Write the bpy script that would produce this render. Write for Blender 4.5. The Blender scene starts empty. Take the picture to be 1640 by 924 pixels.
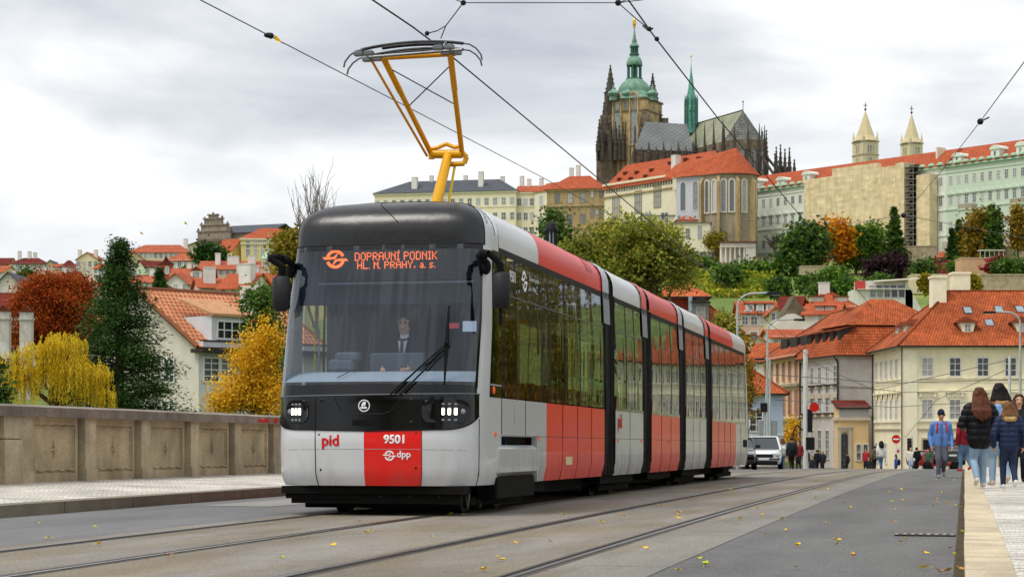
import bpy, math, random
import numpy as np
from mathutils import Vector, Matrix
from math import sin, cos, pi, radians, sqrt, atan2
SC = bpy.context.scene
COL = SC.collection
R = random.Random(11)
# ------------------------------------------------------------ camera, sky, sun, exposure
F, CX, YH, H = 3189.0, 820.0, 690.0, 0.95       # focal length, centre and eye level of the 1640-wide photograph; lens height
cam_d = bpy.data.cameras.new('camera'); cam = bpy.data.objects.new('camera', cam_d); COL.objects.link(cam)
cam.location = (0, 0, H); cam.rotation_euler = (radians(90), 0, 0)
cam_d.lens = 70; cam_d.sensor_width = 36; cam_d.shift_y = 228 / 1640; cam_d.clip_start = 0.1; cam_d.clip_end = 6000
cam_d.dof.use_dof = True; cam_d.dof.focus_distance = 26; cam_d.dof.aperture_fstop = 9
SC.camera = cam
SUN = Vector((-0.60, -0.42, 1.36)).normalized()
wd = bpy.data.worlds.new('World'); SC.world = wd; wd.use_nodes = True
nt = wd.node_tree; nt.nodes.clear()
def N(t, typ, **kw):
    n = t.nodes.new(typ)
    for k, v in kw.items(): setattr(n, k, v)
    return n
wo = N(nt, 'ShaderNodeOutputWorld'); bg = N(nt, 'ShaderNodeBackground'); bg.inputs[1].default_value = 0.1
sky = N(nt, 'ShaderNodeTexSky', sky_type='NISHITA', sun_disc=False)
sky.sun_elevation = math.asin(SUN.z); sky.sun_rotation = atan2(SUN.x, SUN.y)
tc = N(nt, 'ShaderNodeTexCoord'); mp = N(nt, 'ShaderNodeMapping'); mp.inputs['Scale'].default_value = (3.4, 3.4, 11.0); mp.inputs['Location'].default_value = (-2.62, 1.55, 0.55)
n1 = N(nt, 'ShaderNodeTexNoise'); n1.inputs['Scale'].default_value = 1.25; n1.inputs['Detail'].default_value = 7; n1.inputs['Roughness'].default_value = 0.53; n1.inputs['Distortion'].default_value = 0.35
cr = N(nt, 'ShaderNodeValToRGB')
cr.color_ramp.elements[0].position = 0.30; cr.color_ramp.elements[0].color = (0.50, 0.53, 0.58, 1)
cr.color_ramp.elements[1].position = 0.61; cr.color_ramp.elements[1].color = (0.97, 0.975, 0.98, 1)
e = cr.color_ramp.elements.new(0.45); e.color = (0.69, 0.715, 0.75, 1)
e = cr.color_ramp.elements.new(0.55); e.color = (0.86, 0.87, 0.88, 1)
sc_ = N(nt, 'ShaderNodeVectorMath', operation='SCALE'); sc_.inputs['Scale'].default_value = 6.8
mx = N(nt, 'ShaderNodeMixRGB'); mx.inputs[0].default_value = 0.95
L = nt.links.new
L(tc.outputs['Generated'], mp.inputs[0]); L(mp.outputs[0], n1.inputs['Vector']); L(n1.outputs[0], cr.inputs[0]); L(cr.outputs[0], sc_.inputs[0])
L(sky.outputs[0], mx.inputs[1]); L(sc_.outputs[0], mx.inputs[2]); L(mx.outputs[0], bg.inputs[0]); L(bg.outputs[0], wo.inputs[0])
sd = bpy.data.lights.new('sun', 'SUN'); sd.energy = 1.5; sd.angle = radians(26); sd.color = (1, 0.95, 0.87)
so = bpy.data.objects.new('sun', sd); COL.objects.link(so); so.rotation_euler = (-SUN).to_track_quat('-Z', 'Y').to_euler()
vs = SC.view_settings; vs.view_transform = 'Standard'; vs.look = 'None'; vs.exposure = 0.74; vs.gamma = 1; vs.use_curve_mapping = False
SC.cycles.max_bounces = 8; SC.cycles.transparent_max_bounces = 12; SC.cycles.caustics_reflective = False; SC.cycles.caustics_refractive = False
# ------------------------------------------------------------ places
TH = math.atan(0.2273); S_, C_ = sin(TH), cos(TH)
U = Vector((S_, C_, 0)); NL = Vector((-C_, S_, 0))     # along the bridge, and to its other side
_kn = [(-60, -.0031), (12, -.0029), (35, -.0078), (55, -.0088), (80, -.0163), (130, -.0176), (140, -.028), (178, -.028), (190, 0), (900, 0)]
_ss = np.arange(0, 420, .5); _zz = np.concatenate([[0], np.cumsum(np.interp(_ss, [k[0] for k in _kn], [k[1] for k in _kn]))[:-1] * .5])
def zr(s): return float(np.interp(s, _ss, _zz)) if s >= 0 else -.0031 * s
def road(s, t, z=0.0):
    p = U * s + NL * t
    return Vector((p.x, p.y, zr(s) + z))
def at(px, py, Y): return Vector(((px - CX) * Y / F, Y, H + (YH - py) * Y / F))
def zpx(py, Y): return H + (YH - py) * Y / F
def xpx(px, Y): return (px - CX) * Y / F
# ------------------------------------------------------------ mesh builder
class MB:
    def __init__(s): s.v = []; s.f = []; s.m = []; s.uv = {}
    def add(s, vs, fs, m=0):
        b = len(s.v); s.v += [tuple(p) for p in vs]
        for f in fs: s.f.append(tuple(b + i for i in f)); s.m.append(m)
        return s
    def quad(s, a, b, c, d, m=0, uv=None):
        s.add((a, b, c, d), ((0, 1, 2, 3),), m)
        if uv: s.uv[len(s.f) - 1] = uv
        return s
    def poly(s, pts, m=0, uv=None):
        s.add(pts, (tuple(range(len(pts))),), m)
        if uv: s.uv[len(s.f) - 1] = uv
        return s
    def box(s, x0, y0, z0, x1, y1, z1, m=0, T=None):
        vs = [Vector((x, y, z)) for z in (z0, z1) for y in (y0, y1) for x in (x0, x1)]
        if T: vs = [T @ p for p in vs]
        return s.add(vs, ((0, 2, 3, 1), (4, 5, 7, 6), (0, 1, 5, 4), (2, 6, 7, 3), (0, 4, 6, 2), (1, 3, 7, 5)), m)
    def bbox(s, x0, y0, z0, x1, y1, z1, b=.02, m=0, T=None):          # box with chamfered long edges all round
        pts = []
        for zz, i in ((z0, b), (z0 + b, 0), (z1 - b, 0), (z1, b)):
            for x, y in ((x0 + b + i, y0 + i), (x1 - b - i, y0 + i), (x1 - i, y0 + b + i), (x1 - i, y1 - b - i), (x1 - b - i, y1 - i), (x0 + b + i, y1 - i), (x0 + i, y1 - b - i), (x0 + i, y0 + b + i)):
                p = Vector((x, y, zz)); pts.append(T @ p if T else p)
        fs = [tuple(range(7, -1, -1)), tuple(range(24, 32))]
        for r in range(3):
            for k in range(8): fs.append((r * 8 + k, r * 8 + (k + 1) % 8, r * 8 + 8 + (k + 1) % 8, r * 8 + 8 + k))
        return s.add(pts, fs, m)
    def tube(s, a, b, r0, r1=None, n=8, m=0, cap=True):
        a = Vector(a); b = Vector(b); r1 = r0 if r1 is None else r1
        d = b - a
        if d.length < 1e-6: return s
        d.normalize(); q = Vector((0, 0, 1)) if abs(d.z) < .9 else Vector((1, 0, 0))
        e1 = d.cross(q).normalized(); e2 = d.cross(e1)
        vs = []
        for p, r in ((a, r0), (b, r1)):
            for k in range(n):
                w = 2 * pi * k / n; vs.append(p + e1 * (cos(w) * r) + e2 * (sin(w) * r))
        fs = [(k, n + k, n + (k + 1) % n, (k + 1) % n) for k in range(n)]
        if cap: fs += [tuple(range(n)), tuple(range(2 * n - 1, n - 1, -1))]
        return s.add(vs, fs, m)
    def path(s, pts, r, n=6, m=0):
        for a, b in zip(pts, pts[1:]): s.tube(a, b, r, r, n, m)
        return s
    def lathe(s, prof, c=(0, 0, 0), n=12, m=0, ph=0.0):
        vs = []; c = Vector(c)
        for r, z in prof:
            for k in range(n): vs.append(c + Vector((cos(2 * pi * k / n + ph) * r, sin(2 * pi * k / n + ph) * r, z)))
        fs = []
        for j in range(len(prof) - 1):
            for k in range(n): fs.append((j * n + k, j * n + (k + 1) % n, j * n + n + (k + 1) % n, j * n + n + k))
        fs += [tuple(range(n - 1, -1, -1)), tuple(range((len(prof) - 1) * n, len(prof) * n))]
        return s.add(vs, fs, m)
    def ball(s, c, rx, ry=None, rz=None, n=12, k=8, m=0):
        ry = rx if ry is None else ry; rz = rx if rz is None else rz; c = Vector(c)
        vs = [c + Vector((0, 0, -rz))]
        for j in range(1, k):
            a = -pi / 2 + pi * j / k
            for i in range(n): vs.append(c + Vector((cos(a) * cos(2 * pi * i / n) * rx, cos(a) * sin(2 * pi * i / n) * ry, sin(a) * rz)))
        vs.append(c + Vector((0, 0, rz))); t = len(vs) - 1
        fs = [(0, 1 + (i + 1) % n, 1 + i) for i in range(n)]
        for j in range(k - 2):
            for i in range(n): fs.append((1 + j * n + i, 1 + j * n + (i + 1) % n, 1 + (j + 1) * n + (i + 1) % n, 1 + (j + 1) * n + i))
        fs += [(t, 1 + (k - 2) * n + i, 1 + (k - 2) * n + (i + 1) % n) for i in range(n)]
        return s.add(vs, fs, m)
    def prism(s, pts, ax, d0, d1, m=0):       # outline in the two other axes, extruded along ax
        def P(p, d):
            return {'x': (d, p[0], p[1]), 'y': (p[0], d, p[1]), 'z': (p[0], p[1], d)}[ax]
        n = len(pts); vs = [P(p, d0) for p in pts] + [P(p, d1) for p in pts]
        return s.add(vs, [tuple(range(n)), tuple(range(2 * n - 1, n - 1, -1))] + [(k, n + k, n + (k + 1) % n, (k + 1) % n) for k in range(n)], m)
    def grid(s, P, nu, nv, m=0):              # P(i,j) -> point, i in 0..nu, j in 0..nv
        vs = [P(i, j) for j in range(nv + 1) for i in range(nu + 1)]
        return s.add(vs, [(j * (nu + 1) + i, j * (nu + 1) + i + 1, (j + 1) * (nu + 1) + i + 1, (j + 1) * (nu + 1) + i) for j in range(nv) for i in range(nu)], m)
    def xf(s, T): s.v = [tuple(T @ Vector(p)) for p in s.v]; return s
    def mesh(s, name, mats, smooth=None):
        me = bpy.data.meshes.new(name); me.from_pydata(s.v, [], s.f)
        for mm in (mats if isinstance(mats, (list, tuple)) else [mats]): me.materials.append(mm)
        me.polygons.foreach_set('material_index', s.m)
        if s.uv:
            ul = me.uv_layers.new(name='UVMap')
            for fi, uvs in s.uv.items():
                p = me.polygons[fi]
                for k, li in enumerate(p.loop_indices): ul.data[li].uv = uvs[k]
        if smooth is not None:
            me.shade_smooth(); me.set_sharp_from_angle(angle=radians(smooth))
        me.update(); return me
    def obj(s, name, mats, parent=None, smooth=None, **kw): return O(name, s.mesh(name, mats, smooth), parent, **kw)
def O(name, data, parent=None, loc=None, rot=None, **kw):
    o = bpy.data.objects.new(name, data); COL.objects.link(o)
    if parent: o.parent = parent
    if loc is not None: o.location = loc
    if rot is not None: o.rotation_euler = rot
    for k, v in kw.items(): o[k] = v
    return o
def thing(name, label, cat, loc=(0, 0, 0), rz=0, group=None):
    o = O(name, None, None, loc, (0, 0, rz)); o['label'] = label; o['category'] = cat
    if group: o['group'] = group
    return o
def tag(o, label, cat, group=None):
    o['label'] = label; o['category'] = cat
    if group: o['group'] = group
    return o
def struct(o, kind='structure'): o['kind'] = kind; return o
# ------------------------------------------------------------ materials
def lin(h):
    h = h.lstrip('#'); c = [int(h[i:i + 2], 16) / 255 for i in (0, 2, 4)]
    return tuple(x / 12.92 if x <= .04045 else ((x + .055) / 1.055) ** 2.4 for x in c)
_M = {}
def M(name, col, rough=.75, var=.15, scale=2.0, bump=0.0, bscale=None, metal=0, coat=0, spec=.18, stain=0, stain_scale=.4, emit=0, co='Object'):
    """plain surface: base colour with two scales of noise, optional bump"""
    if name in _M: return _M[name]
    m = bpy.data.materials.new(name); m.use_nodes = True; t = m.node_tree; b = t.nodes['Principled BSDF']; L = t.links.new
    c = lin(col) if isinstance(col, str) else col
    b.inputs['Roughness'].default_value = rough; b.inputs['Metallic'].default_value = metal
    b.inputs['Coat Weight'].default_value = coat; b.inputs['Coat Roughness'].default_value = .03; b.inputs['Specular IOR Level'].default_value = spec
    b.inputs['Base Color'].default_value = (*c, 1)
    if emit:
        b.inputs['Emission Color'].default_value = (*c, 1); b.inputs['Emission Strength'].default_value = emit
    if var or stain or bump:
        tc = N(t, 'ShaderNodeTexCoord')
    if var or stain:
        n1 = N(t, 'ShaderNodeTexNoise'); n1.inputs['Scale'].default_value = scale; n1.inputs['Detail'].default_value = 6; L(tc.outputs[co], n1.inputs['Vector'])
        mr = N(t, 'ShaderNodeMapRange'); mr.inputs[1].default_value = .3; mr.inputs[2].default_value = .7; mr.inputs[3].default_value = 1 - var; mr.inputs[4].default_value = 1 + var
        L(n1.outputs[0], mr.inputs[0]); out = mr.outputs[0]
        if stain:
            n2 = N(t, 'ShaderNodeTexNoise'); n2.inputs['Scale'].default_value = stain_scale; n2.inputs['Detail'].default_value = 8; n2.inputs['Roughness'].default_value = .65; ms = N(t, 'ShaderNodeMapping'); ms.inputs['Scale'].default_value = (1.6, 1.6, .5); L(tc.outputs[co], ms.inputs[0]); L(ms.outputs[0], n2.inputs['Vector'])
            m2 = N(t, 'ShaderNodeMapRange'); m2.inputs[1].default_value = .42; m2.inputs[2].default_value = .72; m2.inputs[3].default_value = 1; m2.inputs[4].default_value = 1 - stain; L(n2.outputs[0], m2.inputs[0])
            mm = N(t, 'ShaderNodeMath', operation='MULTIPLY'); L(out, mm.inputs[0]); L(m2.outputs[0], mm.inputs[1]); out = mm.outputs[0]
        v = N(t, 'ShaderNodeVectorMath', operation='SCALE'); v.inputs[0].default_value = c; L(out, v.inputs['Scale']); L(v.outputs[0], b.inputs['Base Color'])
    if bump:
        n3 = N(t, 'ShaderNodeTexNoise'); n3.inputs['Scale'].default_value = bscale or scale * 6; n3.inputs['Detail'].default_value = 5; L(tc.outputs[co], n3.inputs['Vector'])
        bp = N(t, 'ShaderNodeBump'); bp.inputs['Strength'].default_value = bump; bp.inputs['Distance'].default_value = .02; L(n3.outputs[0], bp.inputs['Height']); L(bp.outputs[0], b.inputs['Normal'])
    _M[name] = m; return m
def M_tiles(name, c1, c2, w=.25, h=.36, mortar=.03, rough=.8, blotch=.58):
    """roof tiles: courses laid along the slope through the roof's own uv in metres"""
    if name in _M: return _M[name]
    m = bpy.data.materials.new(name); m.use_nodes = True; t = m.node_tree; b = t.nodes['Principled BSDF']; L = t.links.new
    uv = N(t, 'ShaderNodeTexCoord'); br = N(t, 'ShaderNodeTexBrick'); br.offset = .5
    br.inputs['Scale'].default_value = 1; br.inputs['Brick Width'].default_value = w; br.inputs['Row Height'].default_value = h; br.inputs['Mortar Size'].default_value = mortar; br.inputs['Mortar Smooth'].default_value = .4
    a, c = lin(c1), lin(c2)
    br.inputs['Color1'].default_value = (*a, 1); br.inputs['Color2'].default_value = (*c, 1); br.inputs['Mortar'].default_value = (*[x * .38 for x in c], 1)
    L(uv.outputs['UV'], br.inputs['Vector'])
    n1 = N(t, 'ShaderNodeTexNoise'); n1.inputs['Scale'].default_value = .35; n1.inputs['Detail'].default_value = 8; n1.inputs['Roughness'].default_value = .7; L(uv.outputs['Object'], n1.inputs['Vector'])
    mr = N(t, 'ShaderNodeMapRange'); mr.inputs[1].default_value = .35; mr.inputs[2].default_value = .7; mr.inputs[3].default_value = 1 + blotch * .4; mr.inputs[4].default_value = 1 - blotch; L(n1.outputs[0], mr.inputs[0])
    v = N(t, 'ShaderNodeVectorMath', operation='SCALE'); L(br.outputs[0], v.inputs[0]); L(mr.outputs[0], v.inputs['Scale']); L(v.outputs[0], b.inputs['Base Color'])
    bp = N(t, 'ShaderNodeBump'); bp.inputs['Strength'].default_value = .6; bp.inputs['Distance'].default_value = .05; bp.invert = True; L(br.outputs['Fac'], bp.inputs['Height']); L(bp.outputs[0], b.inputs['Normal'])
    b.inputs['Roughness'].default_value = rough; b.inputs['Specular IOR Level'].default_value = .12
    _M[name] = m; return m
def M_leaf(name, cols, rough=.6, trans=.35, cl=.5):
    """leaf: colour drawn per leaf from a ramp, drifting with position through the crown"""
    if name in _M: return _M[name]
    m = bpy.data.materials.new(name); m.use_nodes = True; t = m.node_tree; b = t.nodes['Principled BSDF']; L = t.links.new; out = t.nodes['Material Output']
    g = N(t, 'ShaderNodeNewGeometry'); tc = N(t, 'ShaderNodeTexCoord')
    n1 = N(t, 'ShaderNodeTexNoise'); n1.inputs['Scale'].default_value = cl; n1.inputs['Detail'].default_value = 3; L(tc.outputs['Object'], n1.inputs['Vector'])
    a = N(t, 'ShaderNodeMath', operation='MULTIPLY_ADD'); a.inputs[1].default_value = .55; a.inputs[2].default_value = -.28; L(g.outputs['Random Per Island'], a.inputs[0])
    ad = N(t, 'ShaderNodeMath', operation='ADD'); L(a.outputs[0], ad.inputs[0]); L(n1.outputs[0], ad.inputs[1])
    cr = N(t, 'ShaderNodeValToRGB'); k = len(cols)
    while len(cr.color_ramp.elements) < k: cr.color_ramp.elements.new(.5)
    for i, c in enumerate(cols):
        cr.color_ramp.elements[i].position = .22 + .56 * i / max(1, k - 1); cr.color_ramp.elements[i].color = (*lin(c), 1)
    L(ad.outputs[0], cr.inputs[0]); L(cr.outputs[0], b.inputs['Base Color']); b.inputs['Roughness'].default_value = rough; b.inputs['Specular IOR Level'].default_value = .15
    tr = N(t, 'ShaderNodeBsdfTranslucent'); L(cr.outputs[0], tr.inputs[0])
    mx = N(t, 'ShaderNodeMixShader'); mx.inputs[0].default_value = trans; L(b.outputs[0], mx.inputs[1]); L(tr.outputs[0], mx.inputs[2]); L(mx.outputs[0], out.inputs[0])
    _M[name] = m; return m
def M_glass(name, tint, through=.8, rough=.02, wave=0.0, ior=1.5):
    """sheet glass: a tinted see-through sheet with a Fresnel mirror on it"""
    if name in _M: return _M[name]
    m = bpy.data.materials.new(name); m.use_nodes = True; t = m.node_tree; t.nodes.remove(t.nodes['Principled BSDF']); L = t.links.new; out = t.nodes['Material Output']
    tr = N(t, 'ShaderNodeBsdfTransparent'); tr.inputs[0].default_value = (*[x * through for x in tint], 1)
    gl = N(t, 'ShaderNodeBsdfGlossy'); gl.inputs['Roughness'].default_value = rough; gl.inputs[0].default_value = (.90, .95, 1.0, 1)
    fr = N(t, 'ShaderNodeFresnel'); ge = N(t, 'ShaderNodeNewGeometry'); io = N(t, 'ShaderNodeMapRange'); io.inputs[3].default_value = ior; io.inputs[4].default_value = 1 / ior
    L(ge.outputs['Backfacing'], io.inputs[0]); L(io.outputs[0], fr.inputs[0])
    mx = N(t, 'ShaderNodeMixShader'); L(fr.outputs[0], mx.inputs[0]); L(tr.outputs[0], mx.inputs[1]); L(gl.outputs[0], mx.inputs[2]); L(mx.outputs[0], out.inputs[0])
    if wave:
        tc = N(t, 'ShaderNodeTexCoord'); mpp = N(t, 'ShaderNodeMapping'); mpp.inputs['Scale'].default_value = (1.2, 1.2, .35); n3 = N(t, 'ShaderNodeTexNoise'); n3.inputs['Scale'].default_value = 1.3; n3.inputs['Detail'].default_value = 1.5
        L(tc.outputs['Object'], mpp.inputs[0]); L(mpp.outputs[0], n3.inputs['Vector'])
        bp = N(t, 'ShaderNodeBump'); bp.inputs['Strength'].default_value = wave; bp.inputs['Distance'].default_value = .05; L(n3.outputs[0], bp.inputs['Height']); L(bp.outputs[0], gl.inputs['Normal']); L(bp.outputs[0], fr.inputs['Normal'])
    _M[name] = m; return m

def M_pane(name, dark, pale, rough=.06):
    """window glass: what stands behind it differs from window to window (dark room, half drawn curtain, blind)"""
    m = bpy.data.materials.new(name); m.use_nodes = True; t = m.node_tree; b = t.nodes['Principled BSDF']; L = t.links.new
    oi = N(t, 'ShaderNodeObjectInfo'); tc = N(t, 'ShaderNodeTexCoord'); sp = N(t, 'ShaderNodeSeparateXYZ'); L(tc.outputs['Object'], sp.inputs[0])
    n = N(t, 'ShaderNodeTexNoise'); n.inputs['Scale'].default_value = 2.5; ad = N(t, 'ShaderNodeVectorMath', operation='ADD'); L(tc.outputs['Object'], ad.inputs[0]); L(oi.outputs['Location'], ad.inputs[1]); L(ad.outputs[0], n.inputs['Vector'])
    wv = N(t, 'ShaderNodeMath', operation='MULTIPLY_ADD'); wv.inputs[1].default_value = .9; wv.inputs[2].default_value = -.32; L(n.outputs[0], wv.inputs[0])
    a = N(t, 'ShaderNodeMath', operation='ADD'); L(oi.outputs['Random'], a.inputs[0]); L(wv.outputs[0], a.inputs[1])
    r = N(t, 'ShaderNodeMapRange'); r.inputs[1].default_value = .45; r.inputs[2].default_value = 1.05; L(a.outputs[0], r.inputs[0]); mx = N(t, 'ShaderNodeMixRGB'); mx.inputs[1].default_value = (*lin(dark), 1); mx.inputs[2].default_value = (*lin(pale), 1); L(r.outputs[0], mx.inputs[0]); L(mx.outputs[0], b.inputs['Base Color']); b.inputs['Roughness'].default_value = rough; b.inputs['Specular IOR Level'].default_value = .7
    return m
def M_paint(name, col, rough=.3, coat=.2, dirt=.5):
    """vehicle paint with road dust that thins out upwards from the skirt"""
    m = bpy.data.materials.new(name); m.use_nodes = True; t = m.node_tree; b = t.nodes['Principled BSDF']; L = t.links.new
    tc = N(t, 'ShaderNodeTexCoord'); sp = N(t, 'ShaderNodeSeparateXYZ'); L(tc.outputs['Object'], sp.inputs[0]); z = N(t, 'ShaderNodeMapRange'); z.inputs[1].default_value = .95; z.inputs[2].default_value = .34; L(sp.outputs[2], z.inputs[0])
    mp = N(t, 'ShaderNodeMapping'); mp.inputs['Scale'].default_value = (3, 3, .8); L(tc.outputs['Object'], mp.inputs[0]); n = N(t, 'ShaderNodeTexNoise'); n.inputs['Scale'].default_value = 2; n.inputs['Detail'].default_value = 8; n.inputs['Roughness'].default_value = .7; L(mp.outputs[0], n.inputs['Vector'])
    r = N(t, 'ShaderNodeMapRange'); r.inputs[1].default_value = .35; r.inputs[2].default_value = .7; r.inputs[4].default_value = dirt; L(n.outputs[0], r.inputs[0]); k = N(t, 'ShaderNodeMath', operation='MULTIPLY'); L(z.outputs[0], k.inputs[0]); L(r.outputs[0], k.inputs[1])
    n2 = N(t, 'ShaderNodeTexNoise'); n2.inputs['Scale'].default_value = .9; n2.inputs['Detail'].default_value = 5; L(tc.outputs['Object'], n2.inputs['Vector']); r2 = N(t, 'ShaderNodeMapRange'); r2.inputs[3].default_value = .86; r2.inputs[4].default_value = 1.1; L(n2.outputs[0], r2.inputs[0]); v = N(t, 'ShaderNodeVectorMath', operation='SCALE'); v.inputs[0].default_value = lin(col); L(r2.outputs[0], v.inputs['Scale'])
    mx = N(t, 'ShaderNodeMixRGB'); mx.inputs[2].default_value = (*lin('6f665a'), 1); L(k.outputs[0], mx.inputs[0]); L(v.outputs[0], mx.inputs[1]); L(mx.outputs[0], b.inputs['Base Color'])
    rg = N(t, 'ShaderNodeMath', operation='MULTIPLY_ADD'); rg.inputs[1].default_value = .5; rg.inputs[2].default_value = rough; L(k.outputs[0], rg.inputs[0]); L(rg.outputs[0], b.inputs['Roughness']); b.inputs['Coat Weight'].default_value = coat; b.inputs['Coat Roughness'].default_value = .05; b.inputs['Specular IOR Level'].default_value = .4
    return m
# ============================================================ the setting: terrain, road, track, pavements
def smooth(x): x = max(0, min(1, x)); return x * x * (3 - 2 * x)
_hk = [(-100, -9), (44, -9), (58, -4.2), (120, -3.6), (190, -3.4), (230, -2), (300, 4), (380, 12), (450, 21), (520, 33), (600, 47), (690, 59), (760, 65), (900, 68), (1100, 62), (2500, 20)]
def hz(x, y):
    z = float(np.interp(y, [k[0] for k in _hk], [k[1] for k in _hk]))
    a = x / max(y, 1)
    if y > 700: z += smooth((-a - .06) / .12) * smooth((y - 700) / 250) * 8
    if y > 420: z -= smooth((-a - .06) / .06) * smooth((y - 420) / 180) * 18
    z += 1.2 * sin(x * .031 + 1) * sin(y * .023) * smooth((y - 260) / 120)
    return z
def ground_mat():
    m = bpy.data.materials.new('hillside_ground'); m.use_nodes = True; t = m.node_tree; b = t.nodes['Principled BSDF']; L = t.links.new
    tc = N(t, 'ShaderNodeTexCoord'); n = N(t, 'ShaderNodeTexNoise'); n.inputs['Scale'].default_value = .05; n.inputs['Detail'].default_value = 9; n.inputs['Roughness'].default_value = .7; L(tc.outputs['Object'], n.inputs['Vector'])
    cr = N(t, 'ShaderNodeValToRGB'); E = cr.color_ramp.elements; E[0].position = .34; E[0].color = (*lin('4a5c24'), 1); E[1].position = .68; E[1].color = (*lin('8e8e40'), 1); e = E.new(.5); e.color = (*lin('62762e'), 1)
    L(n.outputs[0], cr.inputs[0]); L(cr.outputs[0], b.inputs['Base Color']); b.inputs['Roughness'].default_value = .95
    return m
xs = [-900, -650] + [-500 + 20 * i for i in range(51)] + [650, 900]; ys = [-80, 0, 30, 44, 50, 58, 75, 95, 120, 150, 175, 200, 220, 240] + [260 + 20 * i for i in range(38)] + [1100, 1400, 2000, 2600]
g = MB(); g.grid(lambda i, j: Vector((xs[i], ys[j], hz(xs[i], ys[j]))), len(xs) - 1, len(ys) - 1)
struct(g.obj('terrain', ground_mat(), smooth=60))
w = MB(); w.quad((-900, -80, -6.5), (900, -80, -6.5), (900, 52, -6.5), (-900, 52, -6.5)); struct(w.obj('river_water', M('river_water_mat', '3a4238', .08, .1)))
def asphalt(name, col, var=.3, coarse=.2, joints=None, warm=None, dark_line=.0):
    m = bpy.data.materials.new(name); m.use_nodes = True; t = m.node_tree; b = t.nodes['Principled BSDF']; L = t.links.new
    tc = N(t, 'ShaderNodeTexCoord'); c = lin(col); v0 = tc.outputs['UV']
    n1 = N(t, 'ShaderNodeTexNoise'); n1.inputs['Scale'].default_value = 30; n1.inputs['Detail'].default_value = 6; n1.inputs['Roughness'].default_value = .9
    n2 = N(t, 'ShaderNodeTexNoise'); n2.inputs['Scale'].default_value = .55; n2.inputs['Detail'].default_value = 9; n2.inputs['Roughness'].default_value = .68
    mp2 = N(t, 'ShaderNodeMapping'); mp2.inputs['Scale'].default_value = (.35, 1.6, 1); L(v0, mp2.inputs[0])
    L(v0, n1.inputs['Vector']); L(mp2.outputs[0], n2.inputs['Vector'])
    r1 = N(t, 'ShaderNodeMapRange'); r1.inputs[1].default_value = .3; r1.inputs[2].default_value = .7; r1.inputs[3].default_value = 1 - var * 2; r1.inputs[4].default_value = 1 + var * 2; L(n1.outputs[0], r1.inputs[0])
    r2 = N(t, 'ShaderNodeMapRange'); r2.inputs[1].default_value = .34; r2.inputs[2].default_value = .68; r2.inputs[3].default_value = 1 - coarse; r2.inputs[4].default_value = 1 + coarse; L(n2.outputs[0], r2.inputs[0])
    mm = N(t, 'ShaderNodeMath', operation='MULTIPLY'); L(r1.outputs[0], mm.inputs[0]); L(r2.outputs[0], mm.inputs[1]); out = mm.outputs[0]
    # cracks: thin veins
    vo = N(t, 'ShaderNodeTexVoronoi', feature='DISTANCE_TO_EDGE'); vo.inputs['Scale'].default_value = .42; wv = N(t, 'ShaderNodeTexNoise'); wv.inputs['Scale'].default_value = 2.2; wv.inputs['Detail'].default_value = 5; L(v0, wv.inputs['Vector'])
    ws = N(t, 'ShaderNodeVectorMath', operation='SCALE'); ws.inputs['Scale'].default_value = .9; L(wv.outputs['Color'], ws.inputs[0]); wa = N(t, 'ShaderNodeVectorMath', operation='ADD'); L(v0, wa.inputs[0]); L(ws.outputs[0], wa.inputs[1]); L(wa.outputs[0], vo.inputs['Vector'])
    rc = N(t, 'ShaderNodeMapRange'); rc.inputs[1].default_value = .003; rc.inputs[2].default_value = .012; rc.inputs[3].default_value = .86; rc.inputs[4].default_value = 1; L(vo.outputs['Distance'], rc.inputs[0])
    m3 = N(t, 'ShaderNodeMath', operation='MULTIPLY'); L(out, m3.inputs[0]); L(rc.outputs[0], m3.inputs[1]); out = m3.outputs[0]
    v = N(t, 'ShaderNodeVectorMath', operation='SCALE'); v.inputs[0].default_value = c; L(out, v.inputs['Scale']); col_out = v.outputs[0]
    if warm:
        n4 = N(t, 'ShaderNodeTexNoise'); n4.inputs['Scale'].default_value = .8; n4.inputs['Detail'].default_value = 6; L(mp2.outputs[0], n4.inputs['Vector']); w4 = N(t, 'ShaderNodeVectorMath', operation='SCALE'); w4.inputs[0].default_value = lin(warm); L(out, w4.inputs['Scale'])
        r4 = N(t, 'ShaderNodeMapRange'); r4.inputs[1].default_value = .4; r4.inputs[2].default_value = .62; L(n4.outputs[0], r4.inputs[0]); mxx = N(t, 'ShaderNodeMixRGB'); L(r4.outputs[0], mxx.inputs[0]); L(v.outputs[0], mxx.inputs[1]); L(w4.outputs[0], mxx.inputs[2]); col_out = mxx.outputs[0]
    if joints:
        sp = N(t, 'ShaderNodeSeparateXYZ'); L(v0, sp.inputs[0]); fr = N(t, 'ShaderNodeMath', operation='PINGPONG'); fr.inputs[1].default_value = joints; L(sp.outputs[0], fr.inputs[0])
        rj = N(t, 'ShaderNodeMapRange'); rj.inputs[1].default_value = .008; rj.inputs[2].default_value = .03; rj.inputs[3].default_value = .5; rj.inputs[4].default_value = 1; L(fr.outputs[0], rj.inputs[0])
        vj = N(t, 'ShaderNodeVectorMath', operation='SCALE'); L(col_out, vj.inputs[0]); L(rj.outputs[0], vj.inputs['Scale']); col_out = vj.outputs[0]
    L(col_out, b.inputs['Base Color']); b.inputs['Roughness'].default_value = .88; b.inputs['Specular IOR Level'].default_value = .15
    bp = N(t, 'ShaderNodeBump'); bp.inputs['Strength'].default_value = .35; bp.inputs['Distance'].default_value = .01; L(n1.outputs[0], bp.inputs['Height']); L(bp.outputs[0], b.inputs['Normal'])
    return m
_st = [-6, 0] + [4 + 1.5 * i for i in range(20)] + [35 + 3 * i for i in range(50)]
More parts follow.
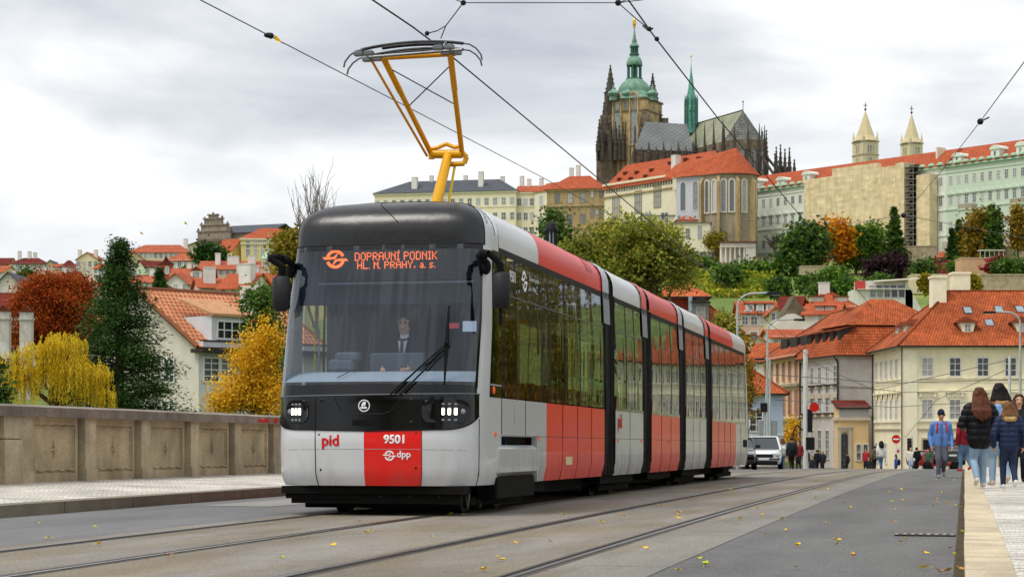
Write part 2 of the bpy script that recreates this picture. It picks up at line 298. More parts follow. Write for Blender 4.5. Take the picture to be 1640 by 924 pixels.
def strip(name, t0, t1, z, mat, s0=-6, s1=182, z1=None, side=None):
    """a sheet of paving between two lines along the bridge, optionally with a vertical face at t0 (kerb)"""
    m = MB(); st = [s for s in _st if s0 < s < s1]; st = [s0] + st + [s1]; f0 = t0 if callable(t0) else (lambda s: t0); f1 = t1 if callable(t1) else (lambda s: t1); z1 = z if z1 is None else z1
    for a, b in zip(st, st[1:]):
        m.quad(road(a, f0(a), z), road(a, f1(a), z1), road(b, f1(b), z1), road(b, f0(b), z), uv=((a, f0(a)), (a, f1(a)), (b, f1(b)), (b, f0(b))))
        if side is not None: m.quad(road(a, f0(a), z), road(b, f0(b), z), road(b, f0(b), side), road(a, f0(a), side), uv=((a, 0), (b, 0), (b, -z), (a, -z)))
    o = m.obj(name, mat); struct(o); return o
T_L, T_R = 7.02, 3.72                                  # centre lines of the two tracks
A_dark = asphalt('asphalt_dark', '696969', joints=None); A_mid = asphalt('asphalt_mid', '717172', coarse=.2); A_bed = asphalt('track_bed_concrete', '85807a', joints=3.1, warm='7d7464', coarse=.22); A_edge = asphalt('edge_concrete', '83807a', joints=2.4, coarse=.22)
KL, WL = 11.0, 14.35                                   # far kerb and parapet
strip('road', KL, -.0, 0.0, A_dark)
strip('road_beside_track', KL, T_L + 1.05, .004, A_mid)
strip('track_bed', T_L + 1.05, T_R - 1.02, .004, A_bed)
strip('track_edge', T_R - 1.02, T_R - 1.62, .004, A_edge)
# junction square where the bridge ends
sq = MB(); sq.poly([(-60, 172, zr(178) - .02), (110, 172, zr(178) - .02), (120, 260, zr(190) + .2), (-60, 260, zr(190) + .2)]); struct(sq.obj('square_paving', M('square_paving_mat', '77736c', .9, .2, 1.2)))
RAIL = M('rail_steel', '7d7a78', .32, .2, 6, metal=.9); GROOVE = M('rail_groove', '1c1b1a', .9, .2); LIPM = M('rail_lip', '5b5752', .55, .25, 5, metal=.6); SEAL = M('rail_sealant', '57524b', .8, .3, 9)
for tcn in (T_L, T_R):
    for sg in (-1, 1):
        tm = tcn + sg * .7475
        r = MB(); st = [s for s in _st if 0 <= s < 176]
        for a, b in zip(st, st[1:]):
            for (x0, x1, z, mi) in ((-.075, -.030, .0065, 3), (-.030, .030, .012, 0), (.030, .072, .0065, 1), (.072, .088, .011, 2), (.088, .125, .0065, 3)):
                q = [tm - sg * x for x in (x0, x1)]
                if sg < 0: q = q[::-1]
                r.quad(road(a, q[1], z), road(a, q[0], z), road(b, q[0], z), road(b, q[1], z), m=mi)
        struct(r.obj('tram_rail', [RAIL, GROOVE, LIPM, SEAL]))
# pavements with granite kerbs
def granite(name, col, bl=1.15):
    m = bpy.data.materials.new(name); m.use_nodes = True; t = m.node_tree; b = t.nodes['Principled BSDF']; L = t.links.new
    tc = N(t, 'ShaderNodeTexCoord'); n = N(t, 'ShaderNodeTexNoise'); n.inputs['Scale'].default_value = 30; n.inputs['Detail'].default_value = 6; n.inputs['Roughness'].default_value = .75; L(tc.outputs['UV'], n.inputs['Vector'])
    n2 = N(t, 'ShaderNodeTexNoise'); n2.inputs['Scale'].default_value = 1.7; n2.inputs['Detail'].default_value = 7; L(tc.outputs['UV'], n2.inputs['Vector'])
    sp = N(t, 'ShaderNodeSeparateXYZ'); L(tc.outputs['UV'], sp.inputs[0]); pp = N(t, 'ShaderNodeMath', operation='PINGPONG'); pp.inputs[1].default_value = bl; L(sp.outputs[0], pp.inputs[0])
    rj = N(t, 'ShaderNodeMapRange'); rj.inputs[1].default_value = .006; rj.inputs[2].default_value = .022; rj.inputs[3].default_value = .3; rj.inputs[4].default_value = 1; L(pp.outputs[0], rj.inputs[0])
    r1 = N(t, 'ShaderNodeMapRange'); r1.inputs[1].default_value = .3; r1.inputs[2].default_value = .7; r1.inputs[3].default_value = .72; r1.inputs[4].default_value = 1.25; L(n.outputs[0], r1.inputs[0])
    r2 = N(t, 'ShaderNodeMapRange'); r2.inputs[1].default_value = .35; r2.inputs[2].default_value = .7; r2.inputs[3].default_value = 1.15; r2.inputs[4].default_value = .7; L(n2.outputs[0], r2.inputs[0])
    a = N(t, 'ShaderNodeMath', operation='MULTIPLY'); L(r1.outputs[0], a.inputs[0]); L(r2.outputs[0], a.inputs[1]); a2 = N(t, 'ShaderNodeMath', operation='MULTIPLY'); L(a.outputs[0], a2.inputs[0]); L(rj.outputs[0], a2.inputs[1])
    v = N(t, 'ShaderNodeVectorMath', operation='SCALE'); v.inputs[0].default_value = lin(col); L(a2.outputs[0], v.inputs['Scale']); L(v.outputs[0], b.inputs['Base Color']); b.inputs['Roughness'].default_value = .8
    bp = N(t, 'ShaderNodeBump'); bp.inputs['Strength'].default_value = .5; bp.inputs['Distance'].default_value = .01; L(n.outputs[0], bp.inputs['Height']); L(bp.outputs[0], b.inputs['Normal'])
    return m
def setts(name, c1, c2, joint, k=.075):
    m = bpy.data.materials.new(name); m.use_nodes = True; t = m.node_tree; b = t.nodes['Principled BSDF']; L = t.links.new
    tc = N(t, 'ShaderNodeTexCoord'); mp = N(t, 'ShaderNodeMapping'); mp.inputs['Rotation'].default_value = (0, 0, radians(90)); L(tc.outputs['UV'], mp.inputs[0])
    br = N(t, 'ShaderNodeTexBrick'); br.inputs['Scale'].default_value = 1; br.inputs['Brick Width'].default_value = k; br.inputs['Row Height'].default_value = k * 1.15; br.inputs['Mortar Size'].default_value = k * .13; br.inputs['Mortar Smooth'].default_value = .5; br.offset = .5
    br.inputs['Color1'].default_value = (*lin(c1), 1); br.inputs['Color2'].default_value = (*lin(c2), 1); br.inputs['Mortar'].default_value = (*lin(joint), 1)
    wv = N(t, 'ShaderNodeTexNoise'); wv.inputs['Scale'].default_value = 3; L(mp.outputs[0], wv.inputs['Vector']); ws = N(t, 'ShaderNodeVectorMath', operation='SCALE'); ws.inputs['Scale'].default_value = .16; L(wv.outputs['Color'], ws.inputs[0]); wa = N(t, 'ShaderNodeVectorMath', operation='ADD'); L(mp.outputs[0], wa.inputs[0]); L(ws.outputs[0], wa.inputs[1]); L(wa.outputs[0], br.inputs['Vector'])
    n = N(t, 'ShaderNodeTexNoise'); n.inputs['Scale'].default_value = .8; n.inputs['Detail'].default_value = 8; n.inputs['Roughness'].default_value = .7; L(tc.outputs['UV'], n.inputs['Vector']); r = N(t, 'ShaderNodeMapRange'); r.inputs[1].default_value = .35; r.inputs[2].default_value = .7; r.inputs[3].default_value = 1.22; r.inputs[4].default_value = .5; L(n.outputs[0], r.inputs[0])
    # broader soiled rows every ~0.6 m, as the mosaic is laid in bands
    sp = N(t, 'ShaderNodeSeparateXYZ'); L(wa.outputs[0], sp.inputs[0]); pp = N(t, 'ShaderNodeMath', operation='PINGPONG'); pp.inputs[1].default_value = .16; L(sp.outputs[1], pp.inputs[0]); rr = N(t, 'ShaderNodeMapRange'); rr.inputs[1].default_value = .0; rr.inputs[2].default_value = .04; rr.inputs[3].default_value = .38; rr.inputs[4].default_value = 1; L(pp.outputs[0], rr.inputs[0])
    mm = N(t, 'ShaderNodeMath', operation='MULTIPLY'); L(r.outputs[0], mm.inputs[0]); L(rr.outputs[0], mm.inputs[1])
    v = N(t, 'ShaderNodeVectorMath', operation='SCALE'); L(br.outputs[0], v.inputs[0]); L(mm.outputs[0], v.inputs['Scale']); L(v.outputs[0], b.inputs['Base Color']); b.inputs['Roughness'].default_value = .75
    bp = N(t, 'ShaderNodeBump'); bp.inputs['Strength'].default_value = .6; bp.inputs['Distance'].default_value = .012; bp.invert = True; L(br.outputs['Fac'], bp.inputs['Height']); L(bp.outputs[0], b.inputs['Normal'])
    return m
GR_R = granite('kerb_granite_warm', 'c2b397', .9); GR_L = granite('kerb_granite_old', '7d7462', 1.05); ST = setts('pavement_mosaic', 'e6e1d8', 'd0cabf', 'aca59a')
kerb_t = lambda s: .0 + .005 * sin(s * .9)
strip('kerb_stone_near', kerb_t, -.30, .135, GR_R, side=0.0)
strip('pavement', -.30, -4.6, .137, ST, z1=.17)
strip('kerb_stone_far', lambda s: KL, KL + .32, .15, GR_L, side=0.0)
strip('pavement_far', KL + .32, WL + .6, .152, ST, s1=150, z1=.27)
strip('gutter_dirt', .075, .0, .004, M('gutter_dirt_mat', '4a4231', .95, .4, 8, co='UV'))

# repairs and a manhole in the roadway
def patch_on_road(pts, mat, name, z=.0085, lab=None):
    q = MB(); q.poly([road(s, t, z) for s, t in pts][::-1] if False else [road(s, t, z) for s, t in pts], 0, [(s, t) for s, t in pts]); o = q.obj(name, mat); struct(o); return o
PA = asphalt('asphalt_patch', '5f5f60', coarse=.15); PB2 = asphalt('asphalt_patch_light', '8d8c8a', coarse=.2)
patch_on_road([(11.6, 10.6), (11.6, 9.1), (17, 9.0), (17, 10.5)], PA, 'road_patch'); patch_on_road([(26, 10.4), (26, 9.3), (36, 9.2), (36, 10.3)], PB2, 'road_patch')
# ============================================================ the tram
TS0 = 23.0
_to = road(TS0, T_L)
tram = thing('tram', 'red and white low floor tram with black front dome and raised yellow pantograph', 'tram', _to, -TH)
tram.rotation_euler = (-.0083, 0, -TH)
tram.scale = (1.056, 1, 1)                              # the body is a little broader than first laid out
TM = Matrix.Translation(_to) @ tram.rotation_euler.to_matrix().to_4x4() @ Matrix.Diagonal((1.056, 1, 1, 1))
fx = lambda x: (x + .07) / 1.056
TMI = TM.inverted()
def tl(px, py, x=None, y=None):
    """photograph ray met with a lengthwise or crosswise plane of the tram, in the tram's own metres"""
    c = TMI @ Vector((0, 0, H)); d = (TMI @ Vector(((px - CX) / F, 1, H + (YH - py) / F))) - c
    k = (x - c.x) / d.x if x is not None else (y - c.y) / d.y
    return c + d * k
def paint(name, col, rough=.22, coat=.9, dirt=.10):
    m = M(name, col, rough, .05, .8, coat=coat, stain=dirt, stain_scale=1.1); return m
WHITE = M_paint('tram_white', 'd2d4d7', .25, .5, .35); WHITE2 = M_paint('tram_white_shaded', 'bfc2c4', .28, .25, .85); RED = M_paint('tram_red', 'e8140c', .28, .35, .3); REDS = M_paint('tram_side_red', 'ec240c', .3, .14, .6); ROOFR = M_paint('tram_roof_red', 'e0200f', .42, .12, 0); ROOFW = M_paint('tram_roof_white', 'd0d2d4', .35, .2, 0)  # WHITE2 is the same white, with the side's shade put into its colour
BLACK = M('tram_black_gloss', '08090c', .10, 0, spec=.42); BLACKM = M('tram_black_matt', '17181a', .6, .2, 5); TRIMB = M('tram_trim_black', '0b0c0d', .55, 0, spec=.2); RUB = M('tram_rubber', '0e0e0f', .75, .2, 4); GREY = M('tram_grey_plate', '9da0a6', .45, .08)
DOME = M('tram_dome_black', '08090b', .32, .25, 2.5, spec=.55, coat=.12, bump=.5, bscale=4); DOME.node_tree.nodes['Principled BSDF'].inputs['Coat Roughness'].default_value = .28
SEAM = M('tram_seam', '1a1b1d', .6, 0); UNDER = M('tram_underframe', '0d0c0b', .8, .4, 6); STEEL = M('tram_wheel_steel', '5a5652', .4, .3, 5, metal=.9)
GLF = M_glass('tram_windscreen_glass', (.84, .92, 1.0), .95, .010, 0, 1.7); GLS = M_glass('tram_side_glass', (.62, .64, .60), .95, .012, .16, 1.45)
INTG = M('tram_interior_grey', '4c545e', .7, .1); INTD = M('tram_interior_dark', '27303c', .8, .15); INTL = M('tram_dashboard_grey', '9aa2aa', .6, .05); POLE = M('tram_yellow_pole', 'd8b51c', .4, 0); CEIL = M('tram_ceiling', 'a8acb0', .8, .05)
ORANGE = M('tram_marker_orange', 'e0602a', .3, 0, emit=.15); LED = M('tram_display_orange', 'ff6a2c', .5, 0, emit=1.0); LAMP = M('tram_headlamp_light', 'fdffe6', .5, 0, emit=2.0)
_pc = [(0, 0), (.4, .010), (.75, .045), (.98, .115), (1.11, .22), (1.19, .42), (1.232, .70), (1.25, 1.1), (1.25, 1.5)]
_pl = np.concatenate([[0], np.cumsum([sqrt((b[0] - a[0]) ** 2 + (b[1] - a[1]) ** 2) for a, b in zip(_pc, _pc[1:])])])
def plan(u):
    a = abs(u) * _pl[-1]; x = float(np.interp(a, _pl, [p[0] for p in _pc])); y = float(np.interp(a, _pl, [p[1] for p in _pc])); return (x if u >= 0 else -x), y
def plan_s(u):                                          # rounded by averaging neighbours
    P = [plan(max(-1, min(1, u + d))) for d in (-.06, -.03, 0, .03, .06)]; return sum(p[0] for p in P) / 5, sum(p[1] for p in P) / 5
def u_of_x(x, w=1.0):
    lo, hi = 0, .93
    for _ in range(30):
        m = (lo + hi) / 2
        if plan_s(m)[0] * w < abs(x): lo = m
        else: hi = m
    return lo if x >= 0 else -lo
def wz(z): return float(np.interp(z, [.36, .5, .8, 2.4, 3.36], [1.2, 1.245, 1.25, 1.25, 1.205]))
def rk(z): return float(np.interp(z, [.36, .5, .95, 1.0, 1.45, 1.62, 2.5, 3.0, 3.36], [.07, .025, .0, .012, .03, .09, .40, .59, .73]))
def nose(u, z, off=0.0):
    if abs(u) > 1:
        a = (abs(u) - 1) * _pl[-1]; x, y = wz(z) + off, 1.5 + a; return Vector((x if u > 0 else -x, y, z))
    def Q(u, z):
        x, y = plan_s(u); r = rk(z); return Vector((x * wz(z) / 1.25, y + r * (1 - y / 1.5) if y < 1.5 else y, z))
    p = Q(u, z)
    if off:
        du = Q(min(u + .01, 1), z) - Q(max(u - .01, -1), z); dz = Q(u, z + .02) - Q(u, z - .02); n = du.cross(dz)
        p = p + n.normalized() * off
    return p
def nose_x(x, z, off=.0): return nose(u_of_x(fx(x), wz(z) / 1.25), z, off)
def patch(u0, u1, z0, z1, mat, name, par=None, nu=None, nz=None, off=0.0, smooth=40, **kw):
    nu = nu or max(2, int(abs(u1 - u0) * 40)); Z0 = z0 if callable(z0) else (lambda u: z0); Z1 = z1 if callable(z1) else (lambda u: z1); nz = nz or 8
    def P(i, j):
        u = u0 + (u1 - u0) * i / nu; a, b = Z0(u), Z1(u); return nose(u, a + (b - a) * j / nz, off)
    return MB().grid(P, nu, nz).obj(name, mat, par or tram, smooth, **kw)
UW = .558                                                # where the windscreen ends on the corner
# --- lower front
ZB = lambda u: 1.03 + .05 * abs(u) + (max(0, abs(u) - .37) / .21) ** 2 * .15
ZT = lambda u: 1.465 + .03 * u
lf = MB()
def zgrid(u0, u1, Z0, Z1, nu, nz, off=0, m=0): lf.grid(lambda i, j: nose(u0 + (u1 - u0) * i / nu, Z0(u0 + (u1 - u0) * i / nu) + (Z1(u0 + (u1 - u0) * i / nu) - Z0(u0 + (u1 - u0) * i / nu)) * j / nz, off), nu, nz, m)
uA, uB, uC = u_of_x(fx(-.74)), u_of_x(fx(-.115)), u_of_x(fx(.60))
zgrid(-1, uB, lambda u: .37, ZB, 40, 9); zgrid(uC, 1, lambda u: .37, ZB, 30, 9)
# white corner beside and above the black band up to the dome
zgrid(-1, -UW, ZB, lambda u: 3.36, 16, 14); zgrid(UW, 1, ZB, lambda u: 3.36, 16, 14)
lf.obj('front_panel', WHITE, tram, 45)
patch(uB, uC, .37, ZB, RED, 'front_panel', label='red centre panel of the front') if False else MB().grid(lambda i, j: nose(uB + (uC - uB) * i / 16, .37 + (ZB(uB + (uC - uB) * i / 16) - .37) * j / 9), 16, 9).obj('front_panel', RED, tram, 45, label='red front panel with white numbers')
def seam(pts, name='seam', r=.006, mat=SEAM, par=None): return MB().path(pts, r, 5).obj(name, mat, par or tram)
seam([nose(uA, z, .001) for z in np.linspace(.37, 1.06, 10)]); seam([nose(uC, z, .001) for z in np.linspace(.37, 1.05, 10)], r=.004)
uD = .59
for sg in (-1, 1): seam([nose(sg * uD, z, .001) for z in np.linspace(.37, 1.18, 12)])
seam([nose(u, .80 + .012 * cos(u * 3), -.001) for u in np.linspace(-.45, .48, 24)], r=.0035, mat=M('tram_crease', '8f9296', .5, 0))
# --- black band with lamps and maker's badge
band = patch(-.585, .585, ZB, ZT, BLACK, 'front_band', nu=60, nz=8, off=.006)
seam([nose(u, ZB(u), .008) for u in np.linspace(-.585, .585, 50)], r=.007, mat=RUB)
seam([nose(u, ZT(u), .009) for u in np.linspace(-.585, .585, 50)], r=.006, mat=M('tram_seam_grey', '6d7278', .5, 0))
for ux in (u_of_x(fx(-.74)), u_of_x(fx(.59))): seam([nose(ux, z, .008) for z in np.linspace(ZB(ux), ZT(ux), 6)], r=.006, par=band)
pts = [(-.50, 1.46), (-.47, 1.38), (-.40, 1.27), (-.33, 1.235), (.12, 1.235), (.22, 1.27), (.30, 1.36), (.36, 1.46)]
seam([nose_x(x, z, .008) for x, z in pts], r=.005, par=band)
def flat_on_nose(outline, off, mat, name, par, holes=None):
    return MB().poly([nose_x(x, z, off) for x, z in outline]).obj(name, mat, par)
def rr(x0, z0, x1, z1, r, n=4):
    o = []
    for cx, cz, a0 in ((x1 - r, z1 - r, 0), (x0 + r, z1 - r, 90), (x0 + r, z0 + r, 180), (x1 - r, z0 + r, 270)):
        for k in range(n + 1): a = radians(a0 + 90 * k / n); o.append((cx + cos(a) * r, cz + sin(a) * r))
    return o
for sg, hx in ((-1, -.965), (1, .93)):
    hl = MB(); w0, w1 = (-.17, .13) if sg < 0 else (-.33, .19)
    OL = rr(hx + w0, 1.13, hx + w1, 1.40, .09, 5); n = len(OL)
    rim = [nose_x(x, z, .022) for x, z in OL]; inn = [nose_x(hx + (x - hx) * .9, 1.265 + (z - 1.265) * .84, .012) for x, z in OL]; bk = [nose_x(hx + (x - hx) * .84, 1.265 + (z - 1.265) * .74, .009) for x, z in OL]; ou = [nose_x(hx + (x - hx) * 1.04, 1.265 + (z - 1.265) * 1.06, .004) for x, z in OL]
    hl.add(ou + rim + inn + bk, [(k + a * n, (k + 1) % n + a * n, (k + 1) % n + (a + 1) * n, k + (a + 1) * n) for a in range(3) for k in range(n)] + [tuple(range(3 * n, 4 * n))])
    h = hl.obj('headlight', BLACK, tram, 30)
    for k in range(3):
        x = hx + (-.035 if sg < 0 else -.015) + (k - 1) * (.05 if sg < 0 else .068)
        MB().poly([nose_x(a, b, .016) for a, b in rr(x - .017, 1.222, x + .017, 1.308, .012, 3)]).obj('lamp', LAMP, h)
        for zz in (1.165, 1.355): MB().poly([nose_x(a, b, .014) for a, b in rr(x - .017, zz - .012, x + .017, zz + .012, .008, 2)]).obj('small_lamp', M('tram_lamp_dim', '8a8e92', .3, 0), h)
    c = nose_x(hx + (.125 if sg > 0 else -.12), 1.265, .015); MB().ball(c, .032, .012, .032).obj('indicator_lens', M('tram_clear_lens', '8a8d92', .1, 0), h, 60)
# badge: ring and winged arrow
bd = MB(); bc = (-.115, 1.335)
for k in range(28):
    a, b = 2 * pi * k / 28, 2 * pi * (k + 1) / 28
    bd.quad(*[nose_x(bc[0] + cos(w) * r, bc[1] + sin(w) * r, .011) for r, w in ((.062, a), (.074, a), (.074, b), (.062, b))])
bd.poly([nose_x(bc[0] + x, bc[1] + z, .011) for x, z in ((-.045, -.036), (.035, -.036), (.035, -.014), (-.045, -.014))])
bd.poly([nose_x(bc[0] + x, bc[1] + z, .011) for x, z in ((-.036, -.010), (-.012, -.010), (-.008, .012), (.0, -.006), (.012, -.006), (.02, .018), (.024, .05), (-.01, .046), (-.03, .022))])
bd.obj('badge', M('tram_badge_white', 'e8eaec', .3, 0), band)
MB().poly([nose_x(x, z, .010) for x, z in rr(-.26, 1.09, .03, 1.165, .01, 2)]).obj('camera_port', M('tram_port', '050606', .5, 0), band)
for x, z in ((.47, 1.40), (.47, 1.13), (-.66, 1.40)): MB().ball(nose_x(x, z, .006), .022, .008, .022).obj('bolt_cap', BLACK, band, 60)
for x, z in ((-.69, .985), (-.67, .56), (.53, 1.0), (.525, .585)): MB().ball(nose_x(x, z, .0), .014, .006, .014).obj('lock', RUB, tram, 60)
# --- lettering
def text_mesh(body, size, place, name, mat, par, align='LEFT', bold=0.0, sx=1.0, fat=0, **kw):
    cu = bpy.data.curves.new('lettering', 'FONT'); cu.body = body; cu.size = size; cu.align_x = align; cu.offset = bold; cu.resolution_u = 3
    o = bpy.data.objects.new('lettering', cu); COL.objects.link(o); dg = bpy.context.evaluated_depsgraph_get(); me = bpy.data.meshes.new_from_object(o.evaluated_get(dg))
    bpy.data.objects.remove(o); bpy.data.curves.remove(cu)
    if fat:                                             # heavier strokes: the same letters laid twice more, a hair apart and a hair in front
        q = MB(); fs = [tuple(p.vertices) for p in me.polygons]; co = [v.co.copy() for v in me.vertices]
        for k, (dx_, dy_) in enumerate(((0, 0), (fat, 0), (-fat, 0), (0, fat * .7), (0, -fat * .7))):
            dn = (place(.02, 0) - place(0, 0)).cross(place(0, .02) - place(0, 0)).normalized()
            q.add([place(c.x * sx + dx_, c.y + dy_) + dn * (.0006 * k) for c in co], fs)
        bpy.data.meshes.remove(me); return q.obj(name, mat, par, **kw)
    for v in me.vertices: v.co = place(v.co.x * sx, v.co.y)
    me.materials.clear(); me.materials.append(mat); me.update(); return O(name, me, par, **kw)
LW = M('lettering_white', 'f0f0f0', .4, 0); LR = M('lettering_red', 'd8201c', .4, 0)
text_mesh('pid', .19, lambda x, y: nose_x(-.655 + x, .855 + y, .004), 'lettering', LR, tram, fat=.006, sx=1.0)
text_mesh('9501', .142, lambda x, y: nose_x(.135 + x, .885 + y, .004), 'lettering', LW, tram, fat=.006, sx=.98)
text_mesh('dpp', .115, lambda x, y: nose_x(.295 + x, .715 + y, .004), 'lettering', LW, tram, fat=.003, sx=1.0)
def wing_logo(cx, cz, r, P, name, mat, par):
    m = MB()
    for a0, a1 in ((20, 165), (200, 345)):
        n = 12
        for k in range(n):
            a, b = radians(a0 + (a1 - a0) * k / n), radians(a0 + (a1 - a0) * (k + 1) / n); m.quad(*[P(cx + cos(w) * q, cz + sin(w) * q) for q, w in ((r * .68, a), (r, a), (r, b), (r * .68, b))])
    m.poly([P(cx + x * r, cz + z * r) for x, z in ((-1.35, .22), (-.2, .22), (.35, .72), (.05, .05), (-.5, -.05), (-1.15, -.05))])
    m.poly([P(cx + x * r, cz + z * r) for x, z in ((1.35, -.22), (.2, -.22), (-.35, -.72), (-.05, -.05), (.5, .05), (1.15, .05))])
    return m.obj(name, mat, par)
wing_logo(.205, .735, .062, lambda x, z: nose_x(x, z, .004), 'emblem', LW, tram)
# --- windscreen, dome, corner trims
ws_bot = lambda u: ZT(u)
cowl = patch(-UW, UW, ws_bot, lambda u: 1.60 - .03 * abs(u), BLACK, 'windscreen_surround', off=.004, nz=3)
scr = MB().grid(lambda i, j: (lambda u, v: nose(u, 1.60 - .03 * abs(u) + (1.74 + .03 * abs(u)) * v, .003 + (.0022 * sin(u * 47 + 2.2 * v) + .0015 * sin(u * 83 + 1.1 - v) + .0010 * sin(u * 131 + 3 * v)) * (1 - (abs(u) / UW) ** 6)))(-UW + 2 * UW * i / 150, j / 24), 150, 24).obj('windscreen', GLF, tram, 60)
seam([nose(u, 3.35, .006) for u in np.linspace(-.585, .585, 44)], r=.008)
for sg in (-1, 1): patch(sg * (UW - .022), sg * (UW + .004), 1.55, 3.36, BLACK, 'windscreen_surround', off=.005, nu=2, nz=14)
patch(-UW, UW, 3.285, 3.36, BLACK, 'windscreen_surround', off=.005, nz=2)
EX = .60
def dome(u, v, off=0.0):
    b = nose(u, 3.36); a = v * pi / 2; c, s = max(cos(a), 0) ** EX, max(sin(a), 0) ** EX
    return Vector((b.x * c, 2.0 - (2.0 - b.y) * (c ** 1.15), 3.36 + .61 * s))
du = .585; d1 = MB()
VV = [0, .06, .13, .2, .28, .36, .45, .55, .66, .78, .9, 1.0]
d1.grid(lambda i, j: dome(-du + 2 * du * i / 50, VV[j]), 50, 11); d1.obj('front_dome', DOME, tram, 60)
d2 = MB()
for sg in (-1, 1): d2.grid(lambda i, j: dome(sg * (du + (1 - du) * i / 14), VV[j]), 14, 11)
d2.obj('roof_corner', WHITE, tram, 60)
seam([dome(.12 - .35 * v, v) + Vector((0, -.002, .003)) for v in np.linspace(.15, .9, 12)], r=.005)
seam([dome(.60 + .25 * (1 - v), .05 + v * .55) + Vector((0, -.002, .003)) for v in np.linspace(0, 1, 9)], r=.004)
for sg in (-1, 1): seam([dome(sg * du, v) for v in VV], r=.007)
# small roof-corner lamp strip on the white edge
seam([dome(.64, v) + Vector((.012, -.004, .004)) for v in (.16, .24, .34, .44)], name='marker_strip', r=.012, mat=GREY)
# --- cab: dashboard, display, partition, seat
MB().grid(lambda i, j: (lambda p: Vector((p.x, p.y + .05 + .75 * j / 4, 1.63 + .15 * sin(j / 4 * pi / 2))))(nose(-.72 + 1.44 * i / 24, 1.60)), 24, 4).obj('dashboard', INTL, tram, 50)
seam([Vector((-.42, .15 + .05, 1.68)), Vector((-.36, .5, 1.765)), Vector((-.34, .8, 1.79))], r=.006)
dsk = MB(); dsk.bbox(-1.05, .95, 1.0, 1.05, 1.1, 1.775, .02); dsk.obj('dashboard_back', INTD, tram)
mon = MB(); mon.bbox(-.70, .72, 1.78, -.38, .95, 1.93, .03); mon.bbox(-.62, .74, 1.9, -.32, .9, 2.02, .03); mon.obj('driver_console', INTG, tram)
cons = MB(); cons.bbox(-.28, 1.05, 1.7, .40, 1.15, 2.02, .02); cons.obj('driver_desk', INTG, tram)
cw = MB(); cw.box(-1.15, 2.15, .5, -.42, 2.2, 3.3); cw.box(-.42, 2.15, .5, 1.15, 2.2, 1.5, 0); cw.box(.55, 2.15, 1.5, 1.15, 2.2, 3.3); cw.box(-.42, 2.15, 2.95, .55, 2.2, 3.3); cw.box(-.42, 2.16, 1.5, .55, 2.19, 2.95); cw.obj('cab_partition', INTD, tram)
MB().bbox(-1.12, .93, 2.62, 1.12, .97, 3.34, .01).obj('sunblind', INTD, tram)
disp = MB().bbox(-.80, .80, 2.90, 1.02, .90, 3.31, .015).obj('destination_display', M('display_black', '0d1016', .35, 0), tram)
MB().box(-.84, .79, 2.865, 1.06, .90, 2.89).obj('trim', INTG, disp)
FONT = {'D': '11110 10001 10001 10001 10001 10001 11110', 'O': '01110 10001 10001 10001 10001 10001 01110', 'P': '11110 10001 10001 11110 10000 10000 10000', 'R': '11110 10001 10001 11110 10100 10010 10001', 'A': '01110 10001 10001 11111 10001 10001 10001', 'V': '10001 10001 10001 10001 10001 01010 00100', 'N': '10001 11001 10101 10011 10001 10001 10001', 'I': '111 010 010 010 010 010 111', 'K': '10001 10010 10100 11000 10100 10010 10001', 'H': '10001 10001 10001 11111 10001 10001 10001', 'L': '10000 10000 10000 10000 10000 10000 11111', 'M': '10001 11011 10101 10101 10001 10001 10001', 'Y': '10001 10001 01010 00100 00100 00100 00100', '.': '0 0 0 0 0 0 1', ',': '00 00 00 00 00 01 10', 'a': '0000 0000 0110 0001 0111 1001 0111', 's': '0000 0000 0111 1000 0110 0001 1110', ' ': '00 00 00 00 00 00 00'}
def led_line(txt, x0, x1, z0, z1, y, m):
    cols = [];
    for ch in txt:
        acc = ch == 'Í'; g = FONT['I' if acc else ch].split(); w = len(g[0])
        cols.append((g, w, acc))
    tot = sum(c[1] + 1 for c in cols) - 1; dx = (x1 - x0) / tot; dz = (z1 - z0) / 7; x = x0
    for g, w, acc in cols:
        for r, row in enumerate(g):
            for k, b in enumerate(row):
                if b == '1': m.quad(*[(x + (k + a) * dx, y, z1 - (r + c) * dz) for a, c in ((.06, .94), (.98, .94), (.98, .04), (.06, .04))])
        if acc: m.quad((x + dx * 1.2, y, z1 + dz * .4), (x + dx * 2.1, y, z1 + dz * .4), (x + dx * 2.9, y, z1 + dz * 1.4), (x + dx * 2.0, y, z1 + dz * 1.4))
        x += (w + 1) * dx
ld = MB(); yd = .797
a, b = tl(568, 418, y=yd), tl(700, 402, y=yd); led_line('DOPRAVNÍ PODNIK', a.x, b.x, a.z, b.z, yd, ld)
a, b = tl(572, 431, y=yd), tl(697, 417, y=yd); led_line('HL. M. PRAHY, a. s.', a.x, b.x, a.z, b.z, yd, ld)
ld.obj('display_text', LED, disp)
a = tl(537, 415, y=yd); wing_logo(a.x, a.z, .118, lambda x, z: Vector((x, yd, z)), 'display_emblem', LED, disp)
# papers and notices behind the glass
for px0, py0, px1, py1, c in ((741, 514, 763, 531, 'c3ccd8'), (719, 517, 735, 526, 'b8404c')):
    a, b = tl(px0, py1, y=.66), tl(px1, py0, y=.66); MB().box(a.x, .66, a.z, b.x, .664, b.z).obj('notice', M('notice_' + c, c, .8, 0), tram)
for px, c in ((505, POLE), ):
    a, b = tl(px, 594, y=1.6), tl(px, 497, y=1.6); mb = MB()
    for k in range(6): mb.tube(a.lerp(b, k / 6), a.lerp(b, k / 6 + .12), .014, n=8)
    mb.obj('handrail', c, tram)
a = [tl(510, 594, y=1.5), tl(511, 530, y=1.5), tl(507, 524, y=1.5), tl(501, 521, y=1.5)]; MB().path(a, .012, 8).obj('handrail', GREY, tram)
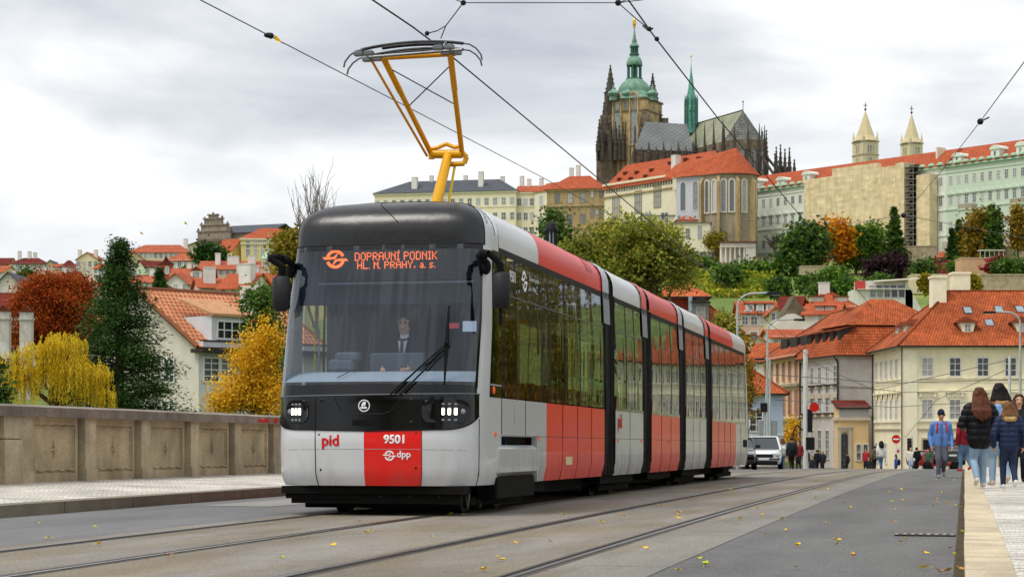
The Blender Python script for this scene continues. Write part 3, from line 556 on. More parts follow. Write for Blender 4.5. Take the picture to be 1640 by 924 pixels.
# --- wiper
wp = MB(); a1, b1 = tl(625, 631, y=.02), tl(716, 549, y=.10); a2, b2 = tl(640, 632, y=.02), tl(712, 560, y=.10)
og = lambda px, py, d: (lambda f: f(f(f(f(tl(px, py, y=.2))))))(lambda p: tl(px, py, y=nose_x(p.x * 1.056 - .07, p.z).y - d))
a1, b1, a2, b2 = og(625, 631, .05), og(716, 549, .07), og(640, 632, .05), og(712, 560, .07)
for p, q in ((a1, b1), (a2, b2)): wp.tube(p, q, .013, .009)
wp.ball(b1, .035, .03, .025); c1, c2, cm = tl(719, 489, y=.2), tl(712, 614, y=.05), tl(715, 550, y=.1)
c1, c2, cm = og(719, 489, .03), og(712, 614, .03), og(715, 550, .03)
wp.tube(cm, c1, .028, .010); wp.tube(cm, c2, .028, .010); wp.obj('wiper', RUB, tram, 40)
# --- mirrors
for sg, x0, ztop in ((1, fx(1.47), 2.96), (-1, fx(-1.34), 2.93)):
    mi = MB(); mi.bbox(x0 - .10, .42, 2.52, x0 + .10, .58, 2.97, .045); mo = mi.obj('side_mirror', M('mirror_housing', '2a2b2e', .5, .1), tram, 50)
    ar = MB(); ar.path([Vector((sg * 1.16, .98, 3.08)), Vector((sg * 1.20, .70, 3.18)), Vector((sg * 1.24, .48, 3.20)), Vector((sg * 1.33, .42, 3.18)), Vector((x0 - .02 * sg, .47, 3.08)), Vector((x0, .5, 2.95))], .042, 10); ar.ball((sg * 1.2, .62, 3.17), .075, .06, .06); ar.ball((sg * 1.2, .85, 3.06), .06, .06, .1); ar.obj('mirror_arm', RUB, mo, 50)
    if sg > 0: MB().tube((x0 - .02, .55, 2.54), (x0 - .02, .55, 2.32), .022).obj('lower_strut', RUB, mo)
# --- the five body sections
def prof(z, off=0.0): return wz(z) + off
JT = [(8.85, 9.9), (12.85, 13.85), (17.6, 18.55), (21.9, 23.0)]
SEC = [(1.5, 8.85), (9.9, 12.85), (13.85, 17.6), (18.55, 21.9), (23.0, 30.2)]
ZW = 1.455
def side(sg, y0, y1, z0, z1, mat, name, par=None, off=0.0, nz=5, **kw):
    m = MB(); ys = np.linspace(y0, y1, max(2, int((y1 - y0) / 1.2) + 1))
    def P(i, j):
        z = z0 + (z1 - z0) * j / nz; return Vector((sg * prof(z, off), ys[i], z))
    m.grid(P, len(ys) - 1, nz); return m.obj(name, mat, par or tram, 40, **kw)
def roof(y0, y1, mat, name, v0=0.0, v1=1.0, off=0.0, both=True, diag=0.0, only=0, **kw):
    m = MB(); vv = [v0 + (v1 - v0) * k / 10 for k in range(11)]
    for sg in ((only,) if only else (-1, 1) if both else (1,)):
        def P(i, j):
            a = vv[j] * pi / 2; c, s = max(cos(a), 0) ** EX, max(sin(a), 0) ** EX
            return Vector((sg * (1.205 * c + off * c), (y0 if i == 0 else y1) + diag * vv[j], 3.36 + (.61 + off) * s))
        m.grid(P, 1, 10)
    return m.obj(name, mat, tram, 50, **kw)
low = {0: [(1.5, 4.24, WHITE2), (4.24, 8.85, REDS)], 1: [(9.9, 12.85, WHITE2)], 2: [(13.85, 17.6, REDS)], 3: [(18.55, 21.9, WHITE2)], 4: [(23.0, 27.9, REDS), (27.9, 30.2, WHITE2)]}
top = {0: [(1.5, 3.9, ROOFW), (3.9, 8.85, ROOFR)], 1: [(9.9, 12.85, ROOFW)], 2: [(13.85, 17.6, ROOFR)], 3: [(18.55, 21.9, ROOFW)], 4: [(23.0, 27.6, ROOFR), (27.6, 30.6, ROOFW)]}
panes = {0: [1.5, 2.35, 3.9, 4.45, 5.6, 6.75, 8.79], 1: [9.96, 11.0, 11.9, 12.79], 2: [13.91, 15.1, 16.4, 17.54], 3: [18.61, 19.8, 20.9, 21.84], 4: [23.06, 24.4, 25.7, 27.0, 28.6, 30.2]}
for i, (s0, s1) in enumerate(SEC):
    for a, b, mt in low[i]:
        for sg in (-1, 1):
            if i == 0 and a == 1.5 and sg == 1:
                pn = side(sg, 1.5, 3.62, .98, ZW, mt, 'side_panel'); side(sg, 3.62, b, .37, ZW, mt, 'side_panel')
            else: pn = side(sg, a, b, .37, ZW, mt, 'side_panel', label='red lower side panel' if mt is REDS else 'white lower side panel toned as in shade')
            if sg == 1 and b - a > 1.8:
                k = int((b - a) / 1.5)
                for q in range(1, k + 1):
                    y = a + (b - a) * q / (k + 1); z0 = .37 if not (i == 0 and a == 1.5) else .98
                    seam([Vector((prof(z) + .002, y, z)) for z in (z0, .6 if z0 < .6 else 1.1, 1.2, ZW)], r=.004, par=pn)
                seam([Vector((prof(1.0) + .002, y, .985)) for y in (a, b)], r=.003, par=pn)
    for a, b, mt in top[i]: roof(a, b, mt, 'roof_side', 0, .62, only=1); roof(a, b, mt, 'roof_side', 0, .62, only=-1)
    roof(s0, s1, BLACKM if i == 0 else GREY, 'roof_top', .62, 1.0)
    for sg in (-1, 1):
        side(sg, s0 - (.0 if i else .58), s1, ZW, ZW + .05, BLACK, 'window_trim', off=.004, nz=1) if i else None
        side(sg, s0, s1, 3.27, 3.36, TRIMB, 'window_trim', off=.003, nz=1)
        for a, b in zip(panes[i], panes[i][1:]):
            side(sg, a + .012, b - .012, ZW + .02, 3.30, GLS, 'window')
            side(sg, b - .045, b + .045, ZW, 3.30, TRIMB, 'window_pillar', off=.002)
        if sg == 1:
            seam([Vector((prof(2.78) + .003, y, 2.78)) for y in (s0 + .05, s1 - .05)], r=.007, mat=GREY if False else M('tram_rail_grey', '4a4d4c', .4, 0))
            for a, b in zip(panes[i], panes[i][1:]):
                if b - a > .9: side(sg, b - .30, b - .16, 2.1, 2.70, BLACK, 'window_vent', off=.003, nz=2)
    # inside: floor, ceiling, poles, seats
    fl = MB(); fl.box(-1.17, s0 + .7 * (i == 0), .40, 1.17, s1, .55); fl.obj('floor_deck', INTD, tram)
    ce = MB(); ce.box(-1.15, s0 + .7 * (i == 0), 3.18, 1.15, s1, 3.24); ce.obj('ceiling_panel', CEIL, tram)
    n = int((s1 - s0) / .95)
    for q in range(n):
        y = s0 + 1.0 + (s1 - s0 - 1.2) * q / max(1, n - 1)
        if i == 0 and q == 0: continue
        for sg in (-1, 1):
            st = MB(); st.bbox(sg * .78 - .22, y - .22, .95, sg * .78 + .22, y + .2, 1.05, .03); st.bbox(sg * .78 - .22, y + .16, 1.0, sg * .78 + .22, y + .23, 1.75, .03); st.box(sg * .78 - .15, y - .1, .55, sg * .78 + .15, y + .1, .95); st.obj('seat', M('tram_seat_fabric', '6e2a2a', .9, .15), tram)
        if q % 2 == 0: MB().tube((.42, y - .3, .55), (.42, y - .3, 3.18), .017).obj('handrail', POLE if q % 4 == 0 else GREY, tram)
# cab side: window frame, orange marker, livery on the upper glass
patch(.735, 1.0, ZW, 3.30, BLACK, 'window_trim', off=.004, nz=10)
patch(.755, 1.0, 1.62, 3.2, GLS, 'window', off=.010, nz=6)
MB().box(1.243, .88, 1.60, 1.258, 1.44, 1.62).obj('window_trim', GREY, tram)
for y, z, r in ((1.02, 1.545, .05), (1.12, 1.0, .035), (3.72, .955, .03), (10.1, .95, .03), (12.6, .95, .03), (16.0, .95, .03)): MB().ball((prof(z) + .005, y, z), .015, r, r).obj('side_marker', ORANGE, tram, 60)
sx = lambda z: prof(z, .006)
text_mesh('9501', .20, lambda x, y: Vector((sx(3.0), 2.0 + x, 2.98 + y)), 'lettering', LW, tram, fat=.006)
wing_logo(2.92, 3.05, .14, lambda x, z: Vector((sx(z), x, z)), 'emblem', LW, tram)
text_mesh('Dopravní podnik', .095, lambda x, y: Vector((sx(3.0), 3.2 + x, 3.08 + y)), 'lettering', LW, tram); text_mesh('hl. m. Prahy', .095, lambda x, y: Vector((sx(3.0), 3.2 + x, 2.95 + y)), 'lettering', LW, tram)
text_mesh('pid', .34, lambda x, y: Vector((sx(1.2), 10.1 + x, 1.17 + y)), 'lettering', LR, tram, fat=.012)
MB().box(1.252, 5.6, .58, 1.255, 6.1, .70).obj('sticker', M('sticker_cream', 'd9c9a0', .7, 0), tram)
MB().box(1.252, 2.2, 1.12, 1.255, 2.55, 1.38).obj('hatch', WHITE2, tram)
# bogie cover and the dark slot above it
bx = MB(); bx.bbox(1.02, 1.25, .47, 1.275, 3.55, .865, .05); bx.obj('bogie_cover', WHITE2, tram, 40)
MB().bbox(.98, 1.28, .18, 1.24, 3.5, .47, .02).obj('bogie_skirt', UNDER, tram)
MB().box(1.0, 1.3, .80, 1.10, 3.6, 1.0).obj('wheel_arch', RUB, tram); 
ed = MB(); ed.box(1.18, 1.25, .975, 1.252, 3.66, 1.0); ed.box(1.18, 3.6, .37, 1.252, 3.66, 1.0); ed.obj('arch_edge', WHITE2, tram)
# roof hatches
for y, c in ((7.6, REDS),): roof(y, y + .5, M('tram_hatch_red', 'c03a44', .4, 0), 'roof_hatch', .14, .4, off=.004, both=False)
# gangways with bellows and coloured hoops
for k, (a, b) in enumerate(JT):
    m = MB(); n = 15
    for q in range(n):
        y0 = a + (b - a) * q / n; y1 = y0 + (b - a) / n; inn = .05 + (.035 if q % 2 else 0)
        for sg in (-1, 1):
            m.box(sg * (1.25 - inn) - .03, y0, .40, sg * (1.25 - inn) + .03, y1, 3.36)
    m.box(-1.2, a, .38, 1.2, b, .45); m.obj('gangway_bellows', RUB, tram)
    hoop = ROOFR if k in (1, 3) else M('hoop_grey', 'b9bdc4', .35, .05)
    roof(a - .06, a + .52, hoop, 'gangway_hoop', 0, 1, off=.02); roof(a + .52, b, RUB, 'gangway_roof', 0, 1, off=-.03)
    for sg in (-1, 1):
        side(sg, a - .06, a + .52, 2.85, 3.37, M('hoop_plate', '8e929b', .4, .05), 'hoop_plate', off=.02, nz=2)
        side(sg, a + .05, a + .36, .40, 2.86, RUB, 'gangway_edge', off=.012, nz=2)
# rear end
rb = MB(); rb.grid(lambda i, j: (lambda p: Vector((p.x, 31.7 - p.y, p.z)))(nose(-1 + 2 * i / 30, .37 + 3.0 * j / 10)), 30, 10); rb.obj('rear_shell', WHITE2, tram, 50)
rd = MB(); rd.grid(lambda i, j: (lambda p: Vector((p.x, 31.7 - p.y, p.z)))(dome(-1 + 2 * i / 30, VV[j])), 30, 11); rd.obj('rear_dome', WHITE, tram, 50)
MB().bbox(1.22, 29.6, .85, 1.262, 30.5, 1.05, .01).obj('rear_slot', RUB, tram)
# --- running gear
ug = MB()
ug.box(-.98, .22, .15, 1.05, .34, .33); ug.box(-1.08, .16, .27, 1.10, .5, .36); ug.box(-1.04, .20, .21, -.15, .4, .27); ug.box(-.9, .5, .09, .98, .62, .27); ug.box(-.85, .6, .2, .85, 30, .38)
for y in (4.3, 11.2, 15.7, 20.2, 27.0): ug.box(-1.1, y - .6, .22, 1.1, y + .6, .38)
for a_, b_ in ((9.2, 12.5), (14.2, 17.2), (18.9, 21.5)): ug.box(-1.12, a_, .24, 1.12, b_, .37)
ug.obj('underframe', UNDER, tram)
for x in (-.75, -.4, .1, .45, .8): MB().ball((x, .22, .24), .012).obj('bolt', STEEL, tram)
for yb in (2.45, 11.3, 20.3, 27.6):
    for dy in (-.9, .9):
        for sg in (-1, 1):
            wh = MB(); T = Matrix.Translation((sg * .715, yb + dy, .30)) @ Matrix.Rotation(pi / 2, 4, 'Y'); wh.lathe([(.0, -.06), (.315, -.06), (.325, -.02), (.30, -.015), (.30, .06), (.24, .065), (.22, .03), (.08, .03), (.08, .08), (0, .08)], n=24); wh.xf(T); wh.obj('wheel', STEEL, tram, 35)
        MB().tube((-.7, yb + dy, .3), (.7, yb + dy, .3), .07).obj('axle', UNDER, tram)
    bg_ = MB(); bg_.bbox(-1.08, yb - 1.3, .30, -.9, yb + 1.3, .52, .03); bg_.bbox(.9, yb - 1.3, .30, 1.08, yb + 1.3, .52, .03); bg_.bbox(-1.0, yb - 1.5, .12, -.86, yb + 1.5, .22, .02); bg_.bbox(.86, yb - 1.5, .10, 1.0, yb + 1.5, .22, .02); bg_.obj('bogie_frame', UNDER, tram)
for y in (.75, 1.4):
    v = MB(); v.path([(1.0, y - .1, .25), (1.0, y, .07), (1.0, y + .1, .25)], .014); v.obj('guard_bracket', STEEL, tram)
# --- roof equipment low along the middle, hardly seen from below
rq = MB()
for a_, b_ in ((4.6, 8.2), (10.3, 12.5), (14.3, 17.2), (19.0, 21.5), (23.6, 27)): rq.bbox(-.75, a_, 3.93, .75, b_, 4.0, .03)
rq.obj('roof_equipment', GREY, tram)
# --- pantograph
YEL = M('pantograph_yellow', 'e8a80c', .4, .08, coat=.3); ORG = M('pantograph_orange', 'e89a0c', .4, .08, coat=.3); IRON = M('pantograph_iron', '2b2c2e', .5, .2, metal=.5)
pg = MB(); yb_ = 2.6; base = tl(696, 318, y=yb_); base.z = 3.93
pg.bbox(base.x - .5, yb_ - .25, 3.94, base.x + .5, yb_ + .5, 4.02, .02); panto = pg.obj('pantograph', IRON, tram)
kn = tl(718, 247, y=3.25); kL, kR = tl(691, 247, y=3.25), tl(740, 247, y=3.25); yh = 2.05
hL, hR = tl(614, 93, y=yh), tl(721, 87, y=yh)
la = MB(); la.tube(base + Vector((0, 0, .05)), kn, .075, .06, 12); la.obj('lower_arm', YEL, panto, 40)
MB().tube(base + Vector((.1, .25, .05)), kn + Vector((.08, .05, -.12)), .018).obj('control_rod', M('rod_yellow', 'e6c81a', .4, 0), panto)
mp_ = tl(702, 258, y=3.25); kt = MB(); kt.tube(kL, kR, .06, n=12); kt.path([kL + Vector((-.0, -.02, .07)), kL.lerp(kR, .25) + Vector((0, -.02, .09)), kL.lerp(kR, .5) + Vector((0, -.02, .135)), kL.lerp(kR, .75) + Vector((0, -.02, .09)), kR + Vector((0, -.02, .10))], .028, 8)
kt.tube(kL, kL + Vector((0, 0, -.07)), .04); kt.path([kR + Vector((.0, 0, .02)), kR + Vector((.06, 0, -.04)), kR + Vector((.03, 0, -.13)), kR.lerp(kL, .4) + Vector((0, 0, -.14))], .035, 8); kt.obj('knee_tube', YEL, panto, 40)
uf = MB(); uf.path([kL, hL, hR, kR], .034, 10); uf.tube(hL, hL.lerp(kL, .35), .04); uf.tube(hR, hR.lerp(kR, .35), .04); uf.obj('upper_frame', ORG, panto, 40)
MB().tube(kL + Vector((-.05, -.03, -.03)), tl(595, 97, y=yh), .017).obj('guide_rod', ORG, panto)
cr_ = MB(); cr_.tube(hL.lerp(kL, .1), hR.lerp(kR, .5), .008); cr_.tube(hR.lerp(kR, .1), hL.lerp(kL, .5), .008); cr_.obj('brace_wire', IRON, panto)
for dy, (pa, pb) in ((0, ((585, 92), (742, 80))), (-.38, ((580, 80), (742, 70)))):
    y = yh + dy; n = 10; A, B = tl(*pa, y=y), tl(*pb, y=y); st = MB(); pts = []
    for k in range(n + 1):
        q = k / n; p = A.lerp(B, q); p.z += .055 * sin(pi * q) ** .8; pts.append(p)
    for p, q in zip(pts, pts[1:]): st.tube(p, q, .021, n=6)
    for p, q in zip(pts[2:-2], pts[3:-2]): st.tube(p + Vector((0, 0, -.03)), q + Vector((0, 0, -.03)), .026, n=6)
    stp = st.obj('contact_strip', IRON, panto, 40)
    for E_, sgn in ((A, -1), (B, 1)):
        MB().path([E_, E_ + Vector((sgn * .08, 0, -.015)), E_ + Vector((sgn * .16, 0, -.07)), E_ + Vector((sgn * .22, 0, -.15)), E_ + Vector((sgn * .235, 0, -.22))], .011, 6).obj('horn', M('horn_grey', '55575a', .4, 0), stp)
hb = MB()
for q in (.02, .12, .82, .93):
    for dy in (0, -.38): p = tl(585 + 157 * q, 92 - 12 * q, y=yh); hb.bbox(p.x - .06, yh + dy - .04, p.z - .06, p.x + .06, yh + dy + .06, p.z + .0, .01)
for q in (.06, .9): p = tl(585 + 157 * q, 92 - 12 * q, y=yh); hb.tube((p.x, yh - .42, p.z + .02), (p.x, yh + .06, p.z - .05), .016)
hb.tube(tl(590, 92, y=yh - .2), tl(740, 80, y=yh - .2), .02); hb.obj('head_carrier', M('carrier_grey', '7a7d7f', .4, .2, metal=.5), panto)
# ============================================================ building kit
TILE = M_tiles('clay_tiles', 'c2663c', 'a8532e', .26, .38, .035); TILE2 = M_tiles('clay_tiles_orange', 'd6754a', 'c46438', .26, .38, .035); TILEF = M_tiles('clay_tiles_far', 'b86447', 'a8573b', .5, .8, .03, blotch=.3); TILED = M_tiles('clay_tiles_dark', '7c3228', '6b2a22', .4, .5, .03)
SLATE = M_tiles('slate_grey', '5c6068', '53575f', .5, .5, .02, blotch=.15); TILEO = M_tiles('clay_tiles_bright', 'b75f3e', 'a65135', .5, .7, .03, blotch=.25)
def plaster(name, col, stain=.18, var=.07): return M(name, col, .9, var, 1.4, bump=.15, bscale=9, stain=stain, stain_scale=.22)
WINF = M('window_frame_white', 'd8d8d4', .5, 0); WINB = M('window_frame_brown', '5b4a3a', .6, 0); WING = M('window_grey_frame', '9a9a94', .6, 0)
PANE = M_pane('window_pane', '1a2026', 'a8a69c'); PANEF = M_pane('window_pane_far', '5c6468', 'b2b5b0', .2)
TRIM = plaster('trim_cream', 'd6cba8', .12); STONE = M('stone_trim', 'a59c86', .9, .15, 2); GUT = M('gutter_dark', '37302b', .6, .2); WHITEW = plaster('chimney_white', 'dcd9d2', .2)
_wm = {}
def win_mesh(w, h, nx, ny, fr, d, fm, arch=False, far=False):
    k = (w, h, nx, ny, fr, d, fm.name, arch, far)
    if k in _wm: return _wm[k]
    m = MB(); t = fr
    if arch:
        n = 8; ol = [(-w / 2, 0), (w / 2, 0)] + [(cos(pi * q / n) * w / 2, h - w / 2 + sin(pi * q / n) * w / 2) for q in range(n + 1)]
        il = [(x * (1 - 2 * t / w), t + (z - t) * (h - 2 * t) / (h - t) if z > 0 else t) for x, z in ol]; n = len(ol)
        vs = [(x, -d, z) for x, z in ol] + [(x, -d, z) for x, z in il] + [(x, 0, z) for x, z in ol] + [(x, -.012, z) for x, z in il]
        m.add(vs, [(k2, (k2 + 1) % n, n + (k2 + 1) % n, n + k2) for k2 in range(n)] + [(2 * n + k2, 2 * n + (k2 + 1) % n, (k2 + 1) % n, k2) for k2 in range(n)] + [(n + k2, n + (k2 + 1) % n, 3 * n + (k2 + 1) % n, 3 * n + k2) for k2 in range(n)])
        m.add([(x, -.012, z) for x, z in il], [tuple(range(n))], 1)
    else:
        m.box(-w / 2, -d, 0, -w / 2 + t, 0, h); m.box(w / 2 - t, -d, 0, w / 2, 0, h); m.box(-w / 2 + t, -d, h - t, w / 2 - t, 0, h); m.box(-w / 2 + t, -d, 0, w / 2 - t, 0, t)
        b = t * .6
        for i in range(1, nx): x = -w / 2 + w * i / nx; m.box(x - b / 2, -d * .7, t, x + b / 2, -.013, h - t)
        for j in range(1, ny): z = h * j / ny; m.box(-w / 2 + t, -d * .66, z - b / 2, w / 2 - t, -.013, z + b / 2)
        m.quad((-w / 2 + t, -.012, t), (w / 2 - t, -.012, t), (w / 2 - t, -.012, h - t), (-w / 2 + t, -.012, h - t), m=1)
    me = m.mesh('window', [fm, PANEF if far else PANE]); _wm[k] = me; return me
def roof_faces(L, D, z, rh, typ, ov, ins, t=.18):
    """top faces of a roof over an L x D block, each a list of corners with uv in metres"""
    x0, x1, y0, y1 = -ov, L + ov, -ov, D + ov; ym = D / 2; zb = z - rh * ov / (D / 2) * .5; top = z + rh
    fs = []
    def face(pts):
        p = [Vector(q) for q in pts]; n = (p[1] - p[0]).cross(p[2] - p[0]).normalized(); u = Vector((0, 0, 1)).cross(n)
        u = u.normalized() if u.length > 1e-4 else Vector((1, 0, 0)); v = n.cross(u); fs.append((p, [((q - p[0]).dot(u), (q - p[0]).dot(v)) for q in p]))
    if typ == 'hip':
        a, b = (ins if isinstance(ins, tuple) else (ins, ins)); ra, rb = x0 + a + ov, x1 - b - ov
        if a == 0: ra = x0
        if b == 0: rb = x1
        face([(x0, y0, zb), (x1, y0, zb), (rb, ym, top), (ra, ym, top)]); face([(x1, y1, zb), (x0, y1, zb), (ra, ym, top), (rb, ym, top)])
        if a: face([(x0, y1, zb), (x0, y0, zb), (ra, ym, top)])
        if b: face([(x1, y0, zb), (x1, y1, zb), (rb, ym, top)])
    elif typ == 'gable': face([(x0, y0, zb), (x1, y0, zb), (x1, ym, top), (x0, ym, top)]); face([(x1, y1, zb), (x0, y1, zb), (x0, ym, top), (x1, ym, top)])
    elif typ == 'gablef':
        xm = L / 2; zb = z - rh * ov / (L / 2) * .5
        face([(x0, y1, zb), (x0, y0, zb), (xm, y0, top), (xm, y1, top)]); face([(x1, y0, zb), (x1, y1, zb), (xm, y1, top), (xm, y0, top)])
    elif typ == 'pyr':
        c = (L / 2, D / 2, top); face([(x0, y0, zb), (x1, y0, zb), c]); face([(x1, y0, zb), (x1, y1, zb), c]); face([(x1, y1, zb), (x0, y1, zb), c]); face([(x0, y1, zb), (x0, y0, zb), c])
    elif typ == 'shed': face([(x0, y0, zb), (x1, y0, zb), (x1, y1, top), (x0, y1, top)])
    elif typ == 'flat': face([(x0, y0, z), (x1, y0, z), (x1, y1, z), (x0, y1, z)])
    return fs
def roof_mesh(fs, t=.18):
    m = MB()
    for p, uv in fs:
        m.poly(p, 0, uv); q = [v - Vector((0, 0, t)) for v in p]; m.poly(q[::-1], 1)
        n = len(p)
        for k in range(n):
            if p[k].z < max(v.z for v in p) - .01 or p[(k + 1) % n].z < max(v.z for v in p) - .01 or True: m.quad(q[k], q[(k + 1) % n], p[(k + 1) % n], p[k], 1)
    return m
def house(name, label, cat, A, B, depth, zb, ze, wall, roof=('gable', 3.0, .4, 0), rmat=None, rows=(), sides=(), chim=(), dorm=(), group=None, near=False, fr=None, belts=(), ridgecap=False, base=None):
    """A, B: front corners (x, y), left to right as seen; the block goes back from AB. rows: (z, h, w, n, x0, x1, nx, ny[, frame]) on the front."""
    A = Vector((A[0], A[1], 0)); B = Vector((B[0], B[1], 0)); d = B - A; L_ = d.length; ang = atan2(d.y, d.x)
    T = thing(name, label, cat, (A.x, A.y, zb), ang, group); hz_ = ze - zb
    typ, rh, ov, ins = roof; D = depth; m = MB(); m.box(0, 0, 0, L_, D, hz_)
    if typ == 'gable':
        for x in (0, L_): m.poly([(x, 0, hz_), (x, D, hz_), (x, D / 2, hz_ + rh)] if x else [(x, D, hz_), (x, 0, hz_), (x, D / 2, hz_ + rh)])
    if typ == 'gablef':
        for y in (0, D): m.poly([(0, y, hz_), (L_, y, hz_), (L_ / 2, y, hz_ + rh)])
    if typ == 'hip' and isinstance(ins, tuple):
        if ins[0] == 0: m.poly([(0, D, hz_), (0, 0, hz_), (0, D / 2, hz_ + rh)])
        if ins[1] == 0: m.poly([(L_, 0, hz_), (L_, D, hz_), (L_, D / 2, hz_ + rh)])
    if typ == 'shed':
        m.poly([(0, D, hz_), (0, 0, hz_), (0, D, hz_ + rh)]); m.poly([(L_, 0, hz_), (L_, D, hz_), (L_, D, hz_ + rh)]); m.quad((0, D, hz_), (L_, D, hz_), (L_, D, hz_ + rh), (0, D, hz_ + rh))
    m.obj('wall', wall, T)
    ro = None
    if typ != 'none':
        fs = roof_faces(L_, D, hz_ + .06, rh, typ, ov, ins); ro = roof_mesh(fs).obj('roof', [rmat or TILE, GUT if near else (rmat or TILE)], T)
        if ridgecap:
            rc = MB(); seen = set()
            for p, uv in fs:
                for a, b in zip(p, p[1:] + p[:1]):
                    k = tuple(sorted((tuple(round(q, 2) for q in a), tuple(round(q, 2) for q in b))))
                    if max(a.z, b.z) > hz_ + rh * .9 and k not in seen: seen.add(k); rc.tube(a, b, .12, n=6)
            rc.obj('ridge_tiles', TILE2 if rmat in (TILE, TILE2) else rmat, ro)
    fm = fr or WINF
    def wins(rows, face):
        for r in rows:
            z, h, w, n, x0, x1, nx, ny = r[:8]; arch = len(r) > 8 and r[8] == 'arch'
            wf = L_ if face == 'f' else D
            for i in range(n):
                x = wf * x0 if n == 1 else wf * (x0 + (x1 - x0) * i / (n - 1))
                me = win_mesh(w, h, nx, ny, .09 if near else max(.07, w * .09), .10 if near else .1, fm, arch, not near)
                if face == 'f': O('window', me, T, (x, 0, z - zb))
                elif face == 'l': O('window', me, T, (0, D - x, z - zb), (0, 0, -pi / 2))
                else: O('window', me, T, (L_, x, z - zb), (0, 0, pi / 2))
    wins(rows, 'f')
    for f_, rws in sides: wins(rws, f_)
    for z, hgt, pr, mt in belts:
        b = MB(); b.box(-pr, -pr, z - zb, L_ + pr, 0, z - zb + hgt); b.box(-pr, 0, z - zb, 0, D, z - zb + hgt); b.box(L_, 0, z - zb, L_ + pr, D, z - zb + hgt); b.obj('cornice', mt, T)
    for fx, fy, w, dd, h0, h1, mt in chim:            # chimneys: position as share of length and depth; bottom and top above the eaves
        c = MB(); c.box(L_ * fx - w / 2, D * fy - dd / 2, hz_ + h0, L_ * fx + w / 2, D * fy + dd / 2, hz_ + h1); c.box(L_ * fx - w / 2 - .08, D * fy - dd / 2 - .08, hz_ + h1, L_ * fx + w / 2 + .08, D * fy + dd / 2 + .08, hz_ + h1 + .15)
        c.obj('chimney', mt or WHITEW, ro or T)
    for dm in dorm:                                     # dormers on the front slope
        fx, fs_, w, h, mt, rt = dm[:6]; y = D / 2 * fs_; z = hz_ + rh * fs_; x = L_ * fx; dl = h / rh * D / 2
        b = MB(); b.box(x - w / 2, y, z, x + w / 2, y + dl + .3, z + h); 
        do = b.obj('dormer', mt, ro)
        q = MB(); 
        if rt == 'shed': q.prism([(y - .2, z + h), (y + dl * 1.6 + .4, z + h * 1.35), (y + dl * 1.6 + .4, z + h * 1.35 + .1), (y - .2, z + h + .12)], 'x', x - w / 2 - .15, x + w / 2 + .15)
        else: q.prism([(x - w / 2 - .15, z + h - .05), (x + w / 2 + .15, z + h - .05), (x, z + h + w * .4)], 'y', y - .15, y + dl * 1.7 + .3)
        q.obj('dormer_roof', rmat or TILE, do)
        O('window', win_mesh(w * .62, h * .72, 2, 2, .07, .06, fm, False, not near), do, (x, y, z + h * .14))
    T['_L'] = L_; T['_h'] = hz_
    return T, ro
def P2(px, Y): return (xpx(px, Y), Y)
# ============================================================ buildings at the end of the bridge
YC = plaster('plaster_yellow', 'f0e6c4', .16); YC2 = plaster('plaster_yellow_trim', 'f0e8cc', .10)
Yc = 180; A = P2(1449, Yc); Lw = 26.0
T, ro = house('corner_house', 'large pale yellow corner house with red hipped roof and skylights behind the pedestrians', 'house', A, (A[0] + Lw, Yc), 15.2, zpx(790, Yc), zpx(550, Yc), YC, ('hip', 5.2, .75, (5.6, 5.6)), TILE, near=True, ridgecap=True,
    rows=((zpx(603, Yc), 1.75, 1.1, 10, (xpx(1485, Yc) - A[0]) / Lw, (xpx(1485, Yc) - A[0]) / Lw + 9 * 2.51 / Lw, 2, 3), (zpx(672, Yc), 1.88, 1.1, 10, (xpx(1485, Yc) - A[0]) / Lw, (xpx(1485, Yc) - A[0]) / Lw + 9 * 2.51 / Lw, 2, 3)),
    sides=(('l', ((zpx(603, Yc), 1.75, 1.0, 6, .1, .93, 2, 3), (zpx(672, Yc), 1.9, 1.0, 6, .1, .93, 2, 3), (zpx(745, Yc), 2.0, 1.0, 3, .1, .42, 2, 3))),),
    belts=((zpx(607, Yc), .16, .10, YC2), (zpx(612, Yc), .10, .05, YC2), (zpx(676, Yc), .22, .12, YC2), (zpx(689, Yc), .16, .10, STONE), (zpx(557, Yc), .42, .35, YC2), (zpx(563, Yc), .16, .12, YC2)))
hz_ = T['_h']
m = MB()                                              # rusticated corner strip and cornices over the first-floor windows
m.box(-.15, -.15, 0, 1.1, 0, hz_ - .5); m.box(-.15, 0, 0, 0, 1.1, hz_ - .5); m.obj('pilaster', YC2, T)
zb_ = zpx(790, Yc)
def hood(x, face, z, w=1.5):
    q = MB(); q.box(-w / 2, -.09, 0, w / 2, 0, .42); q.box(-w / 2 - .12, -.28, .42, w / 2 + .12, 0, .56); q.box(-w / 2, -.2, -.0, -w / 2 + .2, 0, .42); q.box(w / 2 - .2, -.2, 0, w / 2, 0, .42)
    o = q.obj('window_hood', YC2, T); o.location = (x, 0, z - zb_) if face == 'f' else (0, 15.2 - x, z - zb_); o.rotation_euler = (0, 0, 0 if face == 'f' else -pi / 2)
for i in range(10): hood(xpx(1485, Yc) - A[0] + 2.51 * i, 'f', zpx(672, Yc) + 2.05)
for i in range(6): hood(15.2 * (.1 + .83 * i / 5), 'l', zpx(672, Yc) + 2.05, 1.3)
for i in range(10):
    for z in (603, 672):
        s_ = MB(); s_.box(-.75, -.16, -.14, .75, 0, -.02); o = s_.obj('sill', YC2, T); o.location = (xpx(1485, Yc) - A[0] + 2.51 * i, 0, zpx(z, Yc) - zb_)
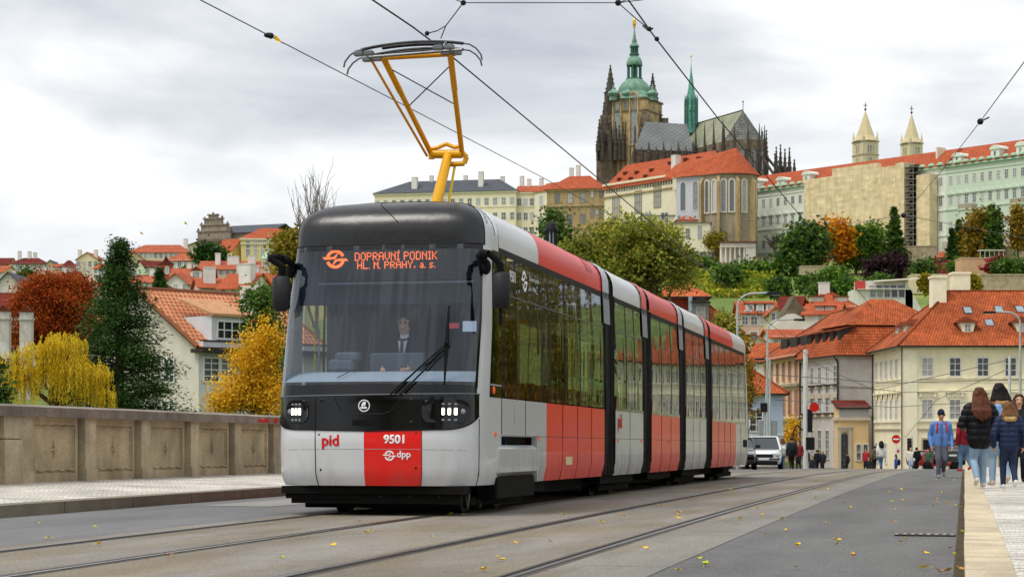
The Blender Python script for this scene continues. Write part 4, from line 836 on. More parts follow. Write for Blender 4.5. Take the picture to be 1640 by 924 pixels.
for x0, x1, y in ((1478, 1495, 704), (1520, 1535, 704), (1560, 1580, 700), (1600, 1616, 704)):
    q = MB(); q.box(xpx(x0, Yc) - A[0], -.03, 0, xpx(x1, Yc) - A[0], 0, zpx(y, Yc) - zb_); q.obj('shop_opening', M('opening_dark', '191a1c', .4, .2), T)
    q = MB(); a_, b_ = xpx(x0, Yc) - A[0], xpx(x1, Yc) - A[0]; zt = zpx(y, Yc) - zb_; q.box(a_ - .12, -.1, 0, a_, 0, zt); q.box(b_, -.1, 0, b_ + .12, 0, zt); q.box(a_ - .12, -.1, zt, b_ + .12, 0, zt + .18); q.box(a_, -.06, zt - 1.0, b_, 0, zt - .94); q.obj('opening_frame', STONE, T)
def on_front_slope(T, D, rh, L_, x, fs_, ov=.75): return Vector((x, D / 2 * fs_, T['_h'] + .06 + rh * fs_))
for px, fs_ in ((1556, .60), (1607, .62), (1641, .62), (1583, .36), (1690, .6)):      # skylights
    x = xpx(px, Yc + 3) - A[0]; p = on_front_slope(T, 15.2, 5.2, Lw, x, fs_); an = atan2(5.2, 7.6); Tm = Matrix.Translation(p) @ Matrix.Rotation(an, 4, 'X')
    q = MB(); q.box(-.42, -.6, .0, .42, .6, .14, 0, Tm); q.box(-.34, -.5, .14, .34, .5, .15, 1, Tm); q.obj('skylight', [GUT, M('skylight_glass', '8a97a0', .1, .2)], ro)
def hip_dormer(par, p, w, h, dl, rz, mt, rt):
    Tm = Matrix.Translation(p) @ Matrix.Rotation(rz, 4, 'Z'); q = MB(); q.prism([(-w / 2, h), (w / 2, h), (w / 2 * .55, 0), (-w / 2 * .55, 0)], 'y', 0, dl); q.xf(Tm); d = q.obj('dormer', mt, par)
    q = MB(); q.add([Tm @ Vector(v) for v in ((-w * .72, -.2, h - .05), (w * .72, -.2, h - .05), (0, dl * .35, h + .55), (0, dl * 2.2, h + .6), (-w * .72, dl * 1.3, h - .02), (w * .72, dl * 1.3, h - .02))], ((0, 1, 2), (0, 2, 3, 4), (1, 5, 3, 2))); q.obj('dormer_roof', rt, d)
    O('window', win_mesh(.62, .8, 2, 2, .06, .05, WINF), d, Tm @ Vector((0, -.005, .12)), (0, 0, rz))
for px in (1549, 1637, 1725): hip_dormer(ro, on_front_slope(T, 15.2, 5.2, Lw, xpx(px, Yc + 1.5) - A[0], .17), 1.5, 1.05, 1.2, 0, YC2, TILE)
for yy in (5.3, 9.2): hip_dormer(ro, Vector((1.05, yy, T['_h'] + 1.0)), 1.4, .95, 1.1, -pi / 2, YC2, TILE)
for x0, x1, y0, y1, dy in ((1491, 1513, 446, 482, 6.6), (1524, 1551, 440, 474, 8.6)):
    Yk = Yc + dy; q = MB(); q.box(xpx(x0, Yk) - A[0], dy - .8, zpx(y1 + 4, Yk) - zb_ - .6, xpx(x1, Yk) - A[0], dy + .8, zpx(y0, Yk) - zb_); q.box(xpx(x0, Yk) - A[0] - .1, dy - .9, zpx(y0, Yk) - zb_, xpx(x1, Yk) - A[0] + .1, dy + .9, zpx(y0, Yk) - zb_ + .2); q.obj('chimney', YC2, ro)
q = MB(); q.tube((-.3, -.22, 0), (-.3, -.22, hz_ - .2), .06); q.obj('downpipe', GUT, T); q = MB(); q.tube((-.2, 15.0, 0), (-.2, 15.0, hz_), .07); q.obj('downpipe', GUT, T)
# grey mansard house with eyebrow dormers
GP = plaster('plaster_grey', 'cac6c0', .22, .08); GP2 = plaster('plaster_grey_warm', 'c8bca6', .2)
cA = Vector((*P2(1343, 200), 0)); fA = Vector((*P2(1283, 212.5), 0)); dv = (cA - fA); Lg = dv.length; back = Vector((-dv.y, dv.x, 0)).normalized()
def mansard(name, label, A, B, depth, zb, ze, wall, zm, zr_, inset, inset2, rows, rmat, sides=(), group=None, belts=()):
    T, _ = house(name, label, 'house', A, B, depth, zb, ze, wall, ('none', 0, 0, 0), rows=rows, sides=sides, near=True, belts=belts)
    L_ = T['_L']; h = T['_h']; o = .55; q = MB()
    def ring(i, z): return [Vector((i, i, z)), Vector((L_ - i, i, z)), Vector((L_ - i, depth - i, z)), Vector((i, depth - i, z))]
    r0 = ring(-o, h - .1); r1 = ring(inset, zm - zb); r2 = [Vector((inset2, depth / 2, zr_ - zb)), Vector((L_ - inset2, depth / 2, zr_ - zb))] if L_ > depth else [Vector((L_ / 2, inset2, zr_ - zb)), Vector((L_ / 2, depth - inset2, zr_ - zb))]
    def uvf(p):
        n = (p[1] - p[0]).cross(p[2] - p[0]).normalized(); u = Vector((0, 0, 1)).cross(n).normalized(); v = n.cross(u); q.poly(p, 0, [((w - p[0]).dot(u), (w - p[0]).dot(v)) for w in p])
    for k in range(4): uvf([r0[k], r0[(k + 1) % 4], r1[(k + 1) % 4], r1[k]])
    r1 = [p + Vector((0, 0, .15)) + (p - Vector((L_ / 2, depth / 2, p.z))).normalized() * .25 for p in r1]
    if L_ > depth: uvf([r1[0], r1[1], r2[1], r2[0]]); uvf([r1[2], r1[3], r2[0], r2[1]]); uvf([r1[1], r1[2], r2[1]]); uvf([r1[3], r1[0], r2[0]])
    else: uvf([r1[3], r1[0], r2[0], r2[1]]); uvf([r1[1], r1[2], r2[1], r2[0]]); uvf([r1[0], r1[1], r2[0]]); uvf([r1[2], r1[3], r2[1]])
    q.poly([p - Vector((0, 0, .12)) for p in r0][::-1], 1)
    for k in range(4): q.quad(r0[k] - Vector((0, 0, .12)), r0[(k + 1) % 4] - Vector((0, 0, .12)), r0[(k + 1) % 4], r0[k], 1)
    ro = q.obj('roof', [rmat, GUT], T); return T, ro
bz = zpx(800, 205); G0 = 200
gz = lambda py: zpx(py, G0)
T, ro = mansard('mansard_house', 'grey town house with red mansard roof and slanting eyebrow dormers', fA, cA, 13.5, bz, gz(567), GP, gz(521), zpx(479, 207), 1.5, 5.5, ((gz(614), 1.9, 1.15, 5, .12, .93, 2, 3), (gz(660), 2.6, 1.15, 5, .12, .93, 2, 4), (gz(736), 3.0, 1.3, 5, .12, .93, 2, 3)), TILE, belts=((gz(667), .25, .14, GP2), (gz(573), .4, .3, GP2), (gz(620), .12, .06, GP2)))
for i in range(5):
    x = Lg * (.12 + .81 * i / 4)
    for z in (614, 660, 633):
        q = MB(); q.box(-.8, -.28 if z != 633 else -.2, -.22, .8, 0, 0 if z != 633 else .25); o = q.obj('window_box' if z != 633 else 'window_hood', M('window_box_dark', '4a423a', .9, .3, 3) if z != 633 else GP2, T); o.location = (x, 0, gz(z) - bz)
for i in range(5):                                      # eyebrow dormers: dark slanting wedges
    x = Lg * (.10 + .78 * i / 4); h = T['_h']; q = MB(); q.add([(x - .5, .55, h + 1.5), (x + .6, .55, h + 1.5), (x + .6, .5, h + 2.45), (x - .5, .5, h + 2.45), (x - .5, 2.0, h + 2.9), (x + .6, 2.0, h + 2.9)], ((0, 1, 2, 3), (3, 2, 5, 4), (0, 3, 4), (1, 5, 2)))
    q.obj('dormer', M('dormer_dark', '2e2a29', .6, .2), ro)
    q = MB(); q.add([(x - .6, .35, h + 2.4), (x + .7, .35, h + 2.4), (x + .7, 2.2, h + 2.95), (x - .6, 2.2, h + 2.95), (x - .6, .35, h + 2.5), (x + .7, .35, h + 2.5), (x + .7, 2.2, h + 3.05), (x - .6, 2.2, h + 3.05)], ((0, 3, 2, 1), (4, 5, 6, 7), (0, 1, 5, 4), (1, 2, 6, 5), (3, 0, 4, 7))); q.obj('dormer_roof', TILE, ro)
q = MB(); q.tube((Lg + .1, -.12, 0), (Lg + .1, -.12, T['_h'] - .8), .10); q.tube((Lg + .1, -.12, T['_h'] - .8), (Lg - .6, -.4, T['_h']), .10); q.obj('downpipe', GUT, T); q = MB(); q.tube((.0, -.12, 0), (.0, -.12, T['_h']), .1); q.obj('downpipe', GUT, T)
q = MB(); q.box(Lg + .02, 4.0, gz(604) - bz, Lg + .10, 11, gz(600) - bz); q.box(Lg + .02, 5, gz(578) - bz, Lg + .08, 11, gz(575) - bz); q.box(Lg + .02, 5, gz(600) - bz, Lg + .07, 5.3, gz(578) - bz); q.obj('blind_panel', GP2, T)
# pink house further up the street
PK = plaster('plaster_pink', 'c99a80', .2); PK2 = plaster('plaster_peach', 'e6ceb4', .15)
c2, f2 = Vector((*P2(1280, 213.5), 0)), Vector((*P2(1222, 232), 0))
pz = lambda py: zpx(py, 214)
T, ro = house('town_house', 'peach and pink town house with dark roof skylights between the blue and grey houses', 'house', f2, c2, 14, pz(800), pz(568), PK2, ('hip', 5.2, .6, (5, 5)), TILE, rows=((pz(609), 2.2, 1.2, 6, .1, .93, 2, 3), (pz(664), 2.7, 1.2, 6, .1, .93, 2, 4), (pz(735), 3.2, 1.6, 5, .12, .9, 2, 3)), near=True, ridgecap=True, fr=PK, belts=((pz(618), .3, .35, STONE), (pz(674), .35, .4, STONE), (pz(572), .4, .3, PK2)))
for i in range(3):
    x = 4 + 5.0 * i; q = MB(); q.prism([(1.2, T['_h'] + .9), (3.4, T['_h'] + 2.5), (1.2, T['_h'] + 2.2)], 'x', x, x + 3.2); q.obj('dormer', M('dormer_dark', '2e2a29', .6, .2), ro)
for i in range(6):
    for dx_ in (-1.0, .62): x = T['_L'] * (.1 + .83 * i / 5) + dx_; MB().box(x, -.05, pz(664) - pz(800), x + .38, 0, pz(628) - pz(800)).obj('wall_strip', PK, T)

# low ochre annex with an arched door, in front of the grey gable wall
oc = plaster('plaster_ochre', 'dfc290', .15); Yo = 196; A = P2(1344, Yo); Bq = P2(1391, Yo); zz = lambda py: zpx(py, Yo)
T, ro = house('annex_house', 'low ochre annex with an arched doorway between the grey and the yellow house', 'house', A, Bq, 3.2, zz(790), zz(652), oc, ('shed', .7, .25, 0), TILED, near=True, rows=((zz(738), 1.7, .6, 2, .66, .9, 1, 2),), belts=((zz(673), .3, .2, GP2),))
q = MB(); w_ = MB()
dx = Bq[0] - A[0]; zt = zz(700) - zz(790); x0, x1 = .15, dx * .32; q.box(x0 - .3, -.12, 0, x0, 0, zt + .9); q.box(x1, -.12, 0, x1 + .3, 0, zt + .9); q.box(x0, -.12, zt + .6, x1, 0, zt + .9); q.box(x0 - .35, -.2, zt + .9, x1 + .35, 0, zt + 1.1); q.obj('door_surround', plaster('surround_pale', 'bdb5a4', .2), T)
O('door', win_mesh(x1 - x0, zt + .5, 1, 1, .06, .05, WING, True), T, ((x0 + x1) / 2, 0, 0))
gf = MB()
for k in range(30): gf.tube((dx * k / 29, -.1, zz(672) - zz(790)), (dx * k / 29, -.1, zz(652) - zz(790)), .035, n=4)
gf.box(0, -.14, zz(653) - zz(790), dx, -.06, zz(651) - zz(790)); gf.box(0, -.09, zz(672) - zz(790), dx, -.02, zz(655) - zz(790)); gf.obj('railing_panel', M('railing_grey', 'a9aaa6', .6, .1), T)
# blue house on the other side of the street
bl = plaster('plaster_blue', 'a9b6cc', .12); Yb = 165; A = P2(1150, Yb); Bq = P2(1254, Yb); zz = lambda py: zpx(py, Yb)
T, ro = house('cottage', 'pale blue low house with red tiled roof beside the white car', 'house', A, Bq, 7.5, zz(790), zz(628), bl, ('hip', 2.6, .45, (0, 3.2)), TILE, near=True, ridgecap=True, rows=((zz(692), 1.9, 1.15, 1, (xpx(1211, Yb) - A[0]) / (Bq[0] - A[0]), 1, 2, 3), (zz(692), 1.9, 1.15, 1, .25, 1, 2, 3)), belts=((zz(697), .12, .05, WHITEW), (zz(633), .25, .2, WHITEW)))
# tall red-roofed house behind the tram, with tile-hung upper floor and a dormer
Yt = 205; zz = lambda py: zpx(py, Yt); A = P2(1020, Yt); Bq = P2(1186, Yt)
T, ro = house('tiled_house', 'house with steep red tiled roof and grey dormer rising behind the tram', 'house', A, Bq, 13, zz(800), zz(532), PK2, ('hip', (532 - 468) * Yt / F, .4, (4.2, 3.9)), TILE, near=True, ridgecap=True, rows=((zz(580), 2, 1.2, 5, .1, .9, 2, 3),))
q = MB(); hh = T['_h']; x0, x1 = xpx(1054, Yt) - A[0], xpx(1136, Yt) - A[0]; z1 = zz(472) - zz(800); q.box(x0, 1.2, hh + .6, x1, 9.5, z1, 0); q.obj('upper_storey', M_tiles('tile_hanging', 'c4593a', 'b24c2e', .3, .4, .05), ro)
up = roof_faces(x1 - x0, 8.3, 0, 2.3, 'hip', .35, 2.6); q = roof_mesh(up); q.xf(Matrix.Translation((x0, 1.2, z1))); q.obj('upper_roof', [TILE2, GUT], ro)
dxm = xpx(1123, Yt) - A[0]; q = MB(); q.box(dxm - .85, .6, zz(522) - zz(800), dxm + .85, 3, zz(484) - zz(800)); do = q.obj('dormer', M('dormer_grey', '6f7470', .7, .15), ro); q = MB(); q.prism([(dxm - 1.1, zz(484) - zz(800)), (dxm + 1.1, zz(484) - zz(800)), (dxm, zz(478) - zz(800) + .3)], 'y', .3, 3.2); q.obj('dormer_roof', GUT, do); O('window', win_mesh(1.0, 1.6, 2, 3, .09, .07, WING), do, (dxm, .59, zz(516) - zz(800)))
q = MB(); q.tube((xpx(1107, Yt) - A[0], .8, zz(510) - zz(800)), (xpx(1107, Yt) - A[0], .8, zz(474) - zz(800)), .25, n=10); q.obj('flue', M('flue_metal', '9aa3a8', .35, .1, metal=.6), ro)
# ============================================================ white house beyond the parapet
LWp = plaster('plaster_white_warm', 'cfc8bc', .14); LWf = plaster('plaster_white_cool', 'cdd0d6', .10)
Yh = 105; cx_, cy_ = P2(318, Yh); ph = radians(47); zz = lambda py: zpx(py, Yh); Bq = (cx_ + cos(ph) * 9, cy_ + sin(ph) * 9)
D_ = 10.6; rhh = zpx(468, 111) - zz(555)
T, ro = house('gabled_house', 'white gabled house with a wide orange tiled roof and dormer behind the yellow trees', 'house', (cx_, cy_), Bq, D_, zz(820), zz(555), LWp, ('gable', rhh, .28, 0), M_tiles('roman_tiles', 'e09a70', 'd08660', .3, .42, .05, blotch=.3), near=True, ridgecap=True, rows=((zz(612), 1.36, 1.14, 3, .09, .345, 2, 4),), sides=(('l', ((zz(612), 1.35, .95, 1, 1 - 2.45 / D_, 1, 2, 3), (zz(680), 1.35, 1.0, 1, 1 - 2.45 / D_, 1, 2, 3))),))
LL = T['_L']; hh = T['_h']
q = MB(); q.box(0, -.008, 0, LL, -.001, hh - .2); q.obj('front_render', LWf, T)
q = MB(); q.box(-.3, -.75, hh - .32, LL, .3, hh - .12, 0); q.box(.1, -.3, hh + .28, LL, -.0, hh + .36, 0); q.obj('canopy', GUT, T)
q = MB(); q.box(.1, -.25, hh - .1, LL, .25, hh + .28); q.obj('parapet_band', LWf, T)
x0 = .95; dw = MB(); dw.box(x0, .1, hh + .36, x0 + 2.6, 2.6, hh + 1.68); do = dw.obj('dormer', LWf, ro); O('window', win_mesh(2.1, 1.05, 4, 2, .10, .07, WINF), do, (x0 + 1.35, .1, hh + .42))
q = MB(); q.prism([(-.15, hh + 1.66), (2.9, hh + 2.6), (2.9, hh + 2.75), (-.15, hh + 1.8)], 'x', x0 - .15, x0 + 2.85); q.obj('dormer_roof', M('dormer_tiles', 'b98a66', .85, .2, 3), do)
Yk = 112; A = P2(384, Yk)
q = MB(); q.bbox(xpx(384, Yk), Yk, zpx(560, Yk), xpx(413, Yk), Yk + 1.2, zpx(458, Yk), .02); tag(q.obj('wall_stub', WHITEW), 'tall white plastered chimney wall rising right of the orange roof', 'wall')
# ============================================================ the castle on its hill
CY_ = plaster('palace_yellow', 'e8dfbe', .1); CY2 = plaster('palace_cream', 'e2dac0', .12); CST = plaster('palace_stone', 'b09a72', .35, .2); GRN = plaster('palace_pale_green', 'd9dfd2', .08); GRN2 = plaster('palace_green', 'c4d3bf', .08); LAV = plaster('chapel_lavender', 'c3c2cc', .1); GRT = M('cornice_green', '9fbfa4', .7, .1)
CHW = lambda fx, fy, h0, h1, w=1.6: (fx, fy, w, w, h0, h1, WHITEW)
z8 = lambda py, Y=800: zpx(py, Y)
def rowpx(ys, h, w, n, x0, x1, Y=800, ny=2, *a): return [(zpx(y, Y), h, w, n, x0, x1, 2, ny, *a) for y in ys]
# long yellow palace with slate roof
A, B = P2(600, 812), P2(826, 800)
house('palace', 'long yellow palace with a grey slate roof and white chimneys right of the pantograph', 'palace', A, B, 22, z8(430), z8(304), CY_, ('hip', (304 - 281) * 200 / 797, .8, (12, 9)), SLATE, rows=rowpx((328, 352, 376), 3.2, 2.0, 17, .02, .975), belts=((z8(308), .8, .5, CY2), (z8(331), .3, .2, CY2)), sides=(('r', rowpx((328, 352), 3.2, 2.0, 5, .12, .9)),), chim=(CHW(.27, .18, 1.5, 6.4, 2.2), CHW(.36, .5, 4.5, 7.8), CHW(.74, .2, 2, 8, 2.0), CHW(.60, .55, 5, 7.6), CHW(.99, .7, 1, 7.2), CHW(.86, .6, 5, 7)))
A, B = P2(826, 803), P2(870, 801)
house('palace', 'short yellow palace wing with red roof joining the slate roofed palace', 'palace', A, B, 18, z8(430), z8(306), CY_, ('hip', 3.4, .6, (0, 0)), TILEF, rows=rowpx((329, 352, 375), 3.2, 1.9, 4, .13, .82), belts=((z8(309), .7, .5, CY2), (z8(331), .3, .2, CY2)), chim=(CHW(.35, .5, 2, 6), CHW(.8, .5, 2, 6.2)))
# stone wing with tall cross windows
A, B = P2(876, 792), P2(969, 787); sz = lambda py: zpx(py, 790)
T, ro = house('palace', 'tan stone palace wing with tall cross windows under a red hipped roof', 'palace', A, B, 22, sz(440), sz(302), CST, ('hip', 6.2, .9, (7, 8)), TILEO, rows=[(sz(326), 4.2, 2.2, 3, .18, .62, 2, 2), (sz(318), 3.4, 1.5, 2, .78, .93, 1, 2), (sz(360), 4.2, 2.4, 2, .39, .62, 2, 2), (sz(350), 3.6, 1.5, 2, .78, .93, 1, 2), (sz(345), 2, 1.2, 1, .86, 1, 1, 1)], fr=M('window_stone_frame', '8c7a5c', .9, .1), belts=((sz(331), .7, .5, CST), (sz(306), .6, .6, CST), (sz(366), .6, .5, CST)), sides=(('l', [(sz(326), 4.2, 2.4, 2, .3, .7, 2, 2), (sz(358), 4.2, 2.4, 2, .3, .7, 2, 2)]),), chim=(CHW(.3, .7, 4, 10), CHW(.42, .7, 4, 11)))
A, B = P2(856, 800), P2(878, 793)
house('palace', 'narrow stone bay with a tall window beside the stone palace wing', 'palace', A, B, 14, sz(440), sz(303), CY2, ('hip', 4, .5, (0, 3)), TILEO, rows=[(sz(326), 4, 2.6, 1, .5, 1, 2, 2), (sz(359), 4, 2.6, 1, .5, 1, 2, 2)])
# old royal palace
A, B = P2(968, 785), P2(1108, 744); oz = lambda py: zpx(py, 785)
T, ro = house('palace', 'cream palace with a long steep red roof and a white end gable before the cathedral', 'palace', A, B, 24, oz(450), oz(303), CY2, ('hip', 10.4, .8, (0, 0)), TILEO, rows=[(oz(355), 9.5, 4.6, 1, .14, 1, 3, 2), (oz(350), 9, 4.4, 1, .40, 1, 3, 2), (oz(345), 9, 4.4, 1, .62, 1, 3, 2), (oz(311), 1.6, .9, 26, .03, .78, 1, 1)], fr=M('window_stone_frame', '8c7a5c', .9, .1), belts=((oz(318), .6, .5, CST), (oz(299), .8, .6, CY2)), chim=(CHW(.72, .2, 3, 9.5, 2.6), CHW(.1, .8, 2, 6)))
for i, (fx, fs_) in enumerate(((.1, .3), (.25, .5), (.25, .25), (.42, .5), (.42, .25), (.58, .7), (.74, .75), (.9, .7), (.1, .55))):
    p = Vector((T['_L'] * fx, 12 * fs_, T['_h'] + 10.4 * fs_)); q = MB(); q.box(p.x - .7, p.y - .9, p.z - .1, p.x + .7, p.y + 1.2, p.z + 1.0); q.obj('roof_vent', M('vent_dark', '5a2c22', .8, .2), ro)
q = MB(); A2 = T['_L'] * .86; q.box(A2 - 1.8, -1.6, oz(322) - oz(450), A2 + 1.8, 0, oz(302) - oz(450)); q.prism([(-2.0, oz(303) - oz(450)), (.5, oz(296) - oz(450)), (.5, oz(303) - oz(450))], 'x', A2 - 2.2, A2 + 2.2, 0); q.obj('bay', CY2, T)
q = MB(); q.box(-.3, -.35, oz(295) - oz(450), T['_L'] * .8, 4, oz(285) - oz(450)); 
# all saints chapel
A, B = P2(1083, 736), P2(1127, 730); az = lambda py: zpx(py, 733)
T, ro = house('chapel', 'lavender grey chapel with pointed windows and steep red roof below the cathedral choir', 'chapel', A, B, 16, az(450), az(283), LAV, ('none', 0, 0, 0), rows=[(az(338), 11, 2.6, 2, .25, .70, 2, 3, 'arch')])
ap = MB(); xa, xb = T['_L'], T['_L'] + 17; hh = T['_h']
ol = [(xa, -.5), (xa + 7, -2.0), (xa + 13, .6), (xa + 16.5, 5.5), (xa + 16.5, 11), (xa + 13, 15), (xa, 16)]; ap.prism(ol, 'z', 0, hh); ap.obj('apse', plaster('apse_stone', '9a907c', .35, .2), T)
bt = []
for (x0, y0), (x1, y1) in zip(ol[:5], ol[1:5]):
    a_ = Vector((x0, y0, 0)); b_ = Vector((x1, y1, 0)); dn = (b_ - a_).normalized(); nn = Vector((dn.y, -dn.x, 0)); an = atan2(dn.y, dn.x)
    for k in ((.5,) if (b_ - a_).length < 6.5 else (.28, .74)):
        p = a_.lerp(b_, k); O('window', win_mesh(2.6, 12.5, 2, 3, .5, .3, M('chapel_window_surround', 'cfc8ba', .9, .1), True, True), T, (p.x + nn.x * .1, p.y + nn.y * .1, az(345) - az(450)), (0, 0, an))
    q = MB(); Tm = Matrix.Translation(a_ + nn * .2) @ Matrix.Rotation(an, 4, 'Z'); q.box(-.5, -1.6, 0, .5, .5, hh - 3, 0, Tm); q.prism([(-1.6, hh - 3), (.5, hh - 3), (.5, hh - .3)], 'x', -.5, .5); q.v[-6:] = [tuple(Tm @ Vector(p)) for p in q.v[-6:]]; q.obj('buttress', CST, T)
rf = MB(); tip = (xa + 9.5, 7.5, az(238) - az(450)); tl_ = (-4.5, 7.5, az(258) - az(450)); e_ = [(-5, -1, hh), (xa, -1.2, hh)] + [(x + (.8 if x > xa else 0), y - .8 if y < 8 else y + .8, hh) for x, y in ol[1:]] + [(-5, 17, hh)]
def rface(p):
    v = [Vector(a_) for a_ in p]; n = (v[1] - v[0]).cross(v[2] - v[0]).normalized(); u = Vector((0, 0, 1)).cross(n).normalized(); w_ = n.cross(u); rf.poly(v, 0, [((c - v[0]).dot(u), (c - v[0]).dot(w_)) for c in v])
rface([e_[0], e_[1], tip, tl_])
for a_, b_ in zip(e_[1:7], e_[2:8]): rface([a_, b_, tip])
rface([e_[7], e_[8], tl_, tip]) if len(e_) > 8 else rface([e_[6], e_[7], tl_, tip])
rf.obj('roof', TILEO, T)
# institute: one long pale green front coming nearer to the right
I0, I1 = Vector((*P2(1150, 762), 0)), Vector((*P2(1700, 640), 0)); iz = zpx(312, 762)
def ipt(px):                                            # where the front crosses a picture column
    k = (px - CX) / F; d = I1 - I0; s = (k * I0.y - I0.x) / (d.x - k * d.y); return I0 + d * s
def ih(py, px): return zpx(py, ipt(px).y)
def block(x0, x1, name, label, wall, nwin, group=None):
    a_, b_ = ipt(x0), ipt(x1); n = nwin; zt = iz
    T, ro = house(name, label, 'palace', a_, b_, 17, zt - 42, zt, wall, ('hip', 6.4, .7, (0, 0) if x0 > 1160 else (7, 0)), TILEO, rows=[(zt - 7.0, 3.0, 1.7, n, .04, .96, 2, 3), (zt - 13.8, 3.2, 1.7, n, .04, .96, 2, 3), (zt - 22.3, 3.0, 1.7, n, .04, .96, 2, 3)], fr=WHITEW, belts=((zt - 1.0, .55, .8, GRT), (zt - 15.6, .4, .3, wall), (zt - 24.2, .5, .3, wall), (zt - 3.0, .2, .2, wall)), group=group)
    L_ = T['_L']; hh = T['_h']
    for i in range(n):
        x = L_ * (.04 + .92 * i / (n - 1)); q = MB(); m_ = 9
        q.add([(x + cos(pi * k / m_) * 1.5, -.45, hh - 10.4 + sin(pi * k / m_) * .9) for k in range(m_ + 1)] + [(x + cos(pi * k / m_) * 1.5, 0, hh - 10.4 + sin(pi * k / m_) * .9) for k in range(m_ + 1)], [tuple(range(m_, -1, -1))] + [(k, k + 1, m_ + 2 + k, m_ + 1 + k) for k in range(m_)]); q.obj('window_hood', wall, T)
        q = MB(); q.lathe([(0, -.1), (1.25, 0), (1.2, .5), (.7, .95), (0, 1.1)], (x, -.3, hh + .0), 10); q.obj('attic_scroll', GRT, T)
    return T, ro
T, ro = block(1150, 1300, 'palace', 'pale green palace front with white dormers left of the scaffold sheeting', GRN, 13)
def wdorm(T, ro, fx, w=3.0, big=False):
    x = T['_L'] * fx; hh = T['_h']; q = MB(); q.box(x - w / 2, -.3, hh, x + w / 2, 3.5, hh + (3.0 if big else 2.2)); m_ = 8; q.prism([(x + cos(pi * k / m_) * w * .62, hh + (3.0 if big else 2.2) + sin(pi * k / m_) * w * .42) for k in range(m_ + 1)], 'y', -.6, 4.5); d = q.obj('dormer', GRN, ro); O('window', win_mesh(1.1, 1.9, 1, 1, .12, .1, GRN, True, True), d, (x, -.32, hh + .7))
for fx, b in ((.12, 0), (.42, 1), (.68, 0), (.95, 1)): wdorm(T, ro, fx, 3.4, b)
for fx in (.26, .80):                                   # bays with balconies
    x = T['_L'] * fx; hh = T['_h']; q = MB(); q.lathe([(3.6, -30), (3.6, -16.5), (4.0, -16.3), (4.0, -15.9)], (x, .5, hh), 10); bay = q.obj('bay', GRN, T); q = MB(); q.lathe([(3.9, -15.9), (3.9, -14.4), (3.6, -14.4), (3.6, -15.9)], (x, .5, hh), 10); q.obj('balcony', M('balcony_stone', 'a39a86', .9, .25), bay)
    for k in (-1, 0, 1): O('window', win_mesh(1.4, 3.4, 2, 3, .15, .12, WHITEW, False, True), bay, (x + k * 2.2, .5 - 3.55 + abs(k) * .75, hh - 22.5), (0, 0, k * .65))
T2, ro2 = block(1516, 1700, 'palace', 'pale green palace front with a bright red roof right of the scaffold tower', GRN2, 14)
for fx, b in ((.10, 0), (.44, 1), (.66, 1), (.88, 0)): wdorm(T2, ro2, fx, 3.4, b)
for fx in (.20, .66):
    x = T2['_L'] * fx; hh = T2['_h']; q = MB(); q.lathe([(3.6, -26), (3.6, -16.5), (4.0, -16.3), (4.0, -15.9)], (x, .5, hh), 10); bay = q.obj('bay', GRN2, T2); q = MB(); q.lathe([(3.9, -15.9), (3.9, -14.4), (3.6, -14.4), (3.6, -15.9)], (x, .5, hh), 10); q.obj('balcony', M('balcony_stone', 'a39a86', .9, .25), bay)
    for k in (-1, 0, 1): O('window', win_mesh(1.4, 3.4, 2, 3, .15, .12, WHITEW, False, True), bay, (x + k * 2.2, .5 - 3.55 + abs(k) * .75, hh - 22.5), (0, 0, k * .65))
q = MB(); q.box(-.2, -2.2, 0, T2['_L'], -.05, T2['_h'] - 26.2); q.obj('base_wall', plaster('base_wall_grey', 'b3aa9c', .25), T2)
T3, ro3 = block(1300, 1516, 'palace', 'middle palace front hidden behind scaffold sheeting under a red roof', GRN, 16)
q = MB(); xr = T3['_L'] * .88; q.box(xr - .5, 4, T3['_h'] + 1, xr + .2, 8.5, T3['_h'] + 7.2); q.obj('fire_wall', CY2, ro3)
# scaffold with sheeting
def sheet_mat():
    m = bpy.data.materials.new('scaffold_sheeting'); m.use_nodes = True; t = m.node_tree; b = t.nodes['Principled BSDF']; L = t.links.new
    tc = N(t, 'ShaderNodeTexCoord'); br = N(t, 'ShaderNodeTexBrick'); br.offset = 0; br.inputs['Scale'].default_value = 1; br.inputs['Brick Width'].default_value = 2.6; br.inputs['Row Height'].default_value = 2.1; br.inputs['Mortar Size'].default_value = .07; br.inputs['Mortar Smooth'].default_value = 1
    br.inputs['Color1'].default_value = (*lin('e0cda6'), 1); br.inputs['Color2'].default_value = (*lin('d8c49a'), 1); br.inputs['Mortar'].default_value = (*lin('b9a47e'), 1); L(tc.outputs['UV'], br.inputs['Vector'])
    n = N(t, 'ShaderNodeTexNoise'); n.inputs['Scale'].default_value = .35; n.inputs['Detail'].default_value = 8; mp = N(t, 'ShaderNodeMapping'); mp.inputs['Scale'].default_value = (1.6, .5, 1); L(tc.outputs['UV'], mp.inputs[0]); L(mp.outputs[0], n.inputs['Vector'])
    r = N(t, 'ShaderNodeMapRange'); r.inputs[1].default_value = .35; r.inputs[2].default_value = .68; r.inputs[3].default_value = .84; r.inputs[4].default_value = 1.12; L(n.outputs[0], r.inputs[0]); v = N(t, 'ShaderNodeVectorMath', operation='SCALE'); L(br.outputs[0], v.inputs[0]); L(r.outputs[0], v.inputs['Scale']); L(v.outputs[0], b.inputs['Base Color']); b.inputs['Roughness'].default_value = .8
    bp = N(t, 'ShaderNodeBump'); bp.inputs['Distance'].default_value = .4; bp.inputs['Strength'].default_value = .5; L(n.outputs[0], bp.inputs['Height']); L(bp.outputs[0], b.inputs['Normal']); return m
SHEET = sheet_mat(); a_, b_ = ipt(1297), ipt(1512); d = b_ - a_; ang = atan2(d.y, d.x); Ls = d.length; zs = iz - 40
